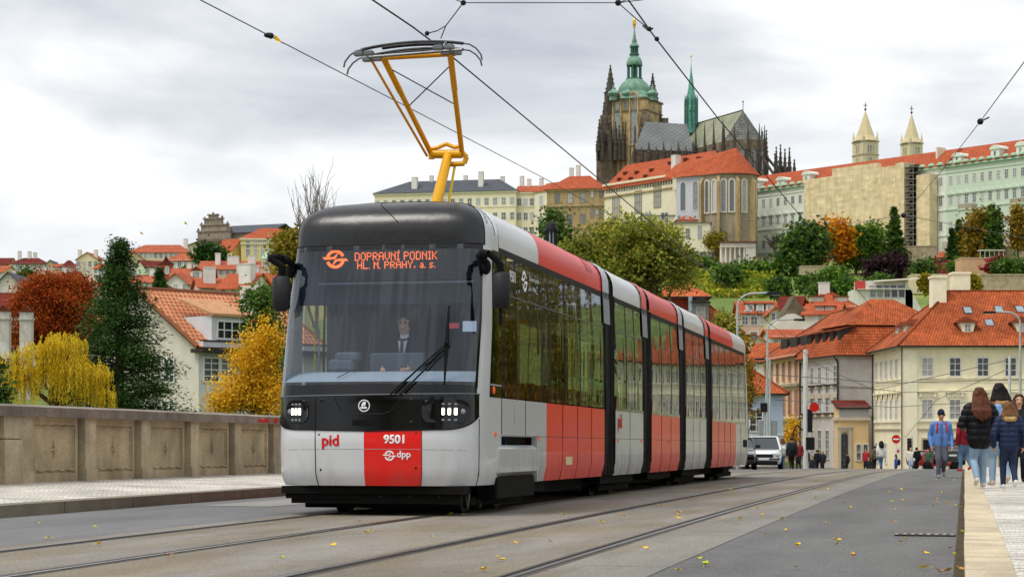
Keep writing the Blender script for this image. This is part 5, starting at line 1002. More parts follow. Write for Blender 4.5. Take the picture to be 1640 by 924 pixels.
sc = thing('scaffold', 'beige sheeted scaffold wrapping the middle of the green palace with an open stair tower', 'scaffold', (a_.x, a_.y, zs), ang)
def sheet(x0, x1, y, z0, z1, yb=-.6):
    q = MB(); nx = max(2, int((x1 - x0) / 1.3)); nz = max(2, int((z1 - z0) / 1.05)); rr_ = random.Random(int(x0 * 10))
    dx = [[rr_.uniform(-.10, .10) for _ in range(nx + 1)] for _ in range(nz + 1)]
    for j in range(nz):
        for i in range(nx):
            P = lambda ii, jj: Vector((x0 + (x1 - x0) * ii / nx, y + dx[jj][ii], z0 + (z1 - z0) * jj / nz)); q.quad(P(i, j), P(i + 1, j), P(i + 1, j + 1), P(i, j + 1), uv=[(P(*k).x, P(*k).z) for k in ((i, j), (i + 1, j), (i + 1, j + 1), (i, j + 1))])
    q.quad((x0, yb, z0), (x0, y, z0), (x0, y, z1), (x0, yb, z1), uv=((0, 0), (2, 0), (2, z1), (0, z1))); q.quad((x1, y, z0), (x1, yb, z0), (x1, yb, z1), (x1, y, z1), uv=((0, 0), (2, 0), (2, z1), (0, z1))); q.quad((x0, y, z1), (x1, y, z1), (x1, yb, z1), (x0, yb, z1), uv=((0, 0), (9, 0), (9, 2), (0, 2)))
    q.obj('sheeting', SHEET, sc, 60)
hs = 40
sheet(0, Ls * .22, -3.0, 8, hs + .8); sheet(Ls * .22, Ls * .56, -3.05, 4, hs + 3.4); sheet(Ls * .56, Ls * .735, -3.0, 2, hs + 1.6); sheet(Ls * .735, Ls * .80, -6.0, 0, hs + 1.8); sheet(Ls * .865, Ls * .96, -4.5, 3, hs - 3.0, -.6)
x0, x1 = Ls * .80, Ls * .865; q = MB()
for x in (x0 + .1, x1 - .1):
    for y in (-6, -3.4): q.tube((x, y, 0), (x, y, hs + 2), .09, n=5)
for k in range(20): q.box(x0, -6, k * 2.1, x1, -3.2, k * 2.1 + .18); q.tube((x0, -6, k * 2.1 + .2), (x1, -6, k * 2.1 + 2.0), .07, n=4); q.tube((x0, -6.05, k * 2.1 + 1.1), (x1, -6.05, k * 2.1 + 1.1), .05, n=4)
q.obj('stair_tower', M('scaffold_tube', '8d8a84', .5, .2), sc); MB().box(x0 + .05, -3.1, 0, x1 - .05, -2.9, hs + 1).obj('stair_back', M('stair_painted_shade', '33261f', .9, .2), sc)  # stair_back: dark panel added for the gloom inside the open stair tower
# basilica towers
for px, top, ybase, Yb_, lab in ((1386, 178, 258, 842, 'cream basilica tower with a pointed stone spire, the wider of the pair'), (1460, 183, 250, 870, 'cream basilica tower with a pointed stone spire, the narrower of the pair')):
    s = F / Yb_; T = thing('basilica_tower', lab, 'tower', (xpx(px, Yb_), Yb_, zpx(330, Yb_)), .42, 'paired basilica towers'); zb_ = zpx(330, Yb_); hw = (38 if px < 1400 else 32) / s / 2 / 1.28
    hh = zpx(227 if px < 1400 else 230, Yb_) - zb_; q = MB(); q.box(-hw, -hw, 0, hw, hw, hh); q.obj('shaft', TRIM, T); q = MB(); q.box(-hw - .3, -hw - .3, hh - .6, hw + .3, hw + .3, hh); q.box(-hw - .25, -hw - .25, hh - 6.2, hw + .25, hw + .25, hh - 5.7); q.obj('cornice', STONE, T)
    tip = zpx(top, Yb_) - zb_; q = MB(); q.lathe([(hw * 1.36, hh), (hw * .98, hh + 2.2), (.12, tip)], n=8, ph=pi / 8); sp = q.obj('spire', plaster('spire_stone', 'cdbf98', .1), T)
    for a in (-1, 1):
        for b in (-1, 1): MB().lathe([(.55, hh), (.55, hh + 1.6), (.02, hh + 4.4)], (a * hw * .9, b * hw * .9, 0), 6).obj('pinnacle', TRIM, T)
    q = MB(); q.tube((0, 0, tip - .5), (0, 0, tip + 3.6), .16, n=5); q.box(-.9, -.12, tip + 2.2, .9, .12, tip + 2.5); q.ball((0, 0, tip + .6), .5); q.obj('cross', GUT, sp)
    for zr_ in (hh - 5.2, hh - 10.2):
        for k in (-1, 0, 1): O('window', win_mesh(1.05, 3.4, 1, 1, .18, .15, TRIM, True, True), T, (k * 1.3, -hw - .02, zr_)); 
        for k in (-.5, .5): O('window', win_mesh(1.05, 3.4, 1, 1, .18, .15, TRIM, True, True), T, (-hw - .02, k * 1.5, zr_), (0, 0, -pi / 2))
# cathedral
GOT = M('gothic_stone_dark', '756b5a', .9, .45, .5, stain=.4, stain_scale=.25); GOTL = M('gothic_stone_tan', 'b8a276', .9, .35, .4, stain=.45, stain_scale=.2); GOTD = M('gothic_stone_black', '4d4942', .9, .35, .6); COPP = M('copper_green', '759a86', .6, .25, .5, stain=.35, stain_scale=.35); COPP2 = M('copper_dark', '3f6a5c', .6, .3, .6); GOLD = M('gilding', 'd8b040', .3, 0, metal=.8); VOID = M('opening_dark', '191a1c', .4, .2)
def diamond_mat(name, c1, c2, sc_, rot):
    m = bpy.data.materials.new(name); m.use_nodes = True; t = m.node_tree; b = t.nodes['Principled BSDF']; L = t.links.new
    tc = N(t, 'ShaderNodeTexCoord'); mp = N(t, 'ShaderNodeMapping'); mp.inputs['Rotation'].default_value = (0, 0, radians(rot)); ck = N(t, 'ShaderNodeTexBrick'); ck.offset = 0; ck.inputs['Scale'].default_value = 1; ck.inputs['Brick Width'].default_value = sc_; ck.inputs['Row Height'].default_value = sc_; ck.inputs['Mortar Size'].default_value = sc_ * .11; ck.inputs['Mortar Smooth'].default_value = .3
    ck.inputs['Color1'].default_value = (*lin(c1), 1); ck.inputs['Color2'].default_value = (*[x * 1.12 for x in lin(c1)], 1); ck.inputs['Mortar'].default_value = (*lin(c2), 1); L(tc.outputs['UV'], mp.inputs[0]); L(mp.outputs[0], ck.inputs[0])
    n = N(t, 'ShaderNodeTexNoise'); n.inputs['Scale'].default_value = .12; n.inputs['Detail'].default_value = 8; L(tc.outputs['UV'], n.inputs['Vector']); r = N(t, 'ShaderNodeMapRange'); r.inputs[1].default_value = .35; r.inputs[2].default_value = .7; r.inputs[3].default_value = .8; r.inputs[4].default_value = 1.15; L(n.outputs[0], r.inputs[0]); v = N(t, 'ShaderNodeVectorMath', operation='SCALE'); L(ck.outputs[0], v.inputs[0]); L(r.outputs[0], v.inputs['Scale']); L(v.outputs[0], b.inputs['Base Color']); b.inputs['Roughness'].default_value = .7; return m
Yv = 822; vz = lambda py, Y=Yv: zpx(py, Y); sv = F / Yv
tx = xpx(1016, Yv); cz0 = vz(330)
cat = thing('cathedral', 'dark gothic cathedral with a green domed bell tower and patterned roofs crowning the hill', 'cathedral', (tx, Yv, cz0))
X = lambda px: xpx(px, Yv) - tx; Z = lambda py: vz(py) - cz0
TA = radians(-28); hw = 8.6; Rt = Matrix.Rotation(TA, 4, 'Z'); Rs = lambda q: q.xf(Rt)
q = MB(); q.box(-hw, -hw, 0, hw, hw, Z(166)); tw = Rs(q).obj('bell_tower', GOTL, cat)
q = MB(); q.box(-hw - .5, -hw - .5, Z(166), hw + .5, hw + .5, Z(163)); q.box(-hw - .35, -hw - .35, Z(184), hw + .35, hw + .35, Z(182)); Rs(q).obj('cornice', GOT, tw)
for f in (0, -pi / 2):
    for k in (-1, 0, 1): O('window', win_mesh(2.2, 3.4, 1, 1, .25, .25, GOTL, False, True), tw, Rt @ Matrix.Rotation(f, 4, 'Z') @ Vector((k * 3.6, -hw - .02, Z(180))), (0, 0, TA + f))
    for k in (-.5, .5): O('window', win_mesh(4.2, 22, 3, 5, .6, .5, GOTL, True, True), tw, Rt @ Matrix.Rotation(f, 4, 'Z') @ Vector((k * 7.6, -hw - .02, Z(238))), (0, 0, TA + f))
def pinn(x, y, z0, zt, r, name='pinnacle', par=cat, mat=GOTD, crock=True):
    q = MB(); zs_ = z0 + (zt - z0) * .42; q.lathe([(r, z0), (r, zs_), (r * 1.25, zs_ + .3), (r * .8, zs_ + .6), (.1, zt)], (x, y, 0), 6)
    if crock:
        n = int((zt - zs_) / 1.7)
        for k in range(1, n):
            w = 1 - k / n; z = zs_ + (zt - zs_) * k / n
            for a in range(4): q.ball((x + cos(a * pi / 2) * r * w * .95, y + sin(a * pi / 2) * r * w * .95, z), .28, n=5, k=4)
        q.ball((x, y, zt - .6), .42, n=6, k=4)
    q.obj(name, mat, par)
# corner buttress clusters of the tower, each stepped with pinnacles
for sx_, sy_ in ((-1, -1), (1, -1), (-1, 1), (1, 1)):
    c = Rt @ Vector((sx_ * (hw + .6), sy_ * (hw + .6), 0)); q = MB(); q.box(c.x - 1.8, c.y - 1.8, 0, c.x + 1.8, c.y + 1.8, Z(188)); q.box(c.x - 2.6, c.y - 2.6, 0, c.x + 2.6, c.y + 2.6, Z(212)); q.box(c.x - 3.3, c.y - 3.3, 0, c.x + 3.3, c.y + 3.3, Z(240)); q.obj('buttress', GOT, tw)
    for dx_, dy_, t_ in ((-2.2, -2.2, 196), (2.2, -2.2, 198), (-3, -3, 222), (3, -3, 224), (0, -3.1, 210)): pinn(c.x + dx_, c.y + dy_, Z(248), Z(t_), .8, par=tw, crock=False)
q = MB()
for f in range(4):                                      # tracery ribs on the shaft
    for k in range(-4, 5): p = Rt @ Matrix.Rotation(f * pi / 2, 4, 'Z') @ Vector((k * 2.1, -hw - .25, 0)); q.tube((p.x, p.y, 0), (p.x, p.y, Z(200 + abs(k) * 4)), .3, n=5)
q.obj('tracery', GOT, tw)
pinn(X(977), -3, Z(185), Z(106), 2.5, 'gothic_spire', tw); pinn(X(1047), 6, Z(185), Z(113), 2.3, 'gothic_spire', tw); pinn(X(967), -2, Z(230), Z(165), 1.5, par=tw); pinn(X(960), 1, Z(255), Z(190), 1.3, par=tw); pinn(X(971), -5, Z(225), Z(172), 1.2, par=tw); pinn(X(1053), 2, Z(200), Z(150), 1.1, par=tw); pinn(X(1057), 2, Z(215), Z(170), 1.0, par=tw)
q = MB(); q.box(X(957), -4, 0, X(985), 8, Z(232)); q.box(X(961), -3, 0, X(985), 8, Z(205)); q.box(X(969), -3, 0, X(986), 8, Z(178)); q.obj('west_buttress', GOT, tw)
for px_, t_ in ((957, 208), (958, 226), (963, 192), (976, 188), (984, 200), (990, 206), (996, 200)): pinn(X(px_), -9, Z(262), Z(t_), .9, par=tw)
# green helm: stacked domes and lanterns
w = lambda p: p / sv
dm = MB(); dm.lathe([(w(39), Z(163)), (w(36), Z(160)), (w(28), Z(152)), (w(26), Z(148)), (w(26.5), Z(146)), (w(25), Z(141)), (w(20), Z(134)), (w(15), Z(130)), (w(13), Z(128))], n=16, ph=.2)
dm.lathe([(w(12.5), Z(105)), (w(13), Z(103)), (w(12), Z(98)), (w(9.5), Z(93)), (w(6.5), Z(91)), (w(6), Z(89))], n=12); dm.lathe([(w(7.5), Z(75)), (w(7.2), Z(73)), (w(3.6), Z(69)), (w(4.2), Z(67)), (w(2.6), Z(62)), (w(.8), Z(47))], n=10); helm = dm.obj('dome', COPP, tw, 50)
for n_, r_, z0_, z1_ in ((10, 10.5, 128, 105), (8, 5.2, 89, 75)):
    ln = MB()
    for k in range(n_): a = 2 * pi * k / n_; ln.tube((cos(a) * w(r_), sin(a) * w(r_), Z(z0_)), (cos(a) * w(r_), sin(a) * w(r_), Z(z1_)), w(1.3), n=6)
    ln.lathe([(w(r_ + 3), Z(z0_)), (w(r_ + 3), Z(z0_ - 1.5))], n=12); ln.lathe([(w(r_ + 2.5), Z(z1_ + 1.2)), (w(r_ + 2.5), Z(z1_))], n=12); ln.lathe([(w(r_ * .5), Z(z0_)), (w(r_ * .5), Z(z1_))], n=8); ln.obj('lantern', COPP2, helm, 40)
q = MB(); q.tube((0, 0, Z(48)), (0, 0, Z(38)), .22, n=6); q.ball((0, 0, Z(44)), .5, .5, .7); q.ball((0, 0, Z(37)), .8, .8, 1.9); q.obj('finial', GOLD, helm)
for px_, py_ in ((981, 158), (1004, 156), (1043, 156), (1020, 150)):
    q = MB(); zc = Z(166 if px_ != 1020 else 160); k = w(8.5); q.lathe([(k * .8, zc), (k * .75, zc + w(6)), (k * .95, zc + w(7)), (k * 1.15, zc + w(11)), (k * .8, zc + w(15)), (k * .25, zc + w(18)), (k * .25, zc + w(20)), (.05, zc + w(27))], (X(px_), -7 if px_ != 1020 else 7, 0), 10); q.obj('turret', COPP, helm, 40)
# nave and transept roofs, choir towards the right with its apse
NV = M_tiles('nave_roof', '7a7d78', '6c6f6b', 1.2, 1.2, .12); DM1 = diamond_mat('transept_roof_tiles', '6b6f6f', '565a5b', 1.7, 45); DM2 = diamond_mat('choir_roof_tiles', '94977f', '72765f', 1.5, 0)
q = MB()
def rfq(q, p):
    v = [Vector(a_) for a_ in p]; n = (v[1] - v[0]).cross(v[2] - v[0]).normalized(); u = Vector((0, 0, 1)).cross(n).normalized(); w_ = n.cross(u); q.poly(v, 0, [((c - v[0]).dot(u), (c - v[0]).dot(w_)) for c in v])
tz = lambda py: zpx(py, 802) - cz0; txx = lambda px: xpx(px, 802) - tx
rfq(q, [(txx(1014), -26, tz(243)), (txx(1108), -26, tz(246)), (txx(1102), -15, tz(196)), (txx(1035), -15, tz(192))]); rfq(q, [(txx(1014), -4, tz(243)), (txx(1014), -26, tz(243)), (txx(1035), -15, tz(192))]); rfq(q, [(txx(1108), -4, tz(246)), (txx(1014), -4, tz(243)), (txx(1035), -15, tz(192)), (txx(1102), -15, tz(196))]); q.obj('transept_roof', DM1, cat)
q = MB(); q.box(txx(1014), -25.5, 0, txx(1108), -4.5, tz(243)); q.obj('transept_wall', GOT, cat)
# choir: near end at (1185..), runs from far left to near right
ca = Vector((xpx(1104, 826) - tx, 4, 0)); cb = Vector((xpx(1190, 786) - tx, 786 - Yv, 0)); dv = (cb - ca).normalized(); nn = Vector((-dv.y, dv.x, 0)); 
zrid = zpx(206, 826) - cz0; zrid2 = zpx(177, 786) - cz0; ze1 = zpx(228, 786) - cz0; zrid = zrid2; hwc = 8.5
q = MB(); L0 = ca - nn * hwc; L1 = cb - nn * hwc; R0 = ca + nn * hwc; R1 = cb + nn * hwc
up = lambda v, z: Vector((v.x, v.y, z))
rfq(q, [up(L0, ze1), up(L1, ze1), up(cb, zrid), up(ca, zrid)]); rfq(q, [up(R1, ze1), up(R0, ze1), up(ca, zrid), up(cb, zrid)])
apx = [cb - nn * hwc, cb - nn * hwc * .8 + dv * 5, cb - nn * hwc * .3 + dv * 8.2, cb + nn * hwc * .3 + dv * 8.2, cb + nn * hwc * .8 + dv * 5, cb + nn * hwc]
q.obj('choir_roof', DM2, cat); q = MB()
for a_, b_ in zip(apx, apx[1:]): rfq(q, [up(a_, ze1), up(b_, ze1), up(cb, zrid)])
q.obj('apse_roof', NV, cat)
q = MB(); ol = [(v.x, v.y) for v in [L0] + apx + [R0]]; q.prism(ol, 'z', 0, ze1); q.obj('choir_wall', GOT, cat)
q = MB(); ol2 = [(v.x, v.y) for v in [L0 - nn * 6] + [cb + (a_ - cb) * 1.75 for a_ in apx] + [R0 + nn * 6]]; q.prism(ol2, 'z', 0, ze1 - 17); q.obj('ambulatory', GOTD, cat)
q = MB(); q.tube(up(cb, zrid), up(cb, zrid + 3.4), .14, n=5); q.ball(up(cb, zrid + 3.4), .35); q.tube(up(ca, zrid + .1), up(cb, zrid + .1), .25, n=5); q.obj('ridge_cross', GOTD, cat)
for k in range(7):
    p = L0.lerp(L1, k / 6); pinn(p.x - nn.x * .6, p.y - nn.y * .6, ze1 - 10, ze1 + 9.0, .75, crock=False); o_ = p - nn * 9; pinn(o_.x, o_.y, ze1 - 30, ze1 - 3 - (k % 2) * 2, 1.0)
    q = MB(); a_, b_ = up(p, ze1 - 4), up(o_, ze1 - 15); q.tube(a_, b_, .5, n=5); q.tube(up(p, ze1 - 9), up(o_, ze1 - 20), .45, n=5); q.obj('flying_buttress', GOT, cat)
    if k < 6: pm = L0.lerp(L1, (k + .5) / 6) - nn * .1; O('window', win_mesh(4.0, 11, 3, 2, .4, .4, GOT, True, True), cat, up(pm, ze1 - 14), (0, 0, atan2(dv.y, dv.x)))
for i, v in enumerate(apx):
    r = (v - cb).normalized(); pinn(v.x, v.y, ze1 - 12, ze1 + 6.5, .8, crock=False); o_ = v + r * 8; pinn(o_.x, o_.y, ze1 - 34, ze1 - 6, 1.0); o2 = v + r * 14; pinn(o2.x, o2.y, ze1 - 40, ze1 - 12, 1.0)
    q = MB(); q.tube(up(v, ze1 - 5), up(o_, ze1 - 15), .55, n=5); q.tube(up(o_, ze1 - 16), up(o2, ze1 - 24), .5, n=5); q.tube(up(v, ze1 - 12), up(o_, ze1 - 22), .5, n=5); q.obj('flying_buttress', GOTD, cat)
    if i < 5: pm = (v + apx[i + 1]) / 2; dd = apx[i + 1] - v; O('window', win_mesh(3.2, 12, 2, 2, .4, .4, GOT, True, True), cat, up(pm + (pm - cb).normalized() * .1, ze1 - 15), (0, 0, atan2(dd.y, dd.x)))
for px_, t_ in ((1223, 208), (1229, 206), (1244, 234), (1252, 229), (1259, 236), (1266, 234), (1275, 252)): pinn(xpx(px_, 800) - tx, -16 - R.uniform(0, 5), zpx(292, 800) - cz0, zpx(t_, 800) - cz0, .95)
for k in range(9): p = Vector((txx(1014) + (txx(1108) - txx(1014)) * k / 8, -26.3, 0)); pinn(p.x, p.y, tz(262), tz(238 if k % 2 else 230), .7, crock=False)
# slender ridge turret at the crossing
cx0 = xpx(1108, 815) - tx; q = MB(); zz = lambda py: zpx(py, 815) - cz0; q.lathe([(w(7), zz(212)), (w(9), zz(198)), (w(9.3), zz(170)), (w(8), zz(168)), (w(7.5), zz(160)), (w(1.0), zz(110)), (.1, zz(100))], (cx0, -4, 0), 8); rt = q.obj('ridge_turret', M('copper_turquoise', '5f9c8c', .6, .25, .6), cat, 30)
q = MB()
for k in range(8): a = 2 * pi * k / 8; q.tube((cx0 + cos(a) * w(9.6), -4 + sin(a) * w(9.6), zz(200)), (cx0 + cos(a) * w(9.6), -4 + sin(a) * w(9.6), zz(160)), .42, n=5); q.lathe([(.4, zz(160)), (.05, zz(150))], (cx0 + cos(a) * w(9.6), -4 + sin(a) * w(9.6), 0), 5); a += pi / 8; q.tube((cx0 + cos(a) * w(9.6), -4 + sin(a) * w(9.6), zz(178)), (cx0 + cos(a + pi / 8) * w(9.6), -4 + sin(a + pi / 8) * w(9.6), zz(176)), .3, n=4)
q.obj('turret_shaft', COPP2, rt); q = MB(); q.tube((cx0, -4, zz(101)), (cx0, -4, zz(86)), .12, n=5); q.ball((cx0, -4, zz(88)), .4); q.obj('finial', GOLD, rt)
# ============================================================ houses on the two hillsides
PW = plaster('house_white', 'd8d4ca', .15); PC = plaster('house_cream', 'd9cba4', .15); PY = plaster('house_yellow', 'dcc888', .15); PG = plaster('house_pale_green', 'c5d3b4', .12); PP = plaster('house_pink', 'd4b3a0', .15); PR = plaster('house_brick_red', 'a6583e', .2); PB = plaster('house_beige', 'c2b190', .2); PS = M('sgraffito_grey', '8f877a', .9, .3, 1.5, stain=.3)
def hh_(name, label, px0, px1, ye, yr, Y, wall, rmat, typ='gable', dep=11, rot=0.0, ins=3.5, rows=(), cat='house', ov=.5, yb=None, **kw):
    """a house from its picture columns, eaves and ridge lines at a real distance"""
    a = Vector((xpx(px0, Y), Y, 0)); L_ = (px1 - px0) * Y / F / max(.3, cos(rot)); b = a + Vector((cos(rot), sin(rot), 0)) * L_
    zb = (zpx(yb, Y) if yb else min(hz(a.x, Y), hz(b.x, b.y)) - 3); ze = zpx(ye, Y); zb = min(zb, ze - 3); rh = max(.5, (ye - yr) * (Y + dep / 2) / F + (dep / 2) * (YH - ye) / F * 0)
    rws = []
    for r in rows:                                      # (y bottom px, height m, width m, n)
        rws.append((zpx(r[0], Y), r[1], r[2], r[3], r[4] if len(r) > 4 else .12, r[5] if len(r) > 5 else .88, 2, 2))
    return house(name, label, cat, (a.x, a.y), (b.x, b.y), dep, zb, ze, wall, (typ, rh, ov, ins), rmat, rows=rws, **kw)
W = WHITEW
# left hillside, far to near
hh_('apartment_house', 'wide yellow apartment block with red mansard roof on the far skyline', 14, 73, 422, 411, 900, PY, TILED, 'hip', 16, 0, 5, [(430, 2.4, 1.8, 7), (437.5, 2.4, 1.8, 7), (446, 2.4, 1.8, 7)], chim=((.2, .4, 1.5, 1.5, 2, 6, W), (.45, .5, 1.5, 1.5, 2, 6, W), (.6, .5, 1.5, 1.5, 2, 5.5, W)), yb=480)
hh_('apartment_house', 'cream block with a plain red roof at the edge of the skyline', -40, 14, 424, 411, 905, PC, TILED, 'gable', 16, 0, 4, [(433, 2.2, 1.6, 4), (441, 2.2, 1.6, 4)], yb=480)
hh_('house', 'narrow beige house squeezed beside the yellow apartment block', 73, 87, 424, 416, 880, PB, SLATE, 'gablef', 14, 0, 4, [(433, 2, 1.5, 2)], yb=470)
hh_('house', 'small distant house with an orange roof above the rust coloured tree', 84, 100, 427, 421, 860, PC, TILEO, 'gable', 12, 0, 4, [(434, 2, 1.4, 3)], yb=470)
hh_('house', 'distant house with a red hipped roof and pale blue front', 97, 122, 427, 415, 840, LAV, TILED, 'hip', 13, .2, 4, [(436, 2.6, 1.6, 3)], yb=470)
T, ro = hh_('house', 'distant house with stepped pinnacled gable beside the dark conifer', 122, 158, 416, 404, 830, PC, TILEO, 'gablef', 13, -.1, 4, [(428, 2.6, 1.6, 4), (438, 2.6, 1.6, 4)], yb=470, chim=((.12, .1, 1.4, 1.4, 0, 4, W), (.85, .1, 1.4, 1.4, 0, 4, W)))
hh_('palace', 'long building with a broad red roof on the skyline left of the gabled palace', 205, 302, 404, 389, 800, PC, TILEF, 'hip', 20, 0, 5, [(414, 2.4, 1.5, 10)], yb=450, chim=((.9, .4, 1.6, 1.6, 2, 6, W),))
hh_('house', 'cream house with a sloping red roof below the long red roof', 186, 238, 421, 403, 760, PC, TILEF, 'gablef', 14, .35, 4, [(432, 2.6, 1.6, 4), (443, 2.6, 1.6, 4)], yb=470)
hh_('house', 'pale green house with a dark sloping roof on the hillside', 232, 262, 427, 415, 700, PG, TILED, 'gable', 11, .5, 4, [(436, 2.2, 1.4, 3)], yb=470)
hh_('house', 'white house with red roof and terrace under the gabled palace', 262, 305, 418, 404, 720, PW, TILEF, 'hip', 12, -.3, 4, [(428, 2.6, 1.8, 4)], yb=470)
# the gabled renaissance palace
Yg = 830; g_ = lambda py: zpx(py, Yg); a = P2(322, Yg); b = P2(374, Yg - 6)
T, ro = house('palace', 'grey sgraffito palace with a tall stepped gable and statues on the skyline', 'palace', a, b, 24, g_(460), g_(386), PS, ('none', 0, 0, 0), rows=[(g_(424), 3.4, 1.8, 4, .1, .9, 2, 2)], belts=((g_(388), 1.0, 1.0, GOT),))
q = MB(); gx = lambda px: xpx(px, Yg) - a[0]
for x0, x1, y0, y1 in ((316, 376, 386, 372), (322, 370, 372, 362), (328, 360, 362, 352), (336, 351, 352, 346)): q.box(gx(x0), -.2, g_(y0) - g_(460), gx(x1), 1.5, g_(y1) - g_(460)); q.box(gx(x0) - .5, -.6, g_(y1) - g_(460), gx(x1) + .5, 1.6, g_(y1) - g_(460) + .5)
q.obj('gable', PS, T)
for px, yb_, yt in ((316, 372, 365), (322, 362, 356), (328, 352, 347), (336, 346, 343), (343.5, 346, 340), (351, 346, 343), (360, 352, 346), (370, 362, 356), (376, 372, 365)): q = MB(); q.lathe([(.6, g_(yb_) - g_(460)), (.45, g_(yb_) - g_(460) + .6), (.6, g_(yt) - g_(460) - .7), (.1, g_(yt) - g_(460))], (gx(px), .4, 0), 6); q.obj('finial', GOT, T)
q = roof_mesh(roof_faces(26, 24, g_(374) - g_(460), 4.2, 'gable', .5, 0)); q.xf(Matrix.Translation((gx(345), 2, 0))); q.obj('roof', [SLATE, SLATE], T)
q = MB(); q.box(gx(345), 2.5, 0, gx(345) + 26, 25, g_(374) - g_(460)); q.obj('wing_wall', PS, T)
lw = house('palace', 'yellow side front of the gabled palace with rows of tall windows', 'palace', P2(299, Yg + 22), P2(321, Yg + .5), 12, g_(470), g_(385), PY, ('shed', 3.4, .8, 0), SLATE, rows=[(g_(402), 3.6, 1.7, 6, .08, .9, 2, 3), (g_(418), 3.6, 1.7, 6, .08, .9, 2, 3)])
hh_('house', 'yellow house with a steep orange roof tucked against the gabled palace', 345, 374, 402, 382, 800, PY, TILEO, 'gable', 12, -.5, 4, [(418, 2.4, 1.6, 2)], yb=450)
hh_('palace', 'yellow palace with an orange hipped roof and small attic windows beside the tram', 386, 478, 381, 361, 790, PY, TILEO, 'hip', 22, .12, 8, [(387, 1.3, 1.5, 9), (398, 3.0, 1.7, 7), (412, 3.4, 1.7, 7)], yb=450, belts=((zpx(384, 790), .6, .6, CY2), (zpx(391, 790), .4, .4, CY2)), sides=(('l', [(zpx(401, 790), 3, 1.6, 5, .1, .9, 2, 2)]),))
hh_('house', 'broad orange roof with two white chimneys above the near rooftops', 318, 442, 431, 415, 520, PP, TILEF, 'gable', 14, 0, 4, [(440, 1.6, 1.1, 10)], yb=490, chim=((.22, .3, 1.3, 1.3, 0, 4.4, W), (.42, .3, 3.0, 1.3, 1, 3.6, W), (.66, .3, 2.0, 1.3, 1, 3.8, W)))
q_ = thing('turret', 'pink round turret with a green copper cap and spike above the orange roofs', 'turret', (xpx(430, 470), 470, zpx(480, 470))); s5 = F / 470; zt = lambda py: zpx(py, 470) - zpx(480, 470)
q = MB(); q.lathe([(11 / s5, 0), (11 / s5, zt(414))], n=12); q.obj('wall', PP, q_, 40); q = MB(); q.lathe([(12.5 / s5, zt(415)), (9.5 / s5, zt(411)), (5 / s5, zt(405)), (2 / s5, zt(401)), (.8 / s5, zt(393)), (.1, zt(372))], n=12); q.obj('cap', M('copper_pale', '9fc4ac', .7, .15), q_, 40)
for an in (-.6, 0.1, .8): O('window', win_mesh(.9, 1.7, 1, 1, .12, .1, WINF, False, True), q_, (sin(an) * 11 / s5, -cos(an) * 11 / s5, zt(429)), (0, 0, an))
pv = thing('pavilion', 'red walled garden pavilion with a pointed tile roof and arched opening', 'pavilion', (xpx(266, 480), 480, zpx(480, 480)), .3); s5 = F / 480; zt = lambda py: zpx(py, 480) - zpx(480, 480); q = MB(); q.box(-10 / s5, -10 / s5, 0, 10 / s5, 10 / s5, zt(424)); q.obj('wall', PR, pv); q = MB(); q.lathe([(17 / s5, zt(424)), (6 / s5, zt(418)), (.05, zt(410))], n=4, ph=pi / 4); q.obj('roof', TILED, pv)
for f in (0, -pi / 2): O('window', win_mesh(1.1, 2.0, 1, 1, .15, .1, PW, True, True), pv, Matrix.Rotation(f, 4, 'Z') @ Vector((0, -10 / s5 - .02, zt(440))), (0, 0, f))
hh_('house', 'house with a long dull red roof and a small white domed dormer', 273, 338, 449, 427, 430, PC, TILEF, 'gable', 12, .05, 4, [(458, 1.4, 1.0, 6)], yb=500, dorm=((.62, .1, 2.4, 1.9, PW, 'gable'),))
hh_('house', 'white gabled house with a dark verge below the red pavilion', 262, 302, 455, 438, 380, PW, TILEF, 'gablef', 9, -.2, 4, [(466, 1.3, .9, 3)], yb=520)
hh_('house', 'low white house with a row of pale windows and orange roof', 320, 362, 460, 443, 330, PW, TILEO, 'gable', 8, .3, 4, [(469, .9, .8, 6)], yb=520, chim=((.42, .25, 1.9, 1.0, .5, 3.4, W),))
hh_('house', 'orange roofed house with tall white fire walls beside the tram', 352, 400, 462, 436, 300, PW, TILEO, 'gable', 8, -.35, 4, [(475, 1.2, .9, 3)], yb=530, chim=((.78, .2, 2.0, 1.6, .2, 3.6, W),))
hh_('house', 'orange roofed house with white stacks half hidden by the tram mirror', 398, 470, 462, 434, 310, PW, TILEO, 'gable', 9, .25, 4, [(475, 1.2, .9, 4)], yb=530, chim=((.15, .25, 1.6, 1.2, .6, 3.6, W), (.5, .8, 1.6, 1.2, 1, 3.4, W)))
hh_('house', 'small white house with a red lean roof left of the dark hillside conifer', 200, 243, 452, 440, 420, PW, TILEF, 'gable', 9, 0, 4, [(463, 1.5, .9, 4)], yb=520)
hh_('house', 'ochre fronted small house with a brown door under the dark conifer', 203, 240, 468, 457, 340, PY, TILEF, 'gable', 8, .2, 4, [(480, 1.8, 1.1, 3)], yb=530)
hh_('house', 'pinkish small house with red gable between the hillside conifers', 240, 290, 470, 455, 330, PP, TILEO, 'gablef', 8, .15, 4, [(482, 1.6, 1.0, 3)], yb=530)
hh_('house', 'white gabled outhouse with a grey verge at the picture edge', -14, 41, 464, 436, 300, PW, SLATE, 'gablef', 12, 0, 4, (), yb=540)
hh_('house', 'low house with a big dark red roof below the white gable', -60, 19, 506, 465, 250, PW, TILED, 'gable', 12, 0, 4, (), yb=560)
hh_('house', 'small red tiled roof with a white skylight behind the willow', 46, 100, 524, 509, 170, PW, TILEO, 'hip', 6, 0, 1.5, (), yb=620)
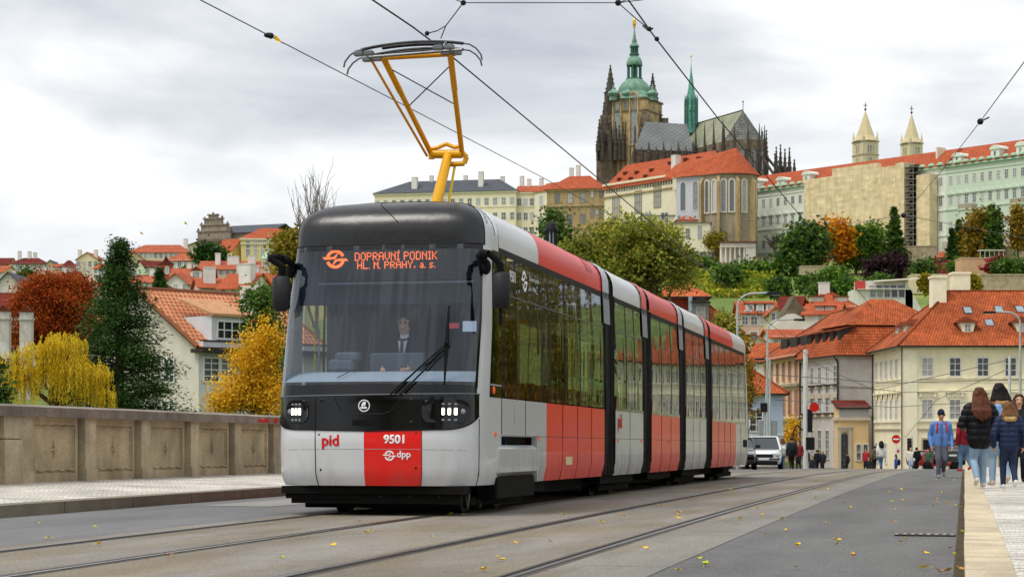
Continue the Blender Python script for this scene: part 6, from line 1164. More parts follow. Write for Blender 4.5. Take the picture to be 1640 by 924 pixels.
for px0, px1, y0, lab in ((-3, 16, 496, 'thick white chimney stack cut by the picture edge'), (33, 52, 497, 'thick white chimney stack with a tile cap by the willow')):
    Yk = 125; t = thing('chimney_stack', lab, 'chimney', (xpx((px0 + px1) / 2, Yk), Yk, zpx(640, Yk))); w2 = (px1 - px0) / 2 * Yk / F; z1 = zpx(y0 + 3, Yk) - zpx(640, Yk); q = MB(); q.box(-w2, -w2 * .8, 0, w2, w2 * .8, z1); q.box(-w2 - .06, -w2 * .8 - .06, z1 - .5, w2 + .06, w2 * .8 + .06, z1 - .35); q.obj('shaft', M('chimney_plaster_worn', 'c9c6bf', .95, .25, 2, stain=.4, stain_scale=.9), t); q = MB(); q.box(-w2 - .05, -w2, z1, w2 + .05, w2, z1 + .12); q.prism([(-w2 * .8, z1 + .12), (w2 * .8, z1 + .12), (0, z1 + .42)], 'y', -w2 * .7, w2 * .7); q.obj('cap', TILE, t)
# right hillside
hh_('house', 'orange roofed house with three white dormer windows under the vineyard', 1186, 1244, 501, 480, 330, PP, TILEO, 'gable', 9, 0, 4, [(508, 1.2, 1.2, 3, .2, .85), (521, 1.6, 1.2, 4)], yb=580, dorm=((.28, .12, 1.3, 1.2, W, 'shed'), (.55, .12, 1.3, 1.2, W, 'shed'), (.82, .12, 1.3, 1.2, W, 'shed')))
hh_('house', 'house with a dark maroon roof beside a small pale turret', 1246, 1278, 497, 473, 340, PB, TILED, 'gable', 8, -.3, 4, (), yb=570)
hh_('house', 'little pale gabled house with twin windows left of the white curved gable', 1232, 1252, 502, 491, 315, PC, TILEF, 'gablef', 6, 0, 4, [(513, 1.2, .7, 2, .36, .64)], yb=570)
t = thing('baroque_house', 'white curved baroque gable with a beige mansard roof behind it', 'house', (xpx(1266, 300), 300, zpx(580, 300))); s5 = F / 300; zt = lambda py: zpx(py, 300) - zpx(580, 300); c = lambda p: p / s5
q = MB(); ol = [(c(-30), 0), (c(30), 0), (c(29), zt(530)), (c(26), zt(517)), (c(18), zt(507)), (c(6), zt(502)), (c(-6), zt(503)), (c(-18), zt(511)), (c(-26), zt(522)), (c(-29), zt(534))]; q.prism(ol, 'y', 0, .6); q.obj('gable', PW, t); q = MB(); q.box(c(-24), .6, 0, c(28), 7, zt(512)); q.obj('wall', PW, t)
q = MB(); q.prism([(c(-14), zt(513)), (c(30), zt(513)), (c(27), zt(498)), (c(14), zt(484)), (c(8), zt(472)), (c(2), zt(484)), (c(-8), zt(498))], 'y', .7, 7.5); q.obj('roof', M_tiles('beige_shingle', 'b7a88c', 'a89a80', .4, .5, .03), t)
hh_('house', 'large hipped orange roof with eyebrow windows and a white chimney', 1296, 1376, 492, 463, 330, PW, TILEO, 'hip', 12, .05, 5, [(503, 1.4, 1.0, 5)], yb=580, chim=((.45, .5, 1.6, 1.6, 2, 4.4, W),), dorm=((.22, .35, 2.2, .8, PB, 'shed'), (.72, .35, 2.2, .8, PB, 'shed')))
hh_('house', 'white gable end with two dark windows and an orange roof running back', 1288, 1338, 503, 485, 300, PW, TILEO, 'gable', 7, -.35, 4, [(515, 1.1, .7, 2, .5, .7)], yb=580, dorm=((.45, .3, 1.6, .6, PB, 'shed'), (.7, .3, 1.6, .6, PB, 'shed')), sides=(('r', [(zpx(509, 300), 1.3, .7, 2, .4, .62, 1, 1)]),))
hh_('house', 'pale house with an arched attic window in a shaped dormer below the orange roofs', 1188, 1226, 548, 534, 270, PC, TILEF, 'gablef', 7, -.2, 4, [(548, 1.5, 1.2, 1, .5, .5)], yb=620)
hh_('house', 'low red roof with a skylight between the tiled house and the town house', 1196, 1262, 578, 548, 250, PW, TILE, 'gable', 10, -.4, 4, (), yb=640)
hh_('house', 'white house strip with orange roof below the dormer house', 1236, 1294, 540, 526, 290, PW, TILEO, 'gable', 7, .1, 4, [(551, 1.2, .8, 5)], yb=620)
# terrace restaurant
Yr = 400; s5 = F / Yr; t = thing('restaurant_pavilion', 'white framed terrace restaurant with two rows of dark panes and an awning', 'pavilion', (xpx(1380, Yr), Yr, zpx(500, Yr))); zt = lambda py: zpx(py, Yr) - zpx(500, Yr); c = lambda px: (px - 1380) / s5
q = MB(); q.box(c(1366), 0, 0, c(1462), 6, zt(464)); q.box(c(1372), -.8, zt(464), c(1450), 6, zt(463)); q.box(c(1376), 1, zt(463), c(1450), 6, zt(449)); q.prism([(c(1450), 0), (c(1478), 0), (c(1450), zt(447))], 'y', 0, 6); q.obj('wall', PW, t)
for row, h_ in ((477, 2.0), (463.5, .95)):
    for i in range(5): O('window', win_mesh(1.35, h_, 1, 1, .10, .08, WINF), t, (c(1398 + 11.5 * i), -.02 if row > 470 else .98, zt(row)))
q = MB(); q.add([(c(1398), -1, zt(451)), (c(1472), -1, zt(446)), (c(1470), 4, zt(443)), (c(1404), 4, zt(447)), (c(1398), -1, zt(452)), (c(1472), -1, zt(447.5))], ((0, 1, 2, 3), (4, 5, 1, 0))); q.obj('awning', M('awning_cream', 'd9d2c0', .8, .05), t); MB().box(c(1369), -.15, zt(464), c(1386), 0, zt(450)).obj('sign_board', M('sign_red', 'c04a44', .6, .05), t)
# garden walls, terraces, loggia
PKW = M('terrace_wall_pink', 'b99a84', .95, .2, .8, stain=.3, stain_scale=.3); TAN = M('terrace_wall_tan', 'b3a286', .95, .25, .8, stain=.35, stain_scale=.3)
def gwall(lab, px0, px1, y0, y1, Y, mat, dep=1.2, name='garden_wall', rot=0):
    q = MB(); q.box(0, 0, zpx(y1, Y), (px1 - px0) * Y / F, dep, zpx(y0, Y)); q.box(-.1, -.12, zpx(y0, Y), (px1 - px0) * Y / F + .1, dep + .1, zpx(y0, Y) + .3); o = q.obj(name, mat, None); o.location = (xpx(px0, Y), Y, 0); o.rotation_euler = (0, 0, rot); tag(o, lab, 'wall')
gwall('long pinkish terrace wall below the white loggia', 1082, 1166, 422, 452, 640, PKW, 14); gwall('terrace wall with a hedge on it right of the loggia', 1166, 1262, 433, 447, 630, PKW, 8); gwall('pale rubble wall under the orange tree', 1282, 1346, 427, 442, 610, TAN, 4); gwall('tan rubble wall by the purple shrub', 1440, 1482, 418, 450, 600, TAN, 5); gwall('smooth salmon retaining wall with red creeper', 1540, 1602, 414, 442, 560, M('wall_salmon', 'c9a283', .9, .08, .5), 8); gwall('cream retaining wall under the salmon wall', 1462, 1600, 441, 470, 470, PC, 6); gwall('beige rubble retaining wall with bare creepers at the picture edge', 1572, 1700, 441, 480, 440, TAN, 6); gwall('red creeper covered wall between the dark conifers', 1486, 1542, 418, 440, 590, M('creeper_red', '8a3038', .9, .4, 1.5), 3); gwall('stone wall of the upper garden below the scaffold', 1400, 1500, 395, 420, 640, TAN, 4); gwall('brown wall at the foot of the pale green palace', 1600, 1720, 396, 420, 610, TAN, 5)
Yl = 645; t = thing('loggia', 'white garden loggia with slender columns and a flat brown roof', 'loggia', (xpx(1154, Yl), Yl, zpx(424, Yl)), -.05); s5 = F / Yl; h_ = 28 / s5; Ll = 56 / s5
q = MB(); q.box(0, 0, h_, Ll, 5, h_ + 1.4); q.box(Ll * .72, .2, 0, Ll, 5, h_); q.box(0, 4.6, 0, Ll * .72, 5, h_); q.obj('wall', PW, t); MB().box(-.4, -.5, h_ + 1.4, Ll + .4, 5.4, h_ + 1.9).obj('roof', M('roof_felt_brown', '6b4a40', .9, .15), t)
for k in range(6): MB().lathe([(.5, 0), (.36, .3), (.30, h_ - .4), (.5, h_)], (Ll * .02 + Ll * .66 * k / 5, .5, 0), 8).obj('column', PW, t)
hh_('garden_house', 'flat white garden house under the cream tower block', 1095, 1145, 404, 400, 655, PW, M('roof_felt_grey', '66605a', .9, .1), 'flat', 8, 0, 4, [(418, 3.0, 2.6, 4)], yb=440)
hh_('tower_block', 'cream blocky castle building with small arched windows below the chapel', 1078, 1137, 357, 352, 700, CY2, M('roof_felt_grey', '66605a', .9, .1), 'flat', 10, -.1, 4, [(384, 5, 1.8, 1, .72, .72), (384, 4, 1.6, 1, .4, .4)], yb=440, cat='building')
hh_('tower_block', 'small tower with a red pyramid roof before the lavender chapel', 1084, 1117, 352, 343, 712, PB, TILEO, 'pyr', 7, 0, 4, [(352, 1.5, 1.2, 3)], yb=380, cat='tower')
hh_('terrace_house', 'long cream terrace building with arched openings under the old palace', 1028, 1080, 345, 341, 730, CY2, M('roof_felt_grey', '66605a', .9, .1), 'flat', 9, 0, 4, [(366, 6, 3, 2, .2, .7)], yb=420, cat='building')
hh_('kiosk', 'pale yellow low garden house under the bare tree', 1210, 1262, 411, 404, 640, PY, M('roof_felt_grey', '66605a', .9, .1), 'flat', 5, 0, 4, [(422, 2, 1.6, 4)], yb=440, cat='garden house')
hh_('gate_house', 'low tan gate building with an orange roof at the foot of the stair tower', 1500, 1530, 412, 402, 625, PB, TILEO, 'hip', 6, 0, 2, [(420, 2, 1.2, 2)], yb=440, cat='gate house')
t = thing('pergola', 'light pergola with thin posts on the salmon terrace', 'pergola', (xpx(1570, 555), 555, zpx(414, 555))); q = MB()
for k in range(6): q.tube((k * 1.3, 0, 0), (k * 1.3, 0, 2.2), .1, n=5)
q.box(-.3, -.4, 2.2, 6.9, 2.5, 2.4); q.obj('frame', W, t)
# vineyard rows and lawn strips
def vine_rows(lab, px0, px1, y0, y1, n, mat, Ya, Yb_):
    for k in range(n):
        Y = Ya + (Yb_ - Ya) * k / max(1, n - 1); x0, x1 = xpx(px0, Y), xpx(px1, Y); q = MB(); m_ = 120
        for i in range(m_):
            x = x0 + (x1 - x0) * i / m_; z = hz(x, Y)
            for _ in range(5):
                p = Vector((x + R.uniform(-.5, .5), Y + R.uniform(-.6, .6), z + R.uniform(.1, 2.3))); a = Vector((R.uniform(-1, 1), R.uniform(-1, 1), R.uniform(-1, 1))) * .55; b = Vector((R.uniform(-1, 1), R.uniform(-1, 1), R.uniform(-1, 1))) * .55; q.quad(p - a, p - b, p + a, p + b)
        tag(q.obj('vine_row', mat), lab, 'vines', 'vine rows on the garden slope')
vine_rows('green yellow row of vines on the slope below the terrace wall', 1085, 1240, 0, 0, 5, M_leaf('vine_leaves', ['6d8a2a', '8aa02e', 'b8b02e', 'c8b838'], cl=.05), 545, 600)
# fill of the far left slope
for i, (x0, x1, ye, yr, Y, wl, rm, ty, lab) in enumerate((
    (-30, 8, 436, 425, 760, PC, TILEF, 'gable', 'cream hillside house with a red roof at the very edge of the picture'),
    (10, 46, 450, 441, 640, PW, TILEO, 'hip', 'white hillside house with a hipped orange roof below the yellow apartment block'),
    (58, 92, 446, 436, 620, PY, TILEF, 'gable', 'yellow hillside house with a red roof right of the rounded dark tree'),
    (88, 120, 444, 434, 700, PG, TILED, 'gable', 'pale green hillside house half hidden by the rust tree'),
    (150, 178, 430, 420, 720, PW, TILEO, 'gable', 'white hillside house with an orange roof just right of the conifer top'),
    (172, 200, 440, 430, 640, PC, TILEF, 'hip', 'cream hillside house with a hipped red roof left of the green sloping house'),
    (205, 232, 447, 438, 560, PP, TILED, 'gable', 'pink hillside house with a dark roof under the cream gabled house'),
    (226, 262, 452, 442, 520, PW, TILEF, 'gablef', 'white gabled hillside house left of the red pavilion'),
    (282, 322, 441, 431, 560, PC, TILEO, 'gable', 'cream hillside house with an orange roof right of the red pavilion'),
    (300, 345, 446, 434, 500, PW, TILEF, 'hip', 'white hillside house with a hipped roof under the sgraffito palace'),
    (128, 168, 462, 450, 460, PY, TILEO, 'gable', 'yellow hillside house behind the middle of the conifer'),
    (440, 480, 452, 440, 420, PC, TILEO, 'gable', 'cream hillside house with orange roof behind the tram corner'),
    (470, 520, 445, 425, 600, PY, TILEF, 'hip', 'yellow hillside house seen through the tram cab'),
    (370, 420, 448, 436, 420, PP, TILEO, 'gable', 'pink hillside house among the white chimney stacks'))):
    hh_('hillside_house', lab, x0, x1, ye, yr, Y, wl, rm, ty, 11, (-.25, .2, .1, -.1)[i % 4], 3, [(ye + 8, 1.7, 1.1, 4), (ye + 17, 1.7, 1.1, 4)], group='houses up the left hillside', chim=((.3, .4, 1.1, 1.1, 1, 3.6, W),))
# ============================================================ trees
BARK = M('bark', '4a3f33', .95, .35, 4, bump=.4, bscale=14); BARKG = M('bark_grey', '6e675e', .95, .3, 4)
def limb_mesh(q, base, tip, r0, r1, rnd, n=5, wob=.06):
    pts = [Vector(base)]; base = Vector(base); tip = Vector(tip); Lg_ = (tip - base).length
    for k in range(1, n + 1):
        t = k / n; p = base.lerp(tip, t)
        if k < n: p += Vector((rnd.uniform(-1, 1), rnd.uniform(-1, 1), rnd.uniform(-.5, .5))) * Lg_ * wob
        pts.append(p)
    for k, (a, b) in enumerate(zip(pts, pts[1:])): q.tube(a, b, r0 + (r1 - r0) * k / n, r0 + (r1 - r0) * (k + 1) / n, 6 if r0 > .04 else 4, cap=False)
    return pts
def leaf_quads(rnd, pts, size, stretch, droop, V, Fc, jit):
    """append one bent leaf card per point"""
    for p in pts:
        if droop > 0: a = Vector((rnd.gauss(0, .25), rnd.gauss(0, .25), -1)).normalized()
        else: a = Vector((rnd.gauss(0, 1), rnd.gauss(0, 1), rnd.gauss(0, .7))).normalized()
        b = a.cross(Vector((rnd.gauss(0, 1), rnd.gauss(0, 1), rnd.gauss(0, 1)))).normalized()
        s = size * rnd.uniform(.6, 1.35); a = a * s * stretch; b = b * s * .5
        k = len(V); V.extend((p - a * .5, p + b * .8 - a * .1, p + a * .5, p - b * .8 - a * .05)); Fc.append((k, k + 1, k + 2, k + 3))
def crown(rnd, lobes, nclump, per, size, spread, stretch=1.3, droop=0, shell=.55):
    V, Fc, C = [], [], []
    tot = sum(l[6] if len(l) > 6 else l[3] * l[4] * l[5] for l in lobes)
    for l in lobes:
        n = max(1, round(nclump * (l[6] if len(l) > 6 else l[3] * l[4] * l[5]) / tot))
        for _ in range(n):
            d = Vector((rnd.gauss(0, 1), rnd.gauss(0, 1), rnd.gauss(0, 1))).normalized(); r = shell + (1 - shell) * rnd.random() ** .6
            r *= 1 + .18 * sin(d.x * 5 + l[0]) * sin(d.z * 6 + l[1]) + rnd.uniform(-.06, .10)
            c = Vector((l[0] + d.x * l[3] * r, l[1] + d.y * l[4] * r, l[2] + d.z * l[5] * r)); C.append(c); sp = spread * rnd.uniform(.6, 1.3)
            pts = [c + Vector((rnd.gauss(0, sp), rnd.gauss(0, sp), rnd.gauss(0, sp * .75) - (droop * rnd.random() if droop else 0))) for _ in range(int(per * rnd.uniform(.6, 1.4)))]
            leaf_quads(rnd, pts, size, stretch, droop, V, Fc, 0)
    return V, Fc, C
def mk_leaves(V, Fc, name, mat, par):
    me = bpy.data.meshes.new(name); me.from_pydata(V, [], Fc); me.materials.append(mat); me.update(); return O(name, me, par)
_seed = [1]
def tree(name, label, px, Y, ybase, lobes_px, mat, nclump=150, per=40, size=.22, spread=.4, trunk=.2, seed=None, droop=0, stretch=1.3, group=None, cat='tree', bark=None, base_z=None, limbs=14, shell=.55, depth=.85):
    """lobes_px: (px, py, rx px, ry px) ellipses of the crown in the photograph, given depth from their width"""
    _seed[0] += 1; rnd = random.Random(seed or _seed[0]); s = F / Y; x0 = xpx(px, Y); z0 = base_z if base_z is not None else zpx(ybase, Y)
    T = thing(name, label, cat, (x0, Y, z0), 0, group)
    lobes = [((a - px) / s, (rnd.uniform(-.25, .25) if i else 0) * c / s, zpx(b, Y) - z0, c / s, c / s * depth, d / s) for i, (a, b, c, d) in enumerate(lobes_px)]
    V, Fc, C = crown(rnd, lobes, nclump, per, size, spread, stretch, droop, shell)
    mk_leaves(V, Fc, 'crown', mat, T)
    q = MB(); top = Vector((lobes[0][0] * .5, 0, lobes[0][2])); tk = limb_mesh(q, (0, 0, -.5), top, trunk, trunk * .3, rnd, 6, .02)
    for c in rnd.sample(C, min(limbs, len(C))): st = tk[2 + rnd.randrange(4)]; limb_mesh(q, st, st.lerp(c, .95), trunk * .38, trunk * .06, rnd, 4, .07)
    q.obj('trunk', bark or BARK, T, 60); return T
def conifer(name, label, px, Y, ytop, ybase, rpx, mat, levels=34, per=26, size=.35, group=None, seed=None, gap=.25, narrow=1.0, base_z=None):
    _seed[0] += 1; rnd = random.Random(seed or _seed[0]); s = F / Y; z0 = base_z if base_z is not None else zpx(ybase, Y); hgt = zpx(ytop, Y) - z0; r = rpx / s
    T = thing(name, label, 'tree', (xpx(px, Y), Y, z0), 0, group); V, Fc = [], []; q = MB(); q.tube((0, 0, -.5), (0, 0, hgt * .97), r * .09, r * .01, 8)
    for i in range(levels):
        t = i / levels; z = hgt * (.04 + .95 * t); rr_ = r * ((1 - t) ** .85 * narrow + .03) * (1 + .16 * sin(i * 2.1))
        nb = max(4, int(11 * (1 - t) + 4))
        for k in range(nb):
            a = rnd.uniform(0, 2 * pi); L_ = rr_ * rnd.uniform(.6, 1.18); dirv = Vector((cos(a), sin(a), 0)); dz = rnd.uniform(-.05, .28) * (1 - t * .2) - .12
            tip = dirv * L_ + Vector((0, 0, z + L_ * dz)); st = Vector((0, 0, z - L_ * .05))
            if k % 3 == 0: q.tube(st, st.lerp(tip, .8), r * .012, r * .004, 4, cap=False)
            for j in range(per):
                u = rnd.random() ** .6
                if u < gap * rnd.random(): continue
                p = st.lerp(tip, u) + Vector((rnd.gauss(0, .05 * r + .02), rnd.gauss(0, .05 * r + .02), rnd.gauss(0, .045 * r) - .06 * L_ * u * u))
                ax = (dirv * .8 + Vector((rnd.gauss(0, .5), rnd.gauss(0, .5), rnd.gauss(0, .35) - .05))).normalized(); b = ax.cross(Vector((rnd.gauss(0, 1), rnd.gauss(0, 1), rnd.gauss(0, 1)))).normalized(); w = size * rnd.uniform(.6, 1.3)
                kk = len(V); V.extend((p - ax * w * .6, p + b * w * .2, p + ax * w * .6, p - b * w * .2)); Fc.append((kk, kk + 1, kk + 2, kk + 3))
    mk_leaves(V, Fc, 'crown', mat, T); q.obj('trunk', BARK, T, 60); return T
def bare(name, label, px, Y, ybase, ytop, wpx, n=9, rad=.16, mat=None, seed=3, depth=3, base_z=None, spread=.5):
    rnd = random.Random(seed); s = F / Y; z0 = base_z if base_z is not None else zpx(ybase, Y); hgt = zpx(ytop, Y) - z0; w = wpx / s; T = thing(name, label, 'tree', (xpx(px, Y), Y, z0)); q = MB(); b_ = MB()
    tk = limb_mesh(q, (0, 0, -.5), (0, 0, hgt * .45), rad, rad * .7, rnd, 4, .02)
    def grow(p, d, L_, r, lev):
        e = p + d * L_; pts = limb_mesh(b_, p, e, r, r * .5, rnd, 4, .05)
        if lev <= 0: return
        for k in range(rnd.randint(3, 5)):
            t = rnd.uniform(.3, 1); st = pts[min(len(pts) - 1, int(t * (len(pts) - 1)))]; nd = (d + Vector((rnd.gauss(0, spread), rnd.gauss(0, spread), rnd.uniform(-.1, .5)))).normalized(); grow(st, nd, L_ * rnd.uniform(.4, .65), r * .5, lev - 1)
    for k in range(n):
        tx = (k / (n - 1) - .5) * 2 * w * .8 if n > 1 else 0; ty = rnd.uniform(-.6, .6) * w; tz = hgt * (1 - .25 * abs(tx) / max(w, .01)) * rnd.uniform(.85, 1.0); st = tk[1 + rnd.randrange(4)]; d = Vector((tx, ty, tz)) - st; grow(st, d.normalized(), d.length * .75, rad * .5, depth)
    q.obj('trunk', mat or BARKG, T, 60); b_.obj('branches', mat or BARKG, T); return T
LY = M_leaf('leaves_willow_yellow', ['b89a14', 'e4c01c', 'f4d82e', 'f8e45a'], trans=.45, cl=.9); LYT = M_leaf('leaves_yellow_gold', ['a88418', 'dca81e', 'f0c42c', 'f6d850'], trans=.4, cl=1.0)
LO = M_leaf('leaves_rust', ['6e3014', 'a04218', 'c4581e', '8a6424'], cl=.35); LC = M_leaf('needles_dark', ['1c3012', '2a441c', '3a5a24', '4c6c2c'], trans=.15, cl=.8); LG = M_leaf('leaves_olive_green', ['4c5a22', '788432', 'a0a23e', 'bcb04c'], cl=.45); LGD = M_leaf('leaves_dark_green', ['2c401a', '3e5a24', '567630', '6e8c3a'], cl=.5); LGB = M_leaf('leaves_bright_green', ['2e4a1a', '466a24', '5f8a2c', '86a038'], cl=.3)
LOR = M_leaf('leaves_orange', ['a05a14', 'd08a1c', 'e8a424', 'c87a18'], cl=.3); LBR = M_leaf('leaves_ochre_brown', ['4e4a1c', '8a6a20', 'b08a28', '6a6a24'], cl=.3); LPU = M_leaf('leaves_purple', ['241820', '3a242e', '4a3038', '382a28'], cl=.3); LTH = M_leaf('needles_thuja', ['2c4218', '3e5a20', '56702a', '6c8034'], trans=.15, cl=.3); LTO = M_leaf('leaves_topiary', ['6e6a1a', '94861e', 'b09a24', '7c7a20'], cl=.5); LYG = M_leaf('leaves_yellow_green', ['5c5a1c', '8a7e26', 'a8902c', '6c6c22'], cl=.6)
# by the parapet
def willow(label, px, Y, lobes, mat, n=1050, seed=5):
    """weeping tree: every strand is a thin twig hung with narrow leaves"""
    rnd = random.Random(seed); s = F / Y; z0 = zpx(725, Y); T = thing('willow_tree', label, 'tree', (xpx(px, Y), Y, z0)); V, Fc = [], []; q = MB(); b_ = MB()
    tk = limb_mesh(q, (0, 0, -.5), (0, 0, zpx(560, Y) - z0), .15, .06, rnd, 6, .03); tot = sum(c * d for _, _, c, d in lobes)
    for a, b, c, d in lobes:
        L_ = Vector(((a - px) / s, rnd.uniform(-.5, .5), zpx(b, Y) - z0)); limb_mesh(q, tk[3], L_ + Vector((0, 0, d / s * .5)), .06, .012, rnd, 5, .08)
        for _ in range(int(n * c * d / tot)):
            w = Vector((rnd.gauss(0, 1), rnd.gauss(0, 1), abs(rnd.gauss(0, .8)) + .15)).normalized() * rnd.uniform(.55, 1.08); p = L_ + Vector((w.x * c / s, w.y * c / s, w.z * d / s)); dr = Vector((w.x, w.y, 0)) * rnd.uniform(.1, .4); ln_ = rnd.uniform(.4, 1.5); k = int(26 * ln_) + 8; pr_ = p
            for i_ in range(k):
                t = i_ / k; pt = p + dr * (t * 1.2 - t * t * .5) * .5 + Vector((rnd.gauss(0, .018), rnd.gauss(0, .018), -ln_ * t ** 1.25 + .10 * sin(t * 3)))
                a_ = Vector((rnd.gauss(0, .35), rnd.gauss(0, .35), -1)).normalized() * rnd.uniform(.07, .13); bb = a_.cross(Vector((rnd.gauss(0, 1), rnd.gauss(0, 1), .1))).normalized() * rnd.uniform(.008, .016); kk = len(V); V.extend((pt - a_ * .5, pt + bb, pt + a_ * .5, pt - bb)); Fc.append((kk, kk + 1, kk + 2, kk + 3))
                if i_ and i_ % 8 == 0: b_.tube(pr_, pt, .004, .003, 3, cap=False); pr_ = pt
    mk_leaves(V, Fc, 'crown', mat, T); q.obj('trunk', BARK, T, 60); b_.obj('twigs', BARK, T)
willow('golden weeping willow hanging over the stone parapet', 92, 70, [(92, 600, 50, 40), (50, 572, 30, 28), (112, 556, 32, 26), (150, 606, 28, 30), (34, 612, 28, 36), (16, 590, 18, 30), (170, 634, 20, 16), (82, 562, 26, 28), (120, 600, 34, 34)], LY)
conifer('conifer', 'tall dark green conifer behind the stone parapet', 191, 82, 382, 730, 128, LC, 60, 110, .125, gap=.3)
tree('maple_tree', 'round rust red tree between the chimneys and the dark conifer', 85, 150, 640, [(90, 500, 52, 50), (45, 520, 36, 40), (118, 482, 34, 36), (70, 470, 40, 28), (110, 545, 40, 40)], LO, 340, 190, .15, .5, .3)
tree('yellow_tree', 'golden yellow deciduous tree beside the front of the tram', 405, 64, 760, [(412, 595, 42, 60), (378, 632, 44, 34), (428, 545, 24, 44), (356, 650, 30, 16), (432, 640, 34, 40), (392, 575, 26, 22)], LYT, 330, 46, .072, .19, .07, limbs=60, shell=.15)
tree('ivy_tree', 'dark green leafy tree behind the yellow tree', 418, 78, 760, [(412, 490, 24, 32), (432, 520, 20, 40), (402, 540, 16, 26), (425, 580, 26, 44)], LGD, 140, 34, .13, .22, .10, limbs=20)
tree('laurel_bush', 'dark green bush cut by the picture edge above the parapet', -6, 60, 720, [(-4, 625, 14, 46), (-22, 600, 16, 50)], LGD, 60, 40, .12, .2, .08, cat='bush')
bare('bare_tree', 'leafless tree with thin upright branches behind the tram roof', 505, 140, 560, 246, 62, 10, .17, M('bark_pale', '8a8480', .95, .2), 5, 2, spread=.28)
tree('lime_tree', 'yellow green autumn tree at the edge of the tram windscreen', 462, 138, 600, [(466, 405, 24, 40), (452, 420, 16, 24), (480, 430, 22, 40)], LYG, 110, 36, .24, .4, .15)
tree('plane_tree', 'broad olive green tree spreading behind the middle of the tram', 1005, 108, 720, [(1000, 425, 76, 56), (940, 425, 46, 46), (1062, 412, 44, 42), (1010, 380, 62, 28), (1086, 432, 32, 30), (970, 462, 44, 30)], LG, 470, 80, .16, .34, .32, limbs=60, shell=.3)
tree('lime_tree', 'small dark green tree beside the lantern pillar', 886, 125, 560, [(886, 372, 17, 30), (896, 392, 18, 26)], LGD, 60, 36, .22, .36, .12)
tree('birch_tree', 'thin yellowing tree at the far end of the tram', 1192, 150, 760, [(1190, 600, 14, 36), (1194, 640, 11, 28), (1186, 560, 12, 24)], LBR, 80, 30, .22, .35, .12, limbs=24)
tree('birch_tree', 'olive tree against the tiled house behind the tram roof', 1166, 190, 720, [(1166, 535, 18, 26), (1156, 520, 13, 18), (1180, 560, 14, 24)], LG, 80, 36, .26, .4, .12)
tree('acacia_tree', 'small yellow street tree under the pink house', 1268, 205, 760, [(1268, 702, 10, 18), (1272, 680, 8, 10)], LYT, 40, 24, .22, .3, .08)
# castle gardens
tree('garden_tree', 'dense green tree mass left of the orange garden tree', 1288, 620, 460, [(1286, 398, 30, 36), (1266, 410, 18, 30), (1306, 385, 22, 26), (1275, 425, 26, 20)], LGD, 190, 42, 1.1, 1.7, .5)
tree('garden_tree', 'bright orange tree before the scaffold sheeting', 1336, 630, 455, [(1337, 382, 20, 32), (1324, 398, 14, 18), (1350, 395, 12, 22)], LOR, 120, 40, 1.0, 1.5, .4)
tree('garden_tree', 'bushy green tree right of the orange tree', 1372, 635, 455, [(1370, 392, 18, 30), (1362, 412, 16, 18)], LGB, 110, 40, 1.0, 1.4, .4)
tree('garden_tree', 'loose bright green tree beside the broad conical thuja', 1398, 640, 455, [(1398, 392, 15, 30), (1394, 415, 15, 16)], LGB, 100, 40, 1.0, 1.4, .4)
conifer('thuja', 'broad conical green thuja standing before the scaffold', 1432, 622, 330, 440, 24, LTH, 36, 26, 1.3, gap=.1)
tree('plum_shrub', 'dark purple leaved shrub on the garden wall', 1420, 600, 458, [(1420, 430, 27, 18), (1402, 436, 16, 12), (1438, 425, 14, 14)], LPU, 110, 36, .9, 1.3, .2, cat='shrub')
conifer('spruce', 'dark pointed spruce left of the salmon wall', 1524, 600, 364, 445, 13, LC, 28, 22, 1.2, gap=.1)
conifer('spruce', 'taller dark spruce behind the pointed spruce', 1536, 620, 350, 440, 17, LTH, 28, 22, 1.2, gap=.1)
tree('hornbeam', 'ochre brown upright tree before the pale green palace', 1572, 610, 450, [(1570, 378, 19, 40), (1562, 400, 14, 22), (1580, 365, 12, 26)], LBR, 150, 40, 1.0, 1.5, .4)
tree('poplar', 'slim green brown poplar touching the ochre tree', 1592, 606, 440, [(1592, 366, 9, 36), (1590, 395, 9, 20)], LTH, 80, 36, .9, 1.1, .3)
tree('poplar', 'narrow columnar golden poplar at the picture edge', 1630, 600, 430, [(1630, 370, 7, 36)], LBR, 70, 36, .9, 1.0, .3)
bare('bare_tree', 'spreading leafless tree beside the loggia columns', 1152, 665, 425, 358, 18, 7, .5, BARK, 8, 3); tree('garden_tree', 'thin green tree at the loggia corner', 1150, 655, 430, [(1150, 402, 9, 18), (1148, 384, 12, 12)], LYG, 40, 30, .9, 1.3, .3)
bare('bare_tree', 'leafless garden tree before the pale green bay', 1243, 640, 428, 362, 22, 7, .45, BARK, 9, 3)
for px, lab in ((1483, 'clipped egg shaped bush left of the cream chimneys'), (1560, 'clipped egg shaped bush right of the cream chimneys')): tree('topiary', lab, px, 400, 472, [(px, 455, 9, 13)], LTO, 60, 50, .45, .35, .1, cat='bush', group='clipped bushes', shell=.8)
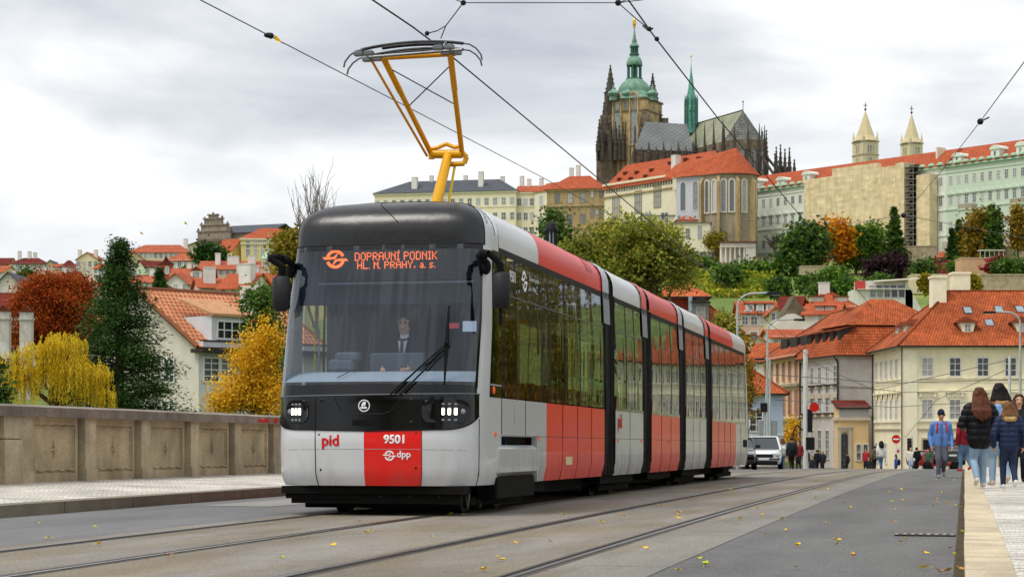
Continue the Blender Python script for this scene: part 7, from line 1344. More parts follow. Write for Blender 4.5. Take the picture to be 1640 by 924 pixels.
bushes = [(1167, 442, 14, 14, 560, LGD, 'round dark bush on the lawn edge under the terrace wall'), (1248, 462, 13, 15, 500, LGD, 'dark bush at the end of the vineyard'), (1300, 456, 20, 9, 520, LGD, 'wide dark thicket over the orange roofs'), (1335, 448, 20, 14, 520, LGB, 'bright green bush by the restaurant sign'), (1355, 462, 16, 12, 450, LGB, 'bright bush left of the restaurant'), (1318, 470, 16, 10, 450, LGD, 'dark shrub over the white chimney'), (1480, 432, 9, 10, 585, LGD, 'small dark yew by the red creeper'), (1540, 432, 12, 10, 575, LGB, 'green bush between the spruces and salmon wall'), (1620, 430, 26, 10, 540, LGD, 'dark hedge by the picture edge'), (1596, 428, 12, 9, 545, M_leaf('leaves_crimson', ['6a1c24', '9a2a34', 'b84450', '7a2030'], cl=.3), 'crimson creeper on the salmon wall'), (1410, 455, 16, 8, 480, LGD, 'dark shrub over the awning'), (1120, 425, 18, 8, 625, LGD, 'low green border on the pink terrace'), (1215, 432, 40, 4, 626, LGB, 'long low hedge on the terrace right of the loggia'), (1130, 448, 20, 4, 600, LGB, 'low hedge at the foot of the pink terrace wall')]
for px, py, rx, ry, Y, mt, lab in bushes: tree('shrub', lab, px, Y, py + ry + 6, [(px, py, rx, ry)], mt, int(30 + rx * 2), 34, Y * .0016, Y * .0022, .1, cat='shrub', limbs=4)
tree('cedar', 'dark flat topped cedar before the gabled palace', 337, 700, 440, [(337, 404, 20, 9), (345, 416, 17, 7), (325, 415, 12, 6)], LC, 110, 36, 1.0, 1.2, .4)
conifer('spruce', 'dark hillside conifer among the small white houses', 255, 300, 428, 500, 20, LC, 26, 26, .7, gap=.2)
tree('garden_tree', 'dark rounded tree on the skyline by the yellow apartment block', 50, 700, 470, [(46, 448, 10, 14), (38, 458, 10, 10)], LGD, 50, 30, 1.0, 1.5, .3)
tree('garden_tree', 'green treetop between the gabled palace roofs and the conifer', 310, 640, 470, [(306, 438, 12, 8), (322, 436, 10, 8)], LGD, 50, 30, .9, 1.2, .3)
# embankment trees on the near bank, seen mirrored in the tram windows
for k, (s_, t_, h_, mt, lab) in enumerate(((70, -12, 13, LG, 'olive embankment tree beside the bridge'), (84, -13, 14, LBR, 'ochre brown embankment tree beside the bridge'), (98, -12, 12, LYG, 'yellow green embankment tree beside the bridge'), (58, -15, 14, LG, 'broad olive embankment tree beside the bridge'), (112, -16, 13, LGD, 'dark embankment tree beside the bridge'), (46, -19, 15, LG, 'tall olive embankment tree beside the bridge'))):
    p = road(s_, t_); T = thing('embankment_tree', lab, 'tree', (p.x, p.y, -4.5), 0, 'trees on the embankment'); rnd = random.Random(40 + k); V, Fc, C = crown(rnd, [(0, 0, h_, 5.0, 5.0, 6.2), (1.5, .5, h_ - 6, 4.2, 4.2, 5), (-1.8, -.4, h_ - 5.5, 4.4, 4.4, 5.2)], 260, 44, .36, .8); mk_leaves(V, Fc, 'crown', mt, T); q = MB(); tk = limb_mesh(q, (0, 0, -.5), (0, 0, h_), .3, .1, rnd, 6, .02)
    for c in rnd.sample(C, 14): limb_mesh(q, tk[3], tk[3].lerp(c, .9), .1, .02, rnd)
    q.obj('trunk', BARK, T, 60)

# tall trees and a long house on the bank behind the lens: the tram's glass and black nose mirror them
for k, (s_, t_, h_, mt, lab) in enumerate(((-20, 17, 19, LG, 'tall olive tree on the bank the tram is heading for, far side'), (-30, 1, 20, LYG, 'tall yellowing tree on the bank the tram is heading for, in the middle'), (-24, -9, 18, LG, 'tall olive tree on the bank the tram is heading for, near the pavement'), (-36, 25, 22, LYG, 'tallest yellowing tree on the bank the tram is heading for'))):
    p = road(s_, t_); T = thing('bank_tree', lab, 'tree', (p.x, p.y, -1), 0, 'trees on the bank behind the lens'); rnd = random.Random(80 + k); V, Fc, C = crown(rnd, [(0, 0, h_ * .72, 3.4, 3.4, h_ * .30), (1.6, .5, h_ * .5, 2.8, 2.8, h_ * .2), (-1.8, -.4, h_ * .55, 2.6, 2.6, h_ * .2)], 110, 40, .40, .6, shell=.3); mk_leaves(V, Fc, 'crown', mt, T); q = MB(); tk = limb_mesh(q, (0, 0, -.5), (0, 0, h_ * .8), .35, .12, rnd, 6, .02)
    for c in rnd.sample(C, 16): limb_mesh(q, tk[3], tk[3].lerp(c, .9), .12, .02, rnd)
    q.obj('trunk', BARK, T, 60)
p = road(-62, 30); q_ = road(-70, -26)
house('concert_hall', 'long pale stone house on the bank behind the lens with rows of tall windows', 'house', (q_.x, q_.y), (p.x, p.y), 16, -2, 17, CY2, ('hip', 5, .6, (6, 6)), SLATE, rows=[(3, 4, 1.8, 14, .05, .95, 2, 3), (10, 4, 1.8, 14, .05, .95, 2, 3)])
# ============================================================ the stone parapet
def stone_mat(name, col, streak=.22):
    m = bpy.data.materials.new(name); m.use_nodes = True; t = m.node_tree; b = t.nodes['Principled BSDF']; L = t.links.new; tc = N(t, 'ShaderNodeTexCoord')
    n1 = N(t, 'ShaderNodeTexNoise'); n1.inputs['Scale'].default_value = 22; n1.inputs['Detail'].default_value = 7; n1.inputs['Roughness'].default_value = .75; L(tc.outputs['Object'], n1.inputs['Vector'])
    mp = N(t, 'ShaderNodeMapping'); mp.inputs['Scale'].default_value = (3.2, 3.2, .9); L(tc.outputs['Object'], mp.inputs[0]); n2 = N(t, 'ShaderNodeTexNoise'); n2.inputs['Scale'].default_value = 1; n2.inputs['Detail'].default_value = 5; L(mp.outputs[0], n2.inputs['Vector'])
    n4 = N(t, 'ShaderNodeTexNoise'); n4.inputs['Scale'].default_value = 1.1; n4.inputs['Detail'].default_value = 6; L(tc.outputs['Object'], n4.inputs['Vector'])
    r1 = N(t, 'ShaderNodeMapRange'); r1.inputs[1].default_value = .3; r1.inputs[2].default_value = .7; r1.inputs[3].default_value = .75; r1.inputs[4].default_value = 1.25; L(n1.outputs[0], r1.inputs[0])
    r2 = N(t, 'ShaderNodeMapRange'); r2.inputs[1].default_value = .45; r2.inputs[2].default_value = .75; r2.inputs[3].default_value = 1.05; r2.inputs[4].default_value = 1 - streak; L(n2.outputs[0], r2.inputs[0])
    r4 = N(t, 'ShaderNodeMapRange'); r4.inputs[1].default_value = .35; r4.inputs[2].default_value = .7; r4.inputs[3].default_value = .62; r4.inputs[4].default_value = 1.2; L(n4.outputs[0], r4.inputs[0])
    a = N(t, 'ShaderNodeMath', operation='MULTIPLY'); L(r1.outputs[0], a.inputs[0]); L(r2.outputs[0], a.inputs[1]); a2 = N(t, 'ShaderNodeMath', operation='MULTIPLY'); L(a.outputs[0], a2.inputs[0]); L(r4.outputs[0], a2.inputs[1])
    v = N(t, 'ShaderNodeVectorMath', operation='SCALE'); v.inputs[0].default_value = lin(col); L(a2.outputs[0], v.inputs['Scale']); L(v.outputs[0], b.inputs['Base Color']); b.inputs['Roughness'].default_value = .92
    bp = N(t, 'ShaderNodeBump'); bp.inputs['Strength'].default_value = .5; bp.inputs['Distance'].default_value = .012; L(n1.outputs[0], bp.inputs['Height']); L(bp.outputs[0], b.inputs['Normal']); return m
SP = stone_mat('parapet_stone', 'bcae8c'); SP2 = stone_mat('parapet_stone_grey', 'c0b496'); SCO = stone_mat('coping_stone', '8a8074', .3)
pr = thing('parapet', 'weathered sandstone bridge parapet with wavy framed panels and dark coping', 'parapet', road(0, WL), 0)
pr.rotation_euler = (0, 0, pi / 2 - TH)                 # local x along the bridge, local y away from the road
zw = lambda s: zr(s) + .27
Sx = lambda Yp: (Yp - .2217 * WL) / .9751
s_first = Sx(30.9); per = 2.32
def PB_(s0, s1, y0, y1, z0, z1, mb, ch=.0):             # block following the fall of the bridge
    for_ = [(s, y, zw(s) + z) for z in (z0, z1) for y in (y0, y1) for s in (s0, s1)]
    mb.add(for_, ((0, 2, 3, 1), (4, 5, 7, 6), (0, 1, 5, 4), (2, 6, 7, 3), (0, 4, 6, 2), (1, 3, 7, 5)))
for k in range(-3, 15):
    s0 = s_first + per * k; s1 = s0 + per
    q = MB(); PB_(s0 + .02, s0 + .42, -.07, .40, 0, 1.02, q); PB_(s0 + .0, s0 + .46, -.10, .40, -.1, .17, q); q.obj('pilaster', SP2, pr)
    a, b = s0 + .52, s1 - .13; q = MB(); PB_(s0 + .3, s1 + .2, .16, .37, -.1, 1.02, q); q.obj('core', SP, pr); q = MB(); PB_(a, b, .035, .38, -.1, 1.02, q); PB_(a, b, .0, .034, -.1, .12, q); PB_(a, b, .0, .034, .90, 1.02, q); PB_(a, a + .1, .0, .034, .12, .90, q); PB_(b - .1, b, .0, .034, .12, .90, q)
    n = 28
    for z, amp in ((.86, .014), (.17, .014)):           # wavy framing ribs
        pts = [Vector((a + .1 + (b - a - .2) * i / n, .028, zw(a + (b - a) * i / n) + z + amp * sin(i / n * 2 * pi * 4))) for i in range(n + 1)]; q.path(pts, .02, 5)
    for x in (a + .13, b - .13): q.path([Vector((x + .008 * sin(i * .9), .028, zw(x) + .17 + .69 * i / 12)) for i in range(13)], .017, 5)
    c = (a + b) / 2; zc = zw(c) + .50                    # four-pointed star in relief
    q.add([(c - .15, .034, zc), (c, -.015, zc + .03), (c + .15, .034, zc), (c, -.015, zc - .03), (c, .034, zc + .22), (c, .034, zc - .18), (c - .03, -.015, zc), (c + .03, -.015, zc)], ((0, 1, 3), (2, 3, 1), (4, 6, 7), (5, 7, 6))); q.obj('panel', SP, pr)
q = MB(); PB_(s_first + per * 15, 125, .0, .38, -.1, 1.02, q); q.obj('panel', SP, pr); q = MB(); PB_(8, s_first - per * 3, .0, .38, -.1, 1.02, q); q.obj('panel', SP, pr)
q = MB(); PB_(s_first - .62, s_first - .02, -.12, .44, -.1, .66, q); PB_(s_first - .60, s_first - .03, -.10, .44, .675, 1.02, q); q.obj('pier', SP2, pr)
ss_ = [8 + 2.9 * i for i in range(41)]
for a, b in zip(ss_, ss_[1:]):
    q = MB(); PB_(a + .006, b - .006, -.15, .48, 1.02, 1.17, q); T4 = len(q.v); q.add([(a + .006, -.15, zw(a) + 1.17), (b - .006, -.15, zw(b) + 1.17), (b - .006, .165, zw(b) + 1.215), (a + .006, .165, zw(a) + 1.215), (b - .006, .48, zw(b) + 1.17), (a + .006, .48, zw(a) + 1.17)], ((0, 1, 2, 3), (3, 2, 4, 5), (0, 3, 5), (1, 4, 2))); q.obj('coping', SCO, pr)
sg0 = Sx(F * 14.7 / (1545 - 405)); q = MB(); rn = random.Random(4)
for i in range(26): x = sg0 + rn.uniform(0, 1.2); z = 1.06 + rn.uniform(0, .06); q.ball((x, -.152, zw(x) + z), rn.uniform(.03, .12), .003, rn.uniform(.015, .04), 7, 4)
q.obj('red_paint_mark', M('spray_red', 'c0301c', .8, .1), pr)
# ============================================================ lamps, poles, signs
POLEG = M('pole_grey_green', 'aab4b2', .5, .12, 2); POLEW = M('pole_white', 'c9ccca', .5, .1, 2); DARK = M('street_black', '1b1c1e', .5, .1); LENS = M('lamp_cover', '9aa4a6', .2, 0)
def lamp(label, px, Y, ytop, arm_px, yarm, pole_r=.07, mat=POLEG, head=DARK, group='curved street lamps'):
    x0 = xpx(px, Y); zb = hz(x0, Y) if Y > 170 else zr(Y) + .1; s = F / Y; T = thing('street_lamp', label, 'street lamp', (x0, Y, zb), 0, group); zt = zpx(ytop, Y) - zb; ax = arm_px / s; q = MB()
    q.tube((0, 0, -.3), (0, 0, zt * .55), pole_r * 1.2, pole_r * .95, 10); q.tube((0, 0, zt * .55), (0, 0, zt - abs(ax) * .45), pole_r, pole_r * .8, 10); pts = [Vector((ax * (1 - cos(a)) * .5, 0, zt - abs(ax) * .45 + sin(a) * abs(ax) * .45)) for a in [pi / 2 * i / 7 for i in range(8)]] + [Vector((ax, 0, zt + abs(ax) * .02))]
    q.path(pts, pole_r * .7, 8); q.obj('pole', mat, T, 50); h = MB(); sg = 1 if ax > 0 else -1; h.bbox(min(ax - .1 * sg, ax + .6 * sg), -.12, zt - .06, max(ax - .1 * sg, ax + .6 * sg), .12, zt + .06, .03); ho = h.obj('lamp_head', head, T, 40); MB().bbox(min(ax + .15 * sg, ax + .55 * sg), -.09, zt - .09, max(ax + .15 * sg, ax + .55 * sg), .09, zt - .06, .01).obj('lens', LENS, ho); return T
lamp('pale curved street lamp rising behind the rear end of the tram', 1181, 95, 470, 50, 470); lamp('pale street lamp with a long arm above the white car', 1229, 122, 512, 45, 505); lamp('second curved lamp leaning beside the long armed one', 1233, 128, 575, -10, 575, .07); lamp('grey green curved street lamp above the walking pedestrians', 1634, 110, 500, -42, 500, .075)
def pole(label, px, Y, ytop, r, mat, cat='pole', name='pole', sway=0):
    x0 = xpx(px, Y); zb = zr(min(Y, 178)) + .0; T = thing(name, label, cat, (x0, Y, zb)); q = MB(); q.tube((0, 0, -.3), (sway, 0, zpx(ytop, Y) - zb), r, r * .85, 10); q.obj('shaft', mat, T, 50); return T
t = pole('white catenary mast with a red signal and dark box before the grey house', 1290, 125, 560, .17, POLEW, 'mast', 'catenary_mast'); zb = t.location.z; s5 = F / 125; zt = lambda py: zpx(py, 125) - zb
q = MB(); q.bbox(.12, -.2, zt(692), .42, .15, zt(655), .04); q.bbox(.0, -.25, zt(720), .55, .1, zt(700), .03); q.obj('signal_box', DARK, t); q = MB(); q.lathe([(.0, -.02), (.30, -.02), (.30, .02), (0, .02)], n=20); q.xf(Matrix.Translation((.52, -.22, zt(652))) @ Matrix.Rotation(pi / 2, 4, 'X')); q.obj('sign_disc', M('sign_red_bright', 'c4261e', .4, .05), t); q = MB(); q.path([(-.1, 0, zt(690)), (-.55, -.05, zt(680)), (-.75, -.05, zt(690)), (-.78, -.05, zt(700))], .05); q.obj('bracket', DARK, t)
t = pole('thin pale mast left of the street lamp pole in the catenary cluster', 1222, 118, 560, .06, POLEG, 'mast', 'catenary_mast', .3); q = MB(); zt = lambda py: zpx(py, 118) - t.location.z; q.bbox(-.15, -.15, zt(660), .25, .15, zt(645), .03); q.obj('signal_box', DARK, t)
t = pole('grey steel mast at the pavement edge among the pedestrians', 1617, 112, 570, .09, POLEW, 'mast', 'catenary_mast')
cbx = MB(); Yx = 128; cbx.bbox(xpx(1215, Yx), Yx, zr(Yx), xpx(1245, Yx), Yx + .7, zpx(672, Yx), .05); tag(cbx.obj('switch_cabinet', M('cabinet_grey', '8a8f90', .6, .1), smooth=30), 'grey metal switch cabinet behind the white car', 'cabinet')
T = thing('no_entry_sign', 'round red no entry sign with a white bar on a thin post', 'road sign', (xpx(1435, 150), 150, zr(150))); s5 = F / 150; zc = zpx(703, 150) - T.location.z; q = MB(); q.tube((0, 0, -.2), (0, 0, zc + .1), .035); q.obj('post', POLEW, T); q = MB(); q.lathe([(0, -.02), (.33, -.02), (.33, .0), (0, .0)], n=28); q.xf(Matrix.Translation((0, -.05, zc)) @ Matrix.Rotation(pi / 2, 4, 'X')); d = q.obj('disc', M('sign_red_bright', 'c4261e', .4, .05), T); MB().box(-.23, -.082, zc - .055, .23, -.074, zc + .055).obj('bar', M('sign_white', 'e6e6e6', .5, 0), d)
q = MB(); q.box(-.02, -.06, zc - 1.15, .34, -.04, zc - .62); q.obj('plate', M('plate_pale', 'd9d2c6', .6, .05), T); q = MB(); q.box(-.02 + .08, -.065, zc - 1.0, .24, -.06, zc - .8); q.obj('plate_symbol', M('sign_red_bright', 'c4261e', .4, .05), T)
T = thing('traffic_light', 'black traffic light on a post in front of the yellow corner house', 'traffic light', (xpx(1461, 150), 150, zr(150))); zc = zpx(712, 150) - T.location.z; q = MB(); q.tube((0, 0, -.2), (0, 0, zc + .6), .05); q.obj('post', POLEG, T); q = MB(); q.bbox(-.36, -.15, zc - .45, -.08, .15, zc + .5, .03); b = q.obj('signal_box', DARK, T)
for k in range(3): q = MB(); q.ball((-.22, -.16, zc + .3 - k * .29), .10, .04, .10); q.obj('signal_lens', M('signal_lens_dark', '3a2a26', .3, .1), b, 50)
# glazed lantern pillar of the bridge
T = thing('lantern_pillar', 'dark bridge lantern pillar with a glazed drum and domed cap behind the tram roof', 'lantern', road(76, 12.9)); p0 = T.location; Yq = p0.y; zt = lambda py: zpx(py, Yq) - p0.z; w = 10 * Yq / F
T.location.x = xpx(883, Yq); q = MB(); q.lathe([(.35, -1), (.35, zt(420)), (w * .9, zt(412)), (w * .8, zt(396))], n=12); q.obj('pillar', DARK, T, 40); q = MB(); q.lathe([(w * .72, zt(396)), (w * .72, zt(370))], n=12); q.obj('glass_drum', M('lantern_glass', '9aa0a0', .15, .1), T, 40); q = MB()
for k in range(8): a = 2 * pi * k / 8; q.tube((cos(a) * w * .78, sin(a) * w * .78, zt(397)), (cos(a) * w * .78, sin(a) * w * .78, zt(369)), .04)
q.obj('glazing_bar', DARK, T); q = MB(); q.lathe([(w * 1.05, zt(371)), (w * 1.1, zt(367)), (w * .8, zt(362)), (w * .75, zt(359)), (w * .3, zt(356)), (.02, zt(354))], n=14); q.obj('cap', DARK, T, 40)
# ============================================================ overhead wires
WIRE = M('wire_dark', '1f2022', .5, 0); WIREG = M('wire_grey', '4a4d50', .5, 0)
def wire(label, pts, r, mat=WIRE, name='overhead_wire', n=6, group=None):
    q = MB(); q.path([Vector(p) for p in pts], r, n); o = q.obj(name, mat); tag(o, label, 'wire', group); return o
def onL(px, py, L_): Y = F * L_ / (1545 - px); return at(px, py, Y)
wire('thick dark contact wire passing over the raised pantograph', [onL(470, -90, 7.13), onL(596, 0, 7.13), onL(660, 43, 7.13), onL(720, 88, 7.13), onL(975, 300, 7.13), onL(1130, 430, 7.13), onL(1300, 575, 7.13)], .011)
wire('thick dark contact wire over the empty second track crossing the cathedral roof', [onL(930, -105, 3.82), onL(1006, 0, 3.82), onL(1045, 55, 3.82), onL(1150, 190, 3.82), onL(1292, 358, 3.82), onL(1400, 498, 3.82)], .010)
wc = wire('thin grey feeder wire running down the far side of the bridge', [onL(200, -62, 13.2), onL(320, 0, 13.2), onL(430, 57, 13.2), onL(630, 160, 13.2), onL(870, 285, 13.2), onL(1150, 440, 13.2)], .011, WIREG)
p = onL(430, 57, 13.2); q = MB(); q.ball(p, .09, .09, .05); q.ball(p + Vector((.05, -.05, -.02)), .06); tag(q.obj('insulator', DARK), 'dark insulator clamp on the thin feeder wire', 'insulator')
wire('dark wire slanting down from the right picture edge to a knot over the scaffold', [at(1700, 20, 34), at(1640, 100, 40), at(1570, 195, 55), at(1513, 268, 78), at(1447, 345, 120)], .012)
p = at(1570, 195, 55); q = MB(); q.ball(p, .09); q.tube(p, p + Vector((.25, 0, .12)), .02); tag(q.obj('insulator', DARK), 'black insulator on the wire from the right picture edge', 'insulator')
wire('thin cross wire running right from the knot over the scaffold', [at(1447, 345, 120), at(1540, 362, 118), at(1700, 392, 112)], .018, WIREG); wire('faint cross wire running left from the knot over the orange tree', [at(1447, 345, 120), at(1380, 356, 121), at(1250, 358, 122), at(1185, 352, 96)], .014, WIREG)
q = MB(); q.ball(at(1447, 345, 120), .16); tag(q.obj('insulator', DARK), 'wire knot hanging before the scaffold sheeting', 'insulator')
Ys = 24.6; A_, B_ = at(742, 5, Ys), at(990, 5, Ys)
wire('thin span wire stretched across the top of the picture', [at(700, -12, Ys), A_, B_, at(1200, -20, Ys)], .006)
q = MB(); q.path([A_, at(714, 42, Ys + .3), at(706, 62, Ys + .5)], .007, 5); q.path([at(714, 42, Ys + .3), at(700, 50, Ys), at(684, 54, Ys)], .007, 5); q.ball(A_, .035); q.ball(at(684, 54, Ys), .03); tag(q.obj('wire_hanger', DARK), 'forked hanger holding the contact wire above the pantograph', 'hanger')
q = MB(); q.path([B_, at(1018, 30, 24), at(1040, 47, 23.6)], .007, 5); q.path([B_, at(1005, 0, 24.2)], .007, 5); q.ball(B_, .04); q.ball(at(1040, 47, 23.6), .03); q.ball(at(1052, 63, 24), .03); q.path([at(1030, 42, 24), at(1038, 49, 23.6), at(1046, 46, 23.6)], .012, 5); tag(q.obj('wire_hanger', DARK), 'bent hanger on the second contact wire left of the cathedral spire', 'hanger')
for i, (a, b, c, lab) in enumerate((((1238, 600, 120), (1420, 613, 130), (1640, 608, 115), 'upper thin tram wire across the yellow house front'), ((1290, 612, 125), (1450, 628, 140), (1640, 624, 112), 'middle thin tram wire across the yellow house front'), ((1240, 640, 122), (1430, 652, 140), (1617, 640, 112), 'lower thin tram wire across the yellow house front'), ((1290, 575, 125), (1400, 625, 140), (1617, 576, 112), 'sagging thin tram wire before the corner house'), ((1450, 700, 150), (1500, 640, 140), (1617, 590, 112), 'slanting thin wire rising to the grey mast'))):
    wire(lab, [at(*a), at(*b), at(*c)], .02, WIREG, n=4)
# ============================================================ cars
def car(label, px, Y, face, paint_, wd_=1.82, hg=1.62, ln=4.5, lights='head', tail=False, zoff=0.0):
    T = thing('car', label, 'car', (xpx(px, Y), Y, zr(Y) + zoff), face)   # local -y is the front
    w = wd_ / 2; secs = [(-ln / 2, .45, .74, .62, .80), (-ln / 2 + .12, .30, .86, .60, .92), (-ln / 2 + .9, .22, 1.0, .95, .98), (-ln / 2 + 1.25, .22, 1.04, .98, 1.0), (0, .22, 1.06, 1.0, 1.0), (ln / 2 - .5, .24, 1.08, .98, .98), (ln / 2 - .1, .3, 1.04, .92, .94), (ln / 2, .45, .95, .85, .86)]
    q = MB(); R8 = []
    for y, zb, zt, kt, kb in secs: R8.append([(-w * kb * .92, y, zb), (-w * kb, y, zb + .15), (-w * kb, y, zt - .25), (-w * kt * .95, y, zt), (w * kt * .95, y, zt), (w * kb, y, zt - .25), (w * kb, y, zb + .15), (w * kb * .92, y, zb)])
    vs = [p for r in R8 for p in r]; n = 8; fs = [(i * n + k, i * n + (k + 1) % n, (i + 1) * n + (k + 1) % n, (i + 1) * n + k) for i in range(len(R8) - 1) for k in range(n)] + [tuple(range(n - 1, -1, -1)), tuple(range((len(R8) - 1) * n, len(R8) * n))]
    q.add(vs, fs); q.obj('body', paint_, T, 40)
    f0, f1, b0, b1 = -ln / 2 + 1.15, -ln / 2 + 1.95, ln / 2 - 1.0, ln / 2 - .35; q = MB(); wt = w * .74; q.add([(-w * .93, f0, 1.0), (w * .93, f0, 1.0), (wt, f1, hg - .06), (-wt, f1, hg - .06), (-w * .93, b1, 1.0), (w * .93, b1, 1.0), (wt, b0, hg - .06), (-wt, b0, hg - .06)], ((0, 1, 2, 3), (5, 4, 7, 6), (1, 5, 6, 2), (4, 0, 3, 7))); q.obj('windows', M('car_window', '2c363c', .05, .1, .5, coat=1), T)
    q = MB(); q.bbox(-wt - .03, f1 - .05, hg - .08, wt + .03, b0 + .1, hg, .04)
    for sx_ in (-1, 1): q.tube((sx_ * w * .93, f0, 1.0), (sx_ * wt, f1, hg - .05), .05); q.tube((sx_ * w * .93, b1, 1.0), (sx_ * wt, b0, hg - .05), .06)
    q.obj('roof', paint_, T, 40); yl = -ln / 2 - .015
    for sx_ in (-1, 1):
        for y in (-ln / 2 + .85, ln / 2 - .85): wh = MB(); wh.lathe([(0, -.11), (.32, -.11), (.34, -.06), (.34, .06), (.32, .11), (0, .11)], n=18); wh.xf(Matrix.Translation((sx_ * (w - .08), y, .34)) @ Matrix.Rotation(pi / 2, 4, 'Y')); wo_ = wh.obj('wheel', RUB, T, 40)
        mr = MB(); mr.bbox(sx_ * (w + .1) - .11, f0 + .3, 1.0, sx_ * (w + .1) + .11, f0 + .45, 1.18, .03); mr.obj('mirror', paint_, T, 40)
        MB().bbox(sx_ * w * .66 - .22, yl, .70, sx_ * w * .66 + .22, yl + .25, .85, .03).obj('headlight', M('car_headlight', 'b9c0c4', .1, .1, coat=1), T, 40)
        MB().bbox(sx_ * w * .70 - .2, ln / 2 - .2, .72, sx_ * w * .70 + .2, ln / 2 + .02, .88, .03).obj('tail_light', M('tail_lamp_red', 'd0201a', .3, 0, emit=.8 if tail else .0), T, 40)
    q = MB(); q.bbox(-w * .52, yl, .62, w * .52, yl + .1, .80, .02); q.bbox(-w * .75, yl - .01, .30, w * .75, yl + .15, .48, .03); q.obj('grille', DARK, T); MB().box(-.26, yl - .02, .50, .26, yl, .60).obj('number_plate', M('plate_white', 'd8d8d8', .5, 0), T); MB().box(-.26, ln / 2, .62, .26, ln / 2 + .02, .73).obj('number_plate', M('plate_white', 'd8d8d8', .5, 0), T); return T
car('white sport utility car facing the camera beside the rear of the tram', 1223, 103, -.12, M('car_white', 'dcdde0', .2, .03, coat=1), 1.85, 1.7, 4.5)
car('dark car with glowing red tail lights behind the man in blue', 1520, 140, pi - .1, M('car_dark', '3a3d42', .2, .03, coat=1), 1.8, 1.5, 4.4, tail=True, zoff=.3)
car('black car partly hidden at the rear corner of the tram', 1184, 92, -.1, M('car_black', '17181a', .2, .03, coat=1), 1.5, 1.5, 3.8)
car('red car by the dark shop opening of the yellow house', 1497, 152, pi - 1.2, M('car_red', 'a02a24', .25, .05, coat=1), 1.75, 1.45, 4.1, zoff=.1)
# ============================================================ road grating and fallen leaves
q = MB(); Yd = 18.0; s_, t_ = 17.8, 0
a = road(0, 0)
dr = MB(); cst = M('cast_iron', '8a8378', .6, .3, 6, metal=.4)
pd = at(1497, 856, 1); kd = None
for s_ in np.arange(14, 24, .02):
    p = road(s_, .4); 
    if YH + F * (H - p.z) / p.y < 857: break
for k in range(8): b0 = .10 + k * .075; dr.add([road(s_ - .18, b0, .006), road(s_ - .18, b0 + .032, .006), road(s_ + .18, b0 + .032, .006), road(s_ + .18, b0, .006), road(s_ - .18, b0, .016), road(s_ - .18, b0 + .032, .016), road(s_ + .18, b0 + .032, .016), road(s_ + .18, b0, .016)], ((4, 7, 6, 5), (0, 4, 5, 1), (1, 5, 6, 2), (3, 2, 6, 7), (0, 3, 7, 4)))
for z0 in (s_ - .2, s_ + .18): dr.add([road(z0, .08, .016), road(z0 + .025, .08, .016), road(z0 + .025, .67, .016), road(z0, .67, .016)], ((0, 1, 2, 3),))
dg_ = thing('drain_grating', 'narrow iron drain grating in the asphalt beside the kerb', 'drain'); dr.obj('grate', cst, dg_); MB().add([road(s_ - .19, .085, .005), road(s_ + .19, .085, .005), road(s_ + .19, .665, .005), road(s_ - .19, .665, .005)], ((0, 1, 2, 3),)).obj('pit', GROOVE, dg_)
LF = [M('leaf_yellow', 'f6d020', .7, .2, 9), M('leaf_gold', 'eeb01c', .7, .2, 9), M('leaf_green', 'c0c830', .7, .2, 9), M('leaf_brown', 'c89858', .8, .2, 9)]
def leaf_mesh(mi, rnd):
    q = MB(); n = 9; pts = []
    for k in range(n): a = 2 * pi * k / n; r = .055 * (1 if k % 2 == 0 else .62) * (1.25 if k == 0 else 1); pts.append((cos(a) * r, sin(a) * r * .85, .012 + .018 * rnd.random() + .02 * abs(cos(a))))
    q.add([(0, 0, .006)] + pts, [(0, 1 + k, 1 + (k + 1) % n) for k in range(n)]); q.tube((.05, 0, .02), (.11, .01, .01), .0025, n=3); return q.mesh('leaf', LF[mi])
rl = random.Random(21); LM = [[leaf_mesh(m, rl) for _ in range(3)] for m in range(4)]
def ground_at(px, py):
    for s_ in np.arange(6, 70, .05):
        k = None; Y = s_ * .975
        for _ in range(2):
            z = zr(s_); Y = F * (H - z) / (py - YH); s2 = (xpx(px, Y) * S_ + Y * C_); 
        if s2 <= s_: return Vector((xpx(px, Y), Y, zr(s2)))
    return None
spots = [(60, 840, 0), (76, 865, 0), (152, 846, 2), (158, 874, 0), (775, 916, 0), (742, 826, 1), (1085, 826, 0), (690, 862, 2), (826, 872, 1), (882, 870, 2), (980, 789, 1), (1088, 823, 3), (1032, 881, 0), (1324, 839, 0), (1352, 806, 2), (1306, 799, 0), (1428, 805, 2), (1445, 803, 1), (1350, 855, 3), (1120, 897, 2), (1130, 907, 2), (1275, 911, 3), (1366, 893, 3), (1450, 865, 0), (1527, 805, 3), (1532, 812, 2), (1515, 808, 1), (1500, 805, 0), (1540, 884, 2), (1528, 890, 2), (1478, 913, 0), (1494, 812, 2), (1608, 802, 1), (1085, 916, 0), (1186, 833, 0), (1213, 816, 0), (1158, 833, 1), (1250, 832, 0), (1436, 818, 3), (1482, 807, 0), (1404, 812, 0), (1523, 880, 3), (1519, 918, 3), (1536, 915, 3), (1505, 920, 3), (1528, 770, 2), (1520, 768, 2), (1534, 776, 2), (1058, 812, 0), (1086, 832, 0)]
rs2 = random.Random(9)
spots += [(rs2.uniform(1150, 1530), 760 + 130 * rs2.random() ** 1.7, rs2.choice((0, 0, 1, 2, 3))) for _ in range(26)] + [(rs2.uniform(250, 1000), rs2.uniform(815, 915), rs2.choice((0, 1, 2, 3))) for _ in range(10)]
names_ = ['yellow fallen leaf lying on the bridge roadway', 'orange gold fallen leaf lying on the bridge roadway', 'green yellow fallen leaf lying on the bridge roadway', 'brown fallen leaf lying on the bridge roadway']
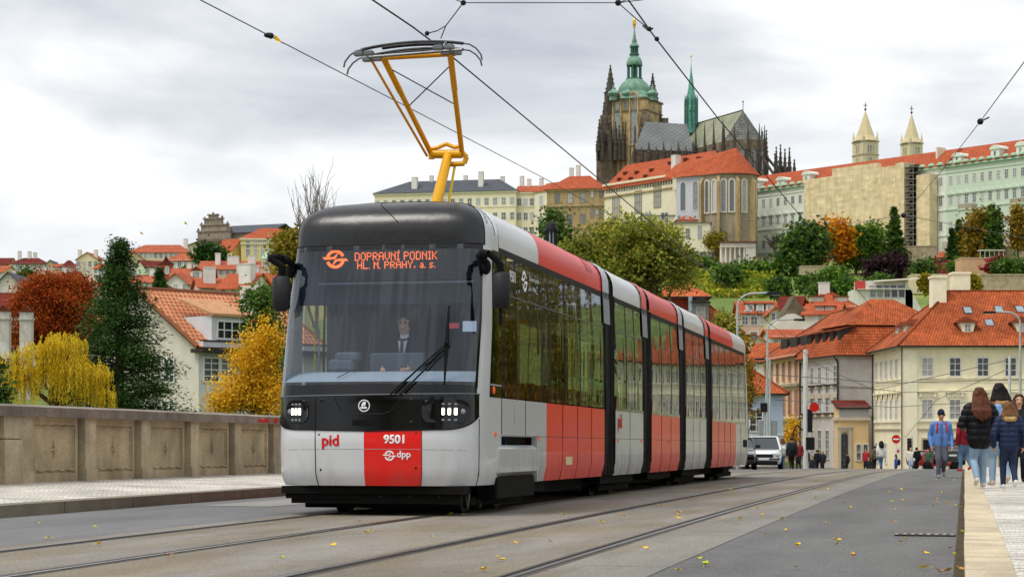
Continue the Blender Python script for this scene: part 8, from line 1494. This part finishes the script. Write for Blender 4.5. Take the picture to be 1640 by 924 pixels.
for px, py, mi in spots:
    p = ground_at(px, py)
    if p is None: continue
    o = O('fallen_leaf', rl.choice(LM[mi]), None, p + Vector((0, 0, .012 if px < 1538 else .17)), (rl.uniform(-.3, .3), rl.uniform(-.3, .3), rl.uniform(0, 6.3))); sc2 = rl.uniform(.35, .8) * (1 if p.y > 12 else .8); o.scale = (sc2, sc2, sc2); tag(o, names_[mi], 'leaf', 'fallen leaves on the roadway, ' + ('yellow', 'gold', 'green', 'brown')[mi])
for px, py, mi, Y, lab in ((296, 358, 2, 30, 'green leaf drifting in the air left of the tram dome'), (225, 374, 3, 34, 'greyish leaf drifting in the air over the hillside roofs'), (440, 64, 0, 36.4, 'yellow leaf caught on the feeder wire clamp')):
    o = O('drifting_leaf', LM[mi][0], None, at(px, py, Y), (1.2, .5, .7)); o.scale = (.6, .6, .6) if Y < 36 else (1.6, 1.6, 1.6); tag(o, lab, 'leaf')
# ============================================================ people
def capsules(segs, k=10):
    q = MB()
    for s in segs:
        a, b, r0, r1 = Vector(s[0]), Vector(s[1]), s[2], s[3]; q.ball(a, r0, n=k, k=max(6, k - 2)); 
        if (b - a).length > 1e-4: q.ball(b, r1, n=k, k=max(6, k - 2)); q.tube(a, b, r0, r1, k)
    return q
def skin(name, segs, mats, voxel, par, ripple=None):
    """grow ONE continuous surface round tapered bones, then colour it by the nearest bone"""
    me = capsules(segs, 12).mesh(name, [mats[0]]); o = bpy.data.objects.new(name, me); COL.objects.link(o); md = o.modifiers.new('r', 'REMESH'); md.mode = 'VOXEL'; md.voxel_size = voxel; ms = o.modifiers.new('s', 'SMOOTH'); ms.factor = .5; ms.iterations = 3
    bpy.context.view_layer.update(); dg = bpy.context.evaluated_depsgraph_get(); m2 = bpy.data.meshes.new_from_object(o.evaluated_get(dg)); bpy.data.objects.remove(o); bpy.data.meshes.remove(me)
    n = len(m2.vertices); co = np.empty(n * 3); m2.vertices.foreach_get('co', co); co = co.reshape(-1, 3)
    if ripple:
        z0, z1, per, amp, rmax = ripple; nr = np.empty(n * 3); m2.vertices.foreach_get('normal', nr); nr = nr.reshape(-1, 3); w = (co[:, 2] > z0) & (co[:, 2] < z1); f = np.abs(np.sin((co[:, 2] - z0) / per * pi)) ** .5 - .7; co = co + nr * (f * amp * w)[:, None]; m2.vertices.foreach_set('co', co.ravel())
    nf = len(m2.polygons); c = np.empty(nf * 3); m2.polygons.foreach_get('center', c); c = c.reshape(-1, 3); best = np.full(nf, 1e9); idx = np.zeros(nf, int)
    for s in segs:
        a, b = np.array(s[0], float), np.array(s[1], float); ab = b - a; L2 = max(ab @ ab, 1e-9); t = np.clip(((c - a) @ ab) / L2, 0, 1); d = np.linalg.norm(c - (a + t[:, None] * ab), axis=1) - (s[2] + (s[3] - s[2]) * t); w = d < best; best[w] = d[w]; idx[w] = s[4]
    m2.materials.clear()
    for m in mats: m2.materials.append(m)
    m2.polygons.foreach_set('material_index', idx.astype(np.int32)); m2.shade_smooth(); m2.update(); return O(name, m2, par)
CL = lambda n, c, r=.85, **k: M('cloth_' + n, c, r, .14, 5, **k)
SKIN = M('skin', 'c79a80', .55, .06, 4); HAIRB = M('hair_brown', '3e2a1c', .6, .3, 14); HAIRL = M('hair_light_brown', '6a4a2e', .6, .3, 14); HAIRK = M('hair_black', '1a1614', .6, .3, 14); SHOEW = M('shoe_white', 'd4d2ce', .6, .1); SHOEB = M('shoe_black', '17171a', .6, .1); LIP = M('lips', '9a5a50', .5, 0); EYE = M('eyes', '1c1614', .3, 0)
JEANL = CL('jeans_light', '8aa4bc'); JEAN = CL('jeans_blue', '5a7796'); JEAND = CL('jeans_navy', '28344c'); TRG = CL('trousers_grey', '5a5f6a'); TRK = CL('trousers_black', '1c1d20')
def person(label, px, Y, zf, h, face, top, leg, shoe, hair, bulk=1.0, stride=.10, flip=1, hem=.47, arms=((.145, .03, .46), (.145, -.02, .46)), elbow=((.15, -.03, .63), (.15, -.05, .63)), headturn=0.0, hairlen=.0, vox=.012, hat=None, ripple=None, face_on=True, sit=False, collar=None, group=None, hood=None, world=None, tie=None, hairback=.0):
    """bones in units of body height, +y forward; mats: 0 top 1 legs 2 shoes 3 skin 4 dark details 5 lips 6 collar"""
    T = thing('person', label, 'person', (xpx(px, Y), Y, zf), face, group)
    if world is not None: T.location = world
    B = []; v = lambda x, y, z: (x * h, y * h, z * h)
    def S(a, b, r0, r1, m): B.append((v(*a), v(*b), r0 * h, r1 * h, m))
    if not sit:
        for sg in (-1, 1):
            f = stride * (1 if sg * flip > 0 else -1); kn = (sg * .050, max(f, 0) * .9 + (.05 if f < 0 else .01) * (abs(stride) > .02), .275); an = (sg * .052, f * (.9 if f > 0 else 1.25), .05 + (.055 if f < 0 and abs(stride) > .05 else 0)); up = f < 0 and abs(stride) > .05
            S((sg * .046, 0, .50), kn, .060, .044, 1); S(kn, an, .043, .030, 1); toe = (an[0] + sg * .008, an[1] + .085, an[2] - (.075 if up else .028)) if not up else (an[0], an[1] + .055, an[2] - .065)
            S((an[0], an[1] - .018, an[2] - .022), toe, .026, .021, 2)
    else:
        for sg in (-1, 1): kn = (sg * .06, .24, .50); S((sg * .05, 0, .50), kn, .060, .046, 1); S(kn, (sg * .06, .23, .27), .044, .032, 1); S((sg * .06, .22, .25), (sg * .065, .31, .235), .027, .022, 2)
    b = bulk
    for sg in (-1, 1):
        S((sg * .040, 0, hem + .03), (sg * .042, 0, .62), .062 * b, .066 * b, 0); S((sg * .042, 0, .62), (sg * .052, .0, .735), .064 * b, .062 * b, 0); S((sg * .05, 0, .73), (sg * .095, -.004, .795), .058 * b, .040 * b, 0); S((0, .0, .79), (sg * .10, -.004, .800), .046 * b, .036 * b, 0)
        e = elbow[0 if sg < 0 else 1]; w = arms[0 if sg < 0 else 1]; ep = (sg * (e[0] + .012 * (b - 1)), e[1], e[2]); wp_ = (sg * w[0], w[1], w[2]); S((sg * .115, 0, .785), ep, .040 * b, .033 * b, 0); S(ep, wp_, .033 * b, .025 * b, 0)
        d = (Vector(wp_) - Vector(ep)).normalized(); pa = Vector(wp_) + d * .045; S(tuple(Vector(wp_) + d * .015), tuple(pa), .0155, .019, 3); side_ = Vector((sg, 0, 0)); fw = Vector((0, 1, 0)) if abs(d.y) < .7 else Vector((0, 0, 1))
        for k, ln_ in enumerate((.040, .046, .043, .034)): st = pa + fw * ((1.5 - k) * .0095); mid = st + d * ln_ * .55 + side_ * -.004; S(tuple(st), tuple(mid), .0068, .0062, 3); S(tuple(mid), tuple(mid + d * ln_ * .5 - side_ * .012), .0060, .0050, 3)
        tb = pa - d * .03 + fw * .017; S(tuple(tb), tuple(tb + fw * .018 + d * .022), .0075, .0062, 3)
    ct = Matrix.Rotation(headturn, 3, 'Z'); hp = lambda x, y, z: tuple(ct @ Vector((x, y, 0)) + Vector((0, .012, z)))
    S((0, .0, .80), (0, .010, .875), .034, .031, 6 if collar else 3); S(hp(0, .004, .893), hp(0, -.004, .948), .040, .0505, 3); S(hp(0, .016, .882), hp(0, .020, .915), .030, .036, 3); S(hp(0, .050, .925), hp(0, .060, .908), .0055, .0085, 3)
    for sg in (-1, 1): S(hp(sg * .050, -.004, .925), hp(sg * .051, -.002, .908), .009, .007, 3)
    if face_on:
        for sg in (-1, 1): S(hp(sg * .019, .0485, .932), hp(sg * .020, .0485, .932), .0042, .0042, 4); S(hp(sg * .012, .051, .944), hp(sg * .027, .046, .944), .0024, .0022, 4)
        S(hp(-.013, .052, .890), hp(.013, .052, .890), .0045, .0045, 5)
    mats = [top, leg, shoe, SKIN, EYE, LIP, collar or SKIN]
    skin('body', B, mats, vox, T, ripple)
    if hair is not None:
        Hs = [(v(*hp(0, -.010, .935)), v(*hp(0, -.014, .955)), .054 * h, .052 * h, 0), (v(*hp(-.03, -.02, .93)), v(*hp(.03, -.02, .93)), .042 * h, .042 * h, 0), (v(*hp(-.018, .004, .972)), v(*hp(.018, .004, .972)), .034 * h, .034 * h, 0), (v(*hp(-.046, .002, .955)), v(*hp(-.047, -.006, .93)), .018 * h, .02 * h, 0), (v(*hp(.046, .002, .955)), v(*hp(.047, -.006, .93)), .018 * h, .02 * h, 0)]
        if hairlen:
            for k in range(-3, 4): x = k * .014; Hs.append((v(*hp(x * 1.2, -.035 + abs(k) * .006, .94)), v(*hp(x * 2.0, -.060 - .01 * (b - 1) - hairback * .8 + abs(k) * .004, .90 - hairlen * .55)), .022 * h, .021 * h, 0)); Hs.append((v(*hp(x * 2.0, -.060 - .02 * (b - 1) - hairback + abs(k) * .004, .90 - hairlen * .55)), v(*hp(x * 1.7 + .006 * (k % 2), -.070 - .03 * (b - 1) - hairback, .90 - hairlen * (1 - .06 * abs(k)))), .021 * h, .008 * h, 0))
            if face_on:
                for sg in (-1, 1): Hs.append((v(*hp(sg * .050, .0, .93)), v(*hp(sg * .075, .02, .90 - hairlen * .8)), .022 * h, .018 * h, 0))
        skin('hair', Hs, [hair], vox, T)
    if hat is not None: skin('hat', [(v(*hp(0, -.006, .955)), v(*hp(0, -.008, .972)), .0565 * h, .050 * h, 0), (v(*hp(0, .01, .952)), v(*hp(0, .012, .956)), .052 * h, .05 * h, 0)], [hat], vox, T)
    if hood is not None: skin('hood', [(v(-.06, -.035, .82), v(.06, -.035, .82), .035 * h, .035 * h, 0), (v(-.055, -.03, .845), v(-.07, .03, .82), .024 * h, .02 * h, 0), (v(.055, -.03, .845), v(.07, .03, .82), .024 * h, .02 * h, 0), (v(-.045, -.06, .80), v(.045, -.06, .80), .03 * h, .03 * h, 0)], [hood], vox, T)
    return T, v, h
def backpack(T, v, h, mat, z0, z1, w, d, vox, y=-.10, strap=None):
    skin('backpack', [(v(-w, y - d * .3, z0), v(-w, y - d * .3, z1), .05 * h, .045 * h, 0), (v(w, y - d * .3, z0), v(w, y - d * .3, z1), .05 * h, .045 * h, 0), (v(0, y - d, z0 + .02), v(0, y - d, z1 - .05), .045 * h, .04 * h, 0)], [mat], vox, T)
def straps(T, v, h, mat, vox, x=.062, y=.068):
    for sg in (-1, 1): skin('backpack_strap', [(v(sg * x, -.02, .825), v(sg * x, y * .7, .80), .015 * h, .015 * h, 0), (v(sg * x, y * .7, .80), v(sg * x * 1.15, y, .70), .015 * h, .014 * h, 0), (v(sg * x * 1.15, y, .70), v(sg * x * 1.45, y * .4, .62), .014 * h, .012 * h, 0)], [mat], vox, T)
pav = lambda Y: zr(Y / .975) + .15
T, v, h = person('man in a light blue jacket, dark cap and sunglasses walking in the road', 1507, 54.0, zr(55.2), 1.84, pi, CL('jacket_blue', '5f86c4', .6), TRG, M('shoe_grey', '8c8c8e', .7, .1), None, 1.12, .07, 1, .47, arms=((.150, .06, .475), (.145, .02, .475)), elbow=((.155, -.03, .63), (.155, -.045, .63)), hat=CL('cap_navy', '22243a'), vox=.012)
straps(T, v, h, CL('strap_red', 'b8283c'), .012); q = MB(); q.bbox(-.056 * h, .052 * h, .922 * h, .056 * h, .066 * h, .942 * h, .006 * h); q.obj('sunglasses', DARK, T); backpack(T, v, h, CL('backpack_dark', '3a2a3a'), .60, .78, .05, .05, .018); MB().box(-.004, .072 * h, .50 * h, .004, .081 * h, .79 * h).obj('zip', DARK, T)
T, v, h = person('woman with long auburn hair in a black quilted jacket and pale jeans walking away', 1569, 33.4, pav(33.4), 1.68, 0, CL('puffer_black', '15161a', .5), JEANL, SHOEW, M('hair_auburn', '57301e', .5, .35, 16), 1.38, .085, 1, .44, arms=((.13, .14, .60), (.16, .03, .48)), elbow=((.175, .0, .63), (.18, -.03, .62)), hairlen=.24, vox=.011, ripple=(.45 * 1.68, .80 * 1.68, .115, .022, 0), face_on=False, hairback=.045)
T, v, h = person('person in a dark red jacket and blue jeans walking beside the woman in black', 1546, 57.0, pav(57), 1.72, .35, CL('jacket_dark_red', '8a1f2a', .7), JEAN, M('shoe_red', 'b03030', .6, .1), HAIRK, 1.2, .06, -1, .47, vox=.014, face_on=False)
backpack(T, v, h, CL('backpack_maroon', '6a1c26'), .60, .77, .05, .04, .018)
T, v, h = person('tall woman in a tan and brown coat with dark hair carrying a light blue rucksack', 1601, 35.0, pav(35), 1.80, .05, CL('coat_brown', '5a4030'), JEANL, M('shoe_tan', 'b8a898', .6, .1), HAIRK, 1.30, .07, -1, .50, hairlen=.10, vox=.012, face_on=False, hood=CL('hood_tan', 'a87a4e'))
backpack(T, v, h, CL('rucksack_blue', '7a9cc4'), .60, .76, .05, .05, .016)
T, v, h = person('girl in a navy quilted jacket with fur hood and dark jeans walking away', 1616, 32.6, pav(32.6), 1.42, -.05, CL('puffer_navy', '1f2a48', .5), JEAND, SHOEW, HAIRL, 1.28, .09, -1, .46, arms=((.17, .03, .50), (.165, .0, .50)), elbow=((.175, -.03, .64), (.175, -.03, .64)), hairlen=.10, vox=.010, ripple=(.47 * 1.42, .79 * 1.42, .085, .014, 0), face_on=False, hood=M('fur_beige', 'b0905e', .95, .35, 22, bump=.8, bscale=60))
T, v, h = person('woman with curly brown hair facing the camera behind the girl', 1632, 38.5, pav(38.5), 1.70, pi - .2, CL('coat_dark', '24262e'), TRK, SHOEB, HAIRB, 1.2, .03, 1, .46, hairlen=.20, vox=.012)
# people far off at the end of the bridge
far = [(1253, 704, 108, 1.72, 'greyish figure in a pale coat beside the white car', 'c0bdb4', JEAN, 'hair', HAIRL, .2), (1268, 703, 106, 1.76, 'dark dressed person with a backpack next to the pale coat figure', '30323a', TRK, 'bag', HAIRB, .1), (1279, 714, 118, 1.7, 'person in a dark red scarf behind the white mast', '7a2a2a', TRK, 0, HAIRB, 2.8), (1291, 727, 150, 1.7, 'person with a pink cap low behind the crest at the mast', '23242a', TRK, 'cap', HAIRK, 3), (1301, 730, 152, 1.7, 'dark coated person first right of the pink cap', '2c2a2e', TRK, 0, HAIRL, 2.6), (1309, 728, 154, 1.72, 'dark coated person in the middle of the waiting group', '1e2026', TRK, 0, HAIRB, .3), (1317, 731, 156, 1.68, 'fair haired person at the end of the waiting group', '2a2a30', TRK, 0, M('hair_blond', 'a88a5c', .6, .2, 12), 3), (1357, 724, 175, 1.75, 'dark figure in front of the arched doorway', '26262a', TRK, 0, HAIRK, 1), (1387, 727, 150, 1.74, 'person in a red jacket before the ochre annex', 'a02830', TRK, 0, HAIRK, 2.5), (1392, 731, 146, 1.65, 'dark person bending beside the red jacket', '24242a', JEAN, 0, HAIRB, 2), (1401, 722, 140, 1.72, 'person in an olive coat left of the white jacket', '5c5240', TRK, 0, HAIRB, .4), (1411, 713, 122, 1.72, 'woman in a white jacket with big dark hair', 'dcdad6', JEAN, 'big', HAIRK, .2), (1435, 727, 142, 1.74, 'person in a blue coat with a dark rucksack under the no entry sign', '3c4e94', JEAND, 'bag', HAIRB, 1.4), (1459, 727, 146, 1.7, 'person in a pale hooded coat by the traffic light', 'cfcdc8', JEANL, 0, M('hair_blond', 'a88a5c', .6, .2, 12), 2.9), (1468, 725, 146, 1.74, 'person in black right of the pale hooded coat', '18181c', TRK, 0, HAIRK, .2), (1487, 726, 150, 1.72, 'person in a green jacket by the dark opening', '3a5a44', TRK, 0, HAIRK, 2.4)]
for i, (px, ytop, Y, h, lab, c, lg, ex, hr, f) in enumerate(far):
    z = zpx(ytop, Y) - h; T, v, h = person(lab, px, Y, max(z, zr(Y / .975)) if z > zr(Y / .975) - .5 else z, h, f, CL('far_' + c, c), lg, SHOEB, hr, 1.2, .04 + .03 * (i % 2), 1, .47, vox=.03, face_on=False, hairlen=.1 if i % 3 == 0 else 0, group='people at the far end of the bridge')
    if ex == 'bag': backpack(T, v, h, CL('bag_dark', '22242c'), .58, .77, .05, .05, .035)
    if ex == 'big': skin('hair_volume', [(v(0, -.03, .93), v(0, -.05, .84), .09 * h, .1 * h, 0)], [HAIRK], .03, T)
    if ex == 'cap': skin('hat', [(v(0, 0, .96), v(0, .02, .965), .058 * h, .05 * h, 0)], [CL('cap_pink', 'c85a64')], .03, T)
# the driver at the controls
hd = tl(649, 523, y=1.5); sc_h = 1.80; base_l = Vector((hd.x, 1.5, hd.z - .925 * sc_h + .02)); wpos = TM @ base_l
T, v, h = person('driver in a dark suit, white shirt and tie sitting behind the windscreen', 0, 1, 0, sc_h, pi - TH, CL('suit_navy', '1c2030'), TRK, SHOEB, HAIRK, 1.12, 0, 1, .48, arms=((.10, .22, .60), (.10, .22, .60)), elbow=((.15, .05, .62), (.15, .05, .62)), sit=True, collar=CL('shirt_collar', 'e4e4e8'), vox=.011, world=wpos)
sh = MB(); sh.add([Vector(p) * h for p in ((-.035, .060, .815), (.035, .060, .815), (.012, .082, .69), (-.012, .082, .69), (0, .072, .80))], ((0, 4, 3), (4, 1, 2), (4, 2, 3))); sh.obj('shirt', CL('shirt_white', 'e8e8ec'), T); ti = MB(); ti.add([Vector(p) * h for p in ((-.010, .075, .812), (.010, .075, .812), (.014, .088, .72), (0, .089, .69), (-.014, .088, .72))], ((0, 4, 3, 2, 1),)); ti.obj('tie', CL('tie_navy', '1a2038'), T)
st = MB(); st.bbox(base_l.x - .24, 1.66, 1.25, base_l.x + .24, 1.78, 2.0, .05); st.bbox(base_l.x - .24, 1.3, base_l.z + .70, base_l.x + .24, 1.95, base_l.z + .80, .04); st.bbox(base_l.x - .1, 1.65, .5, base_l.x + .1, 1.8, base_l.z + .72, .03); st.obj('driver_seat', INTD, tram)
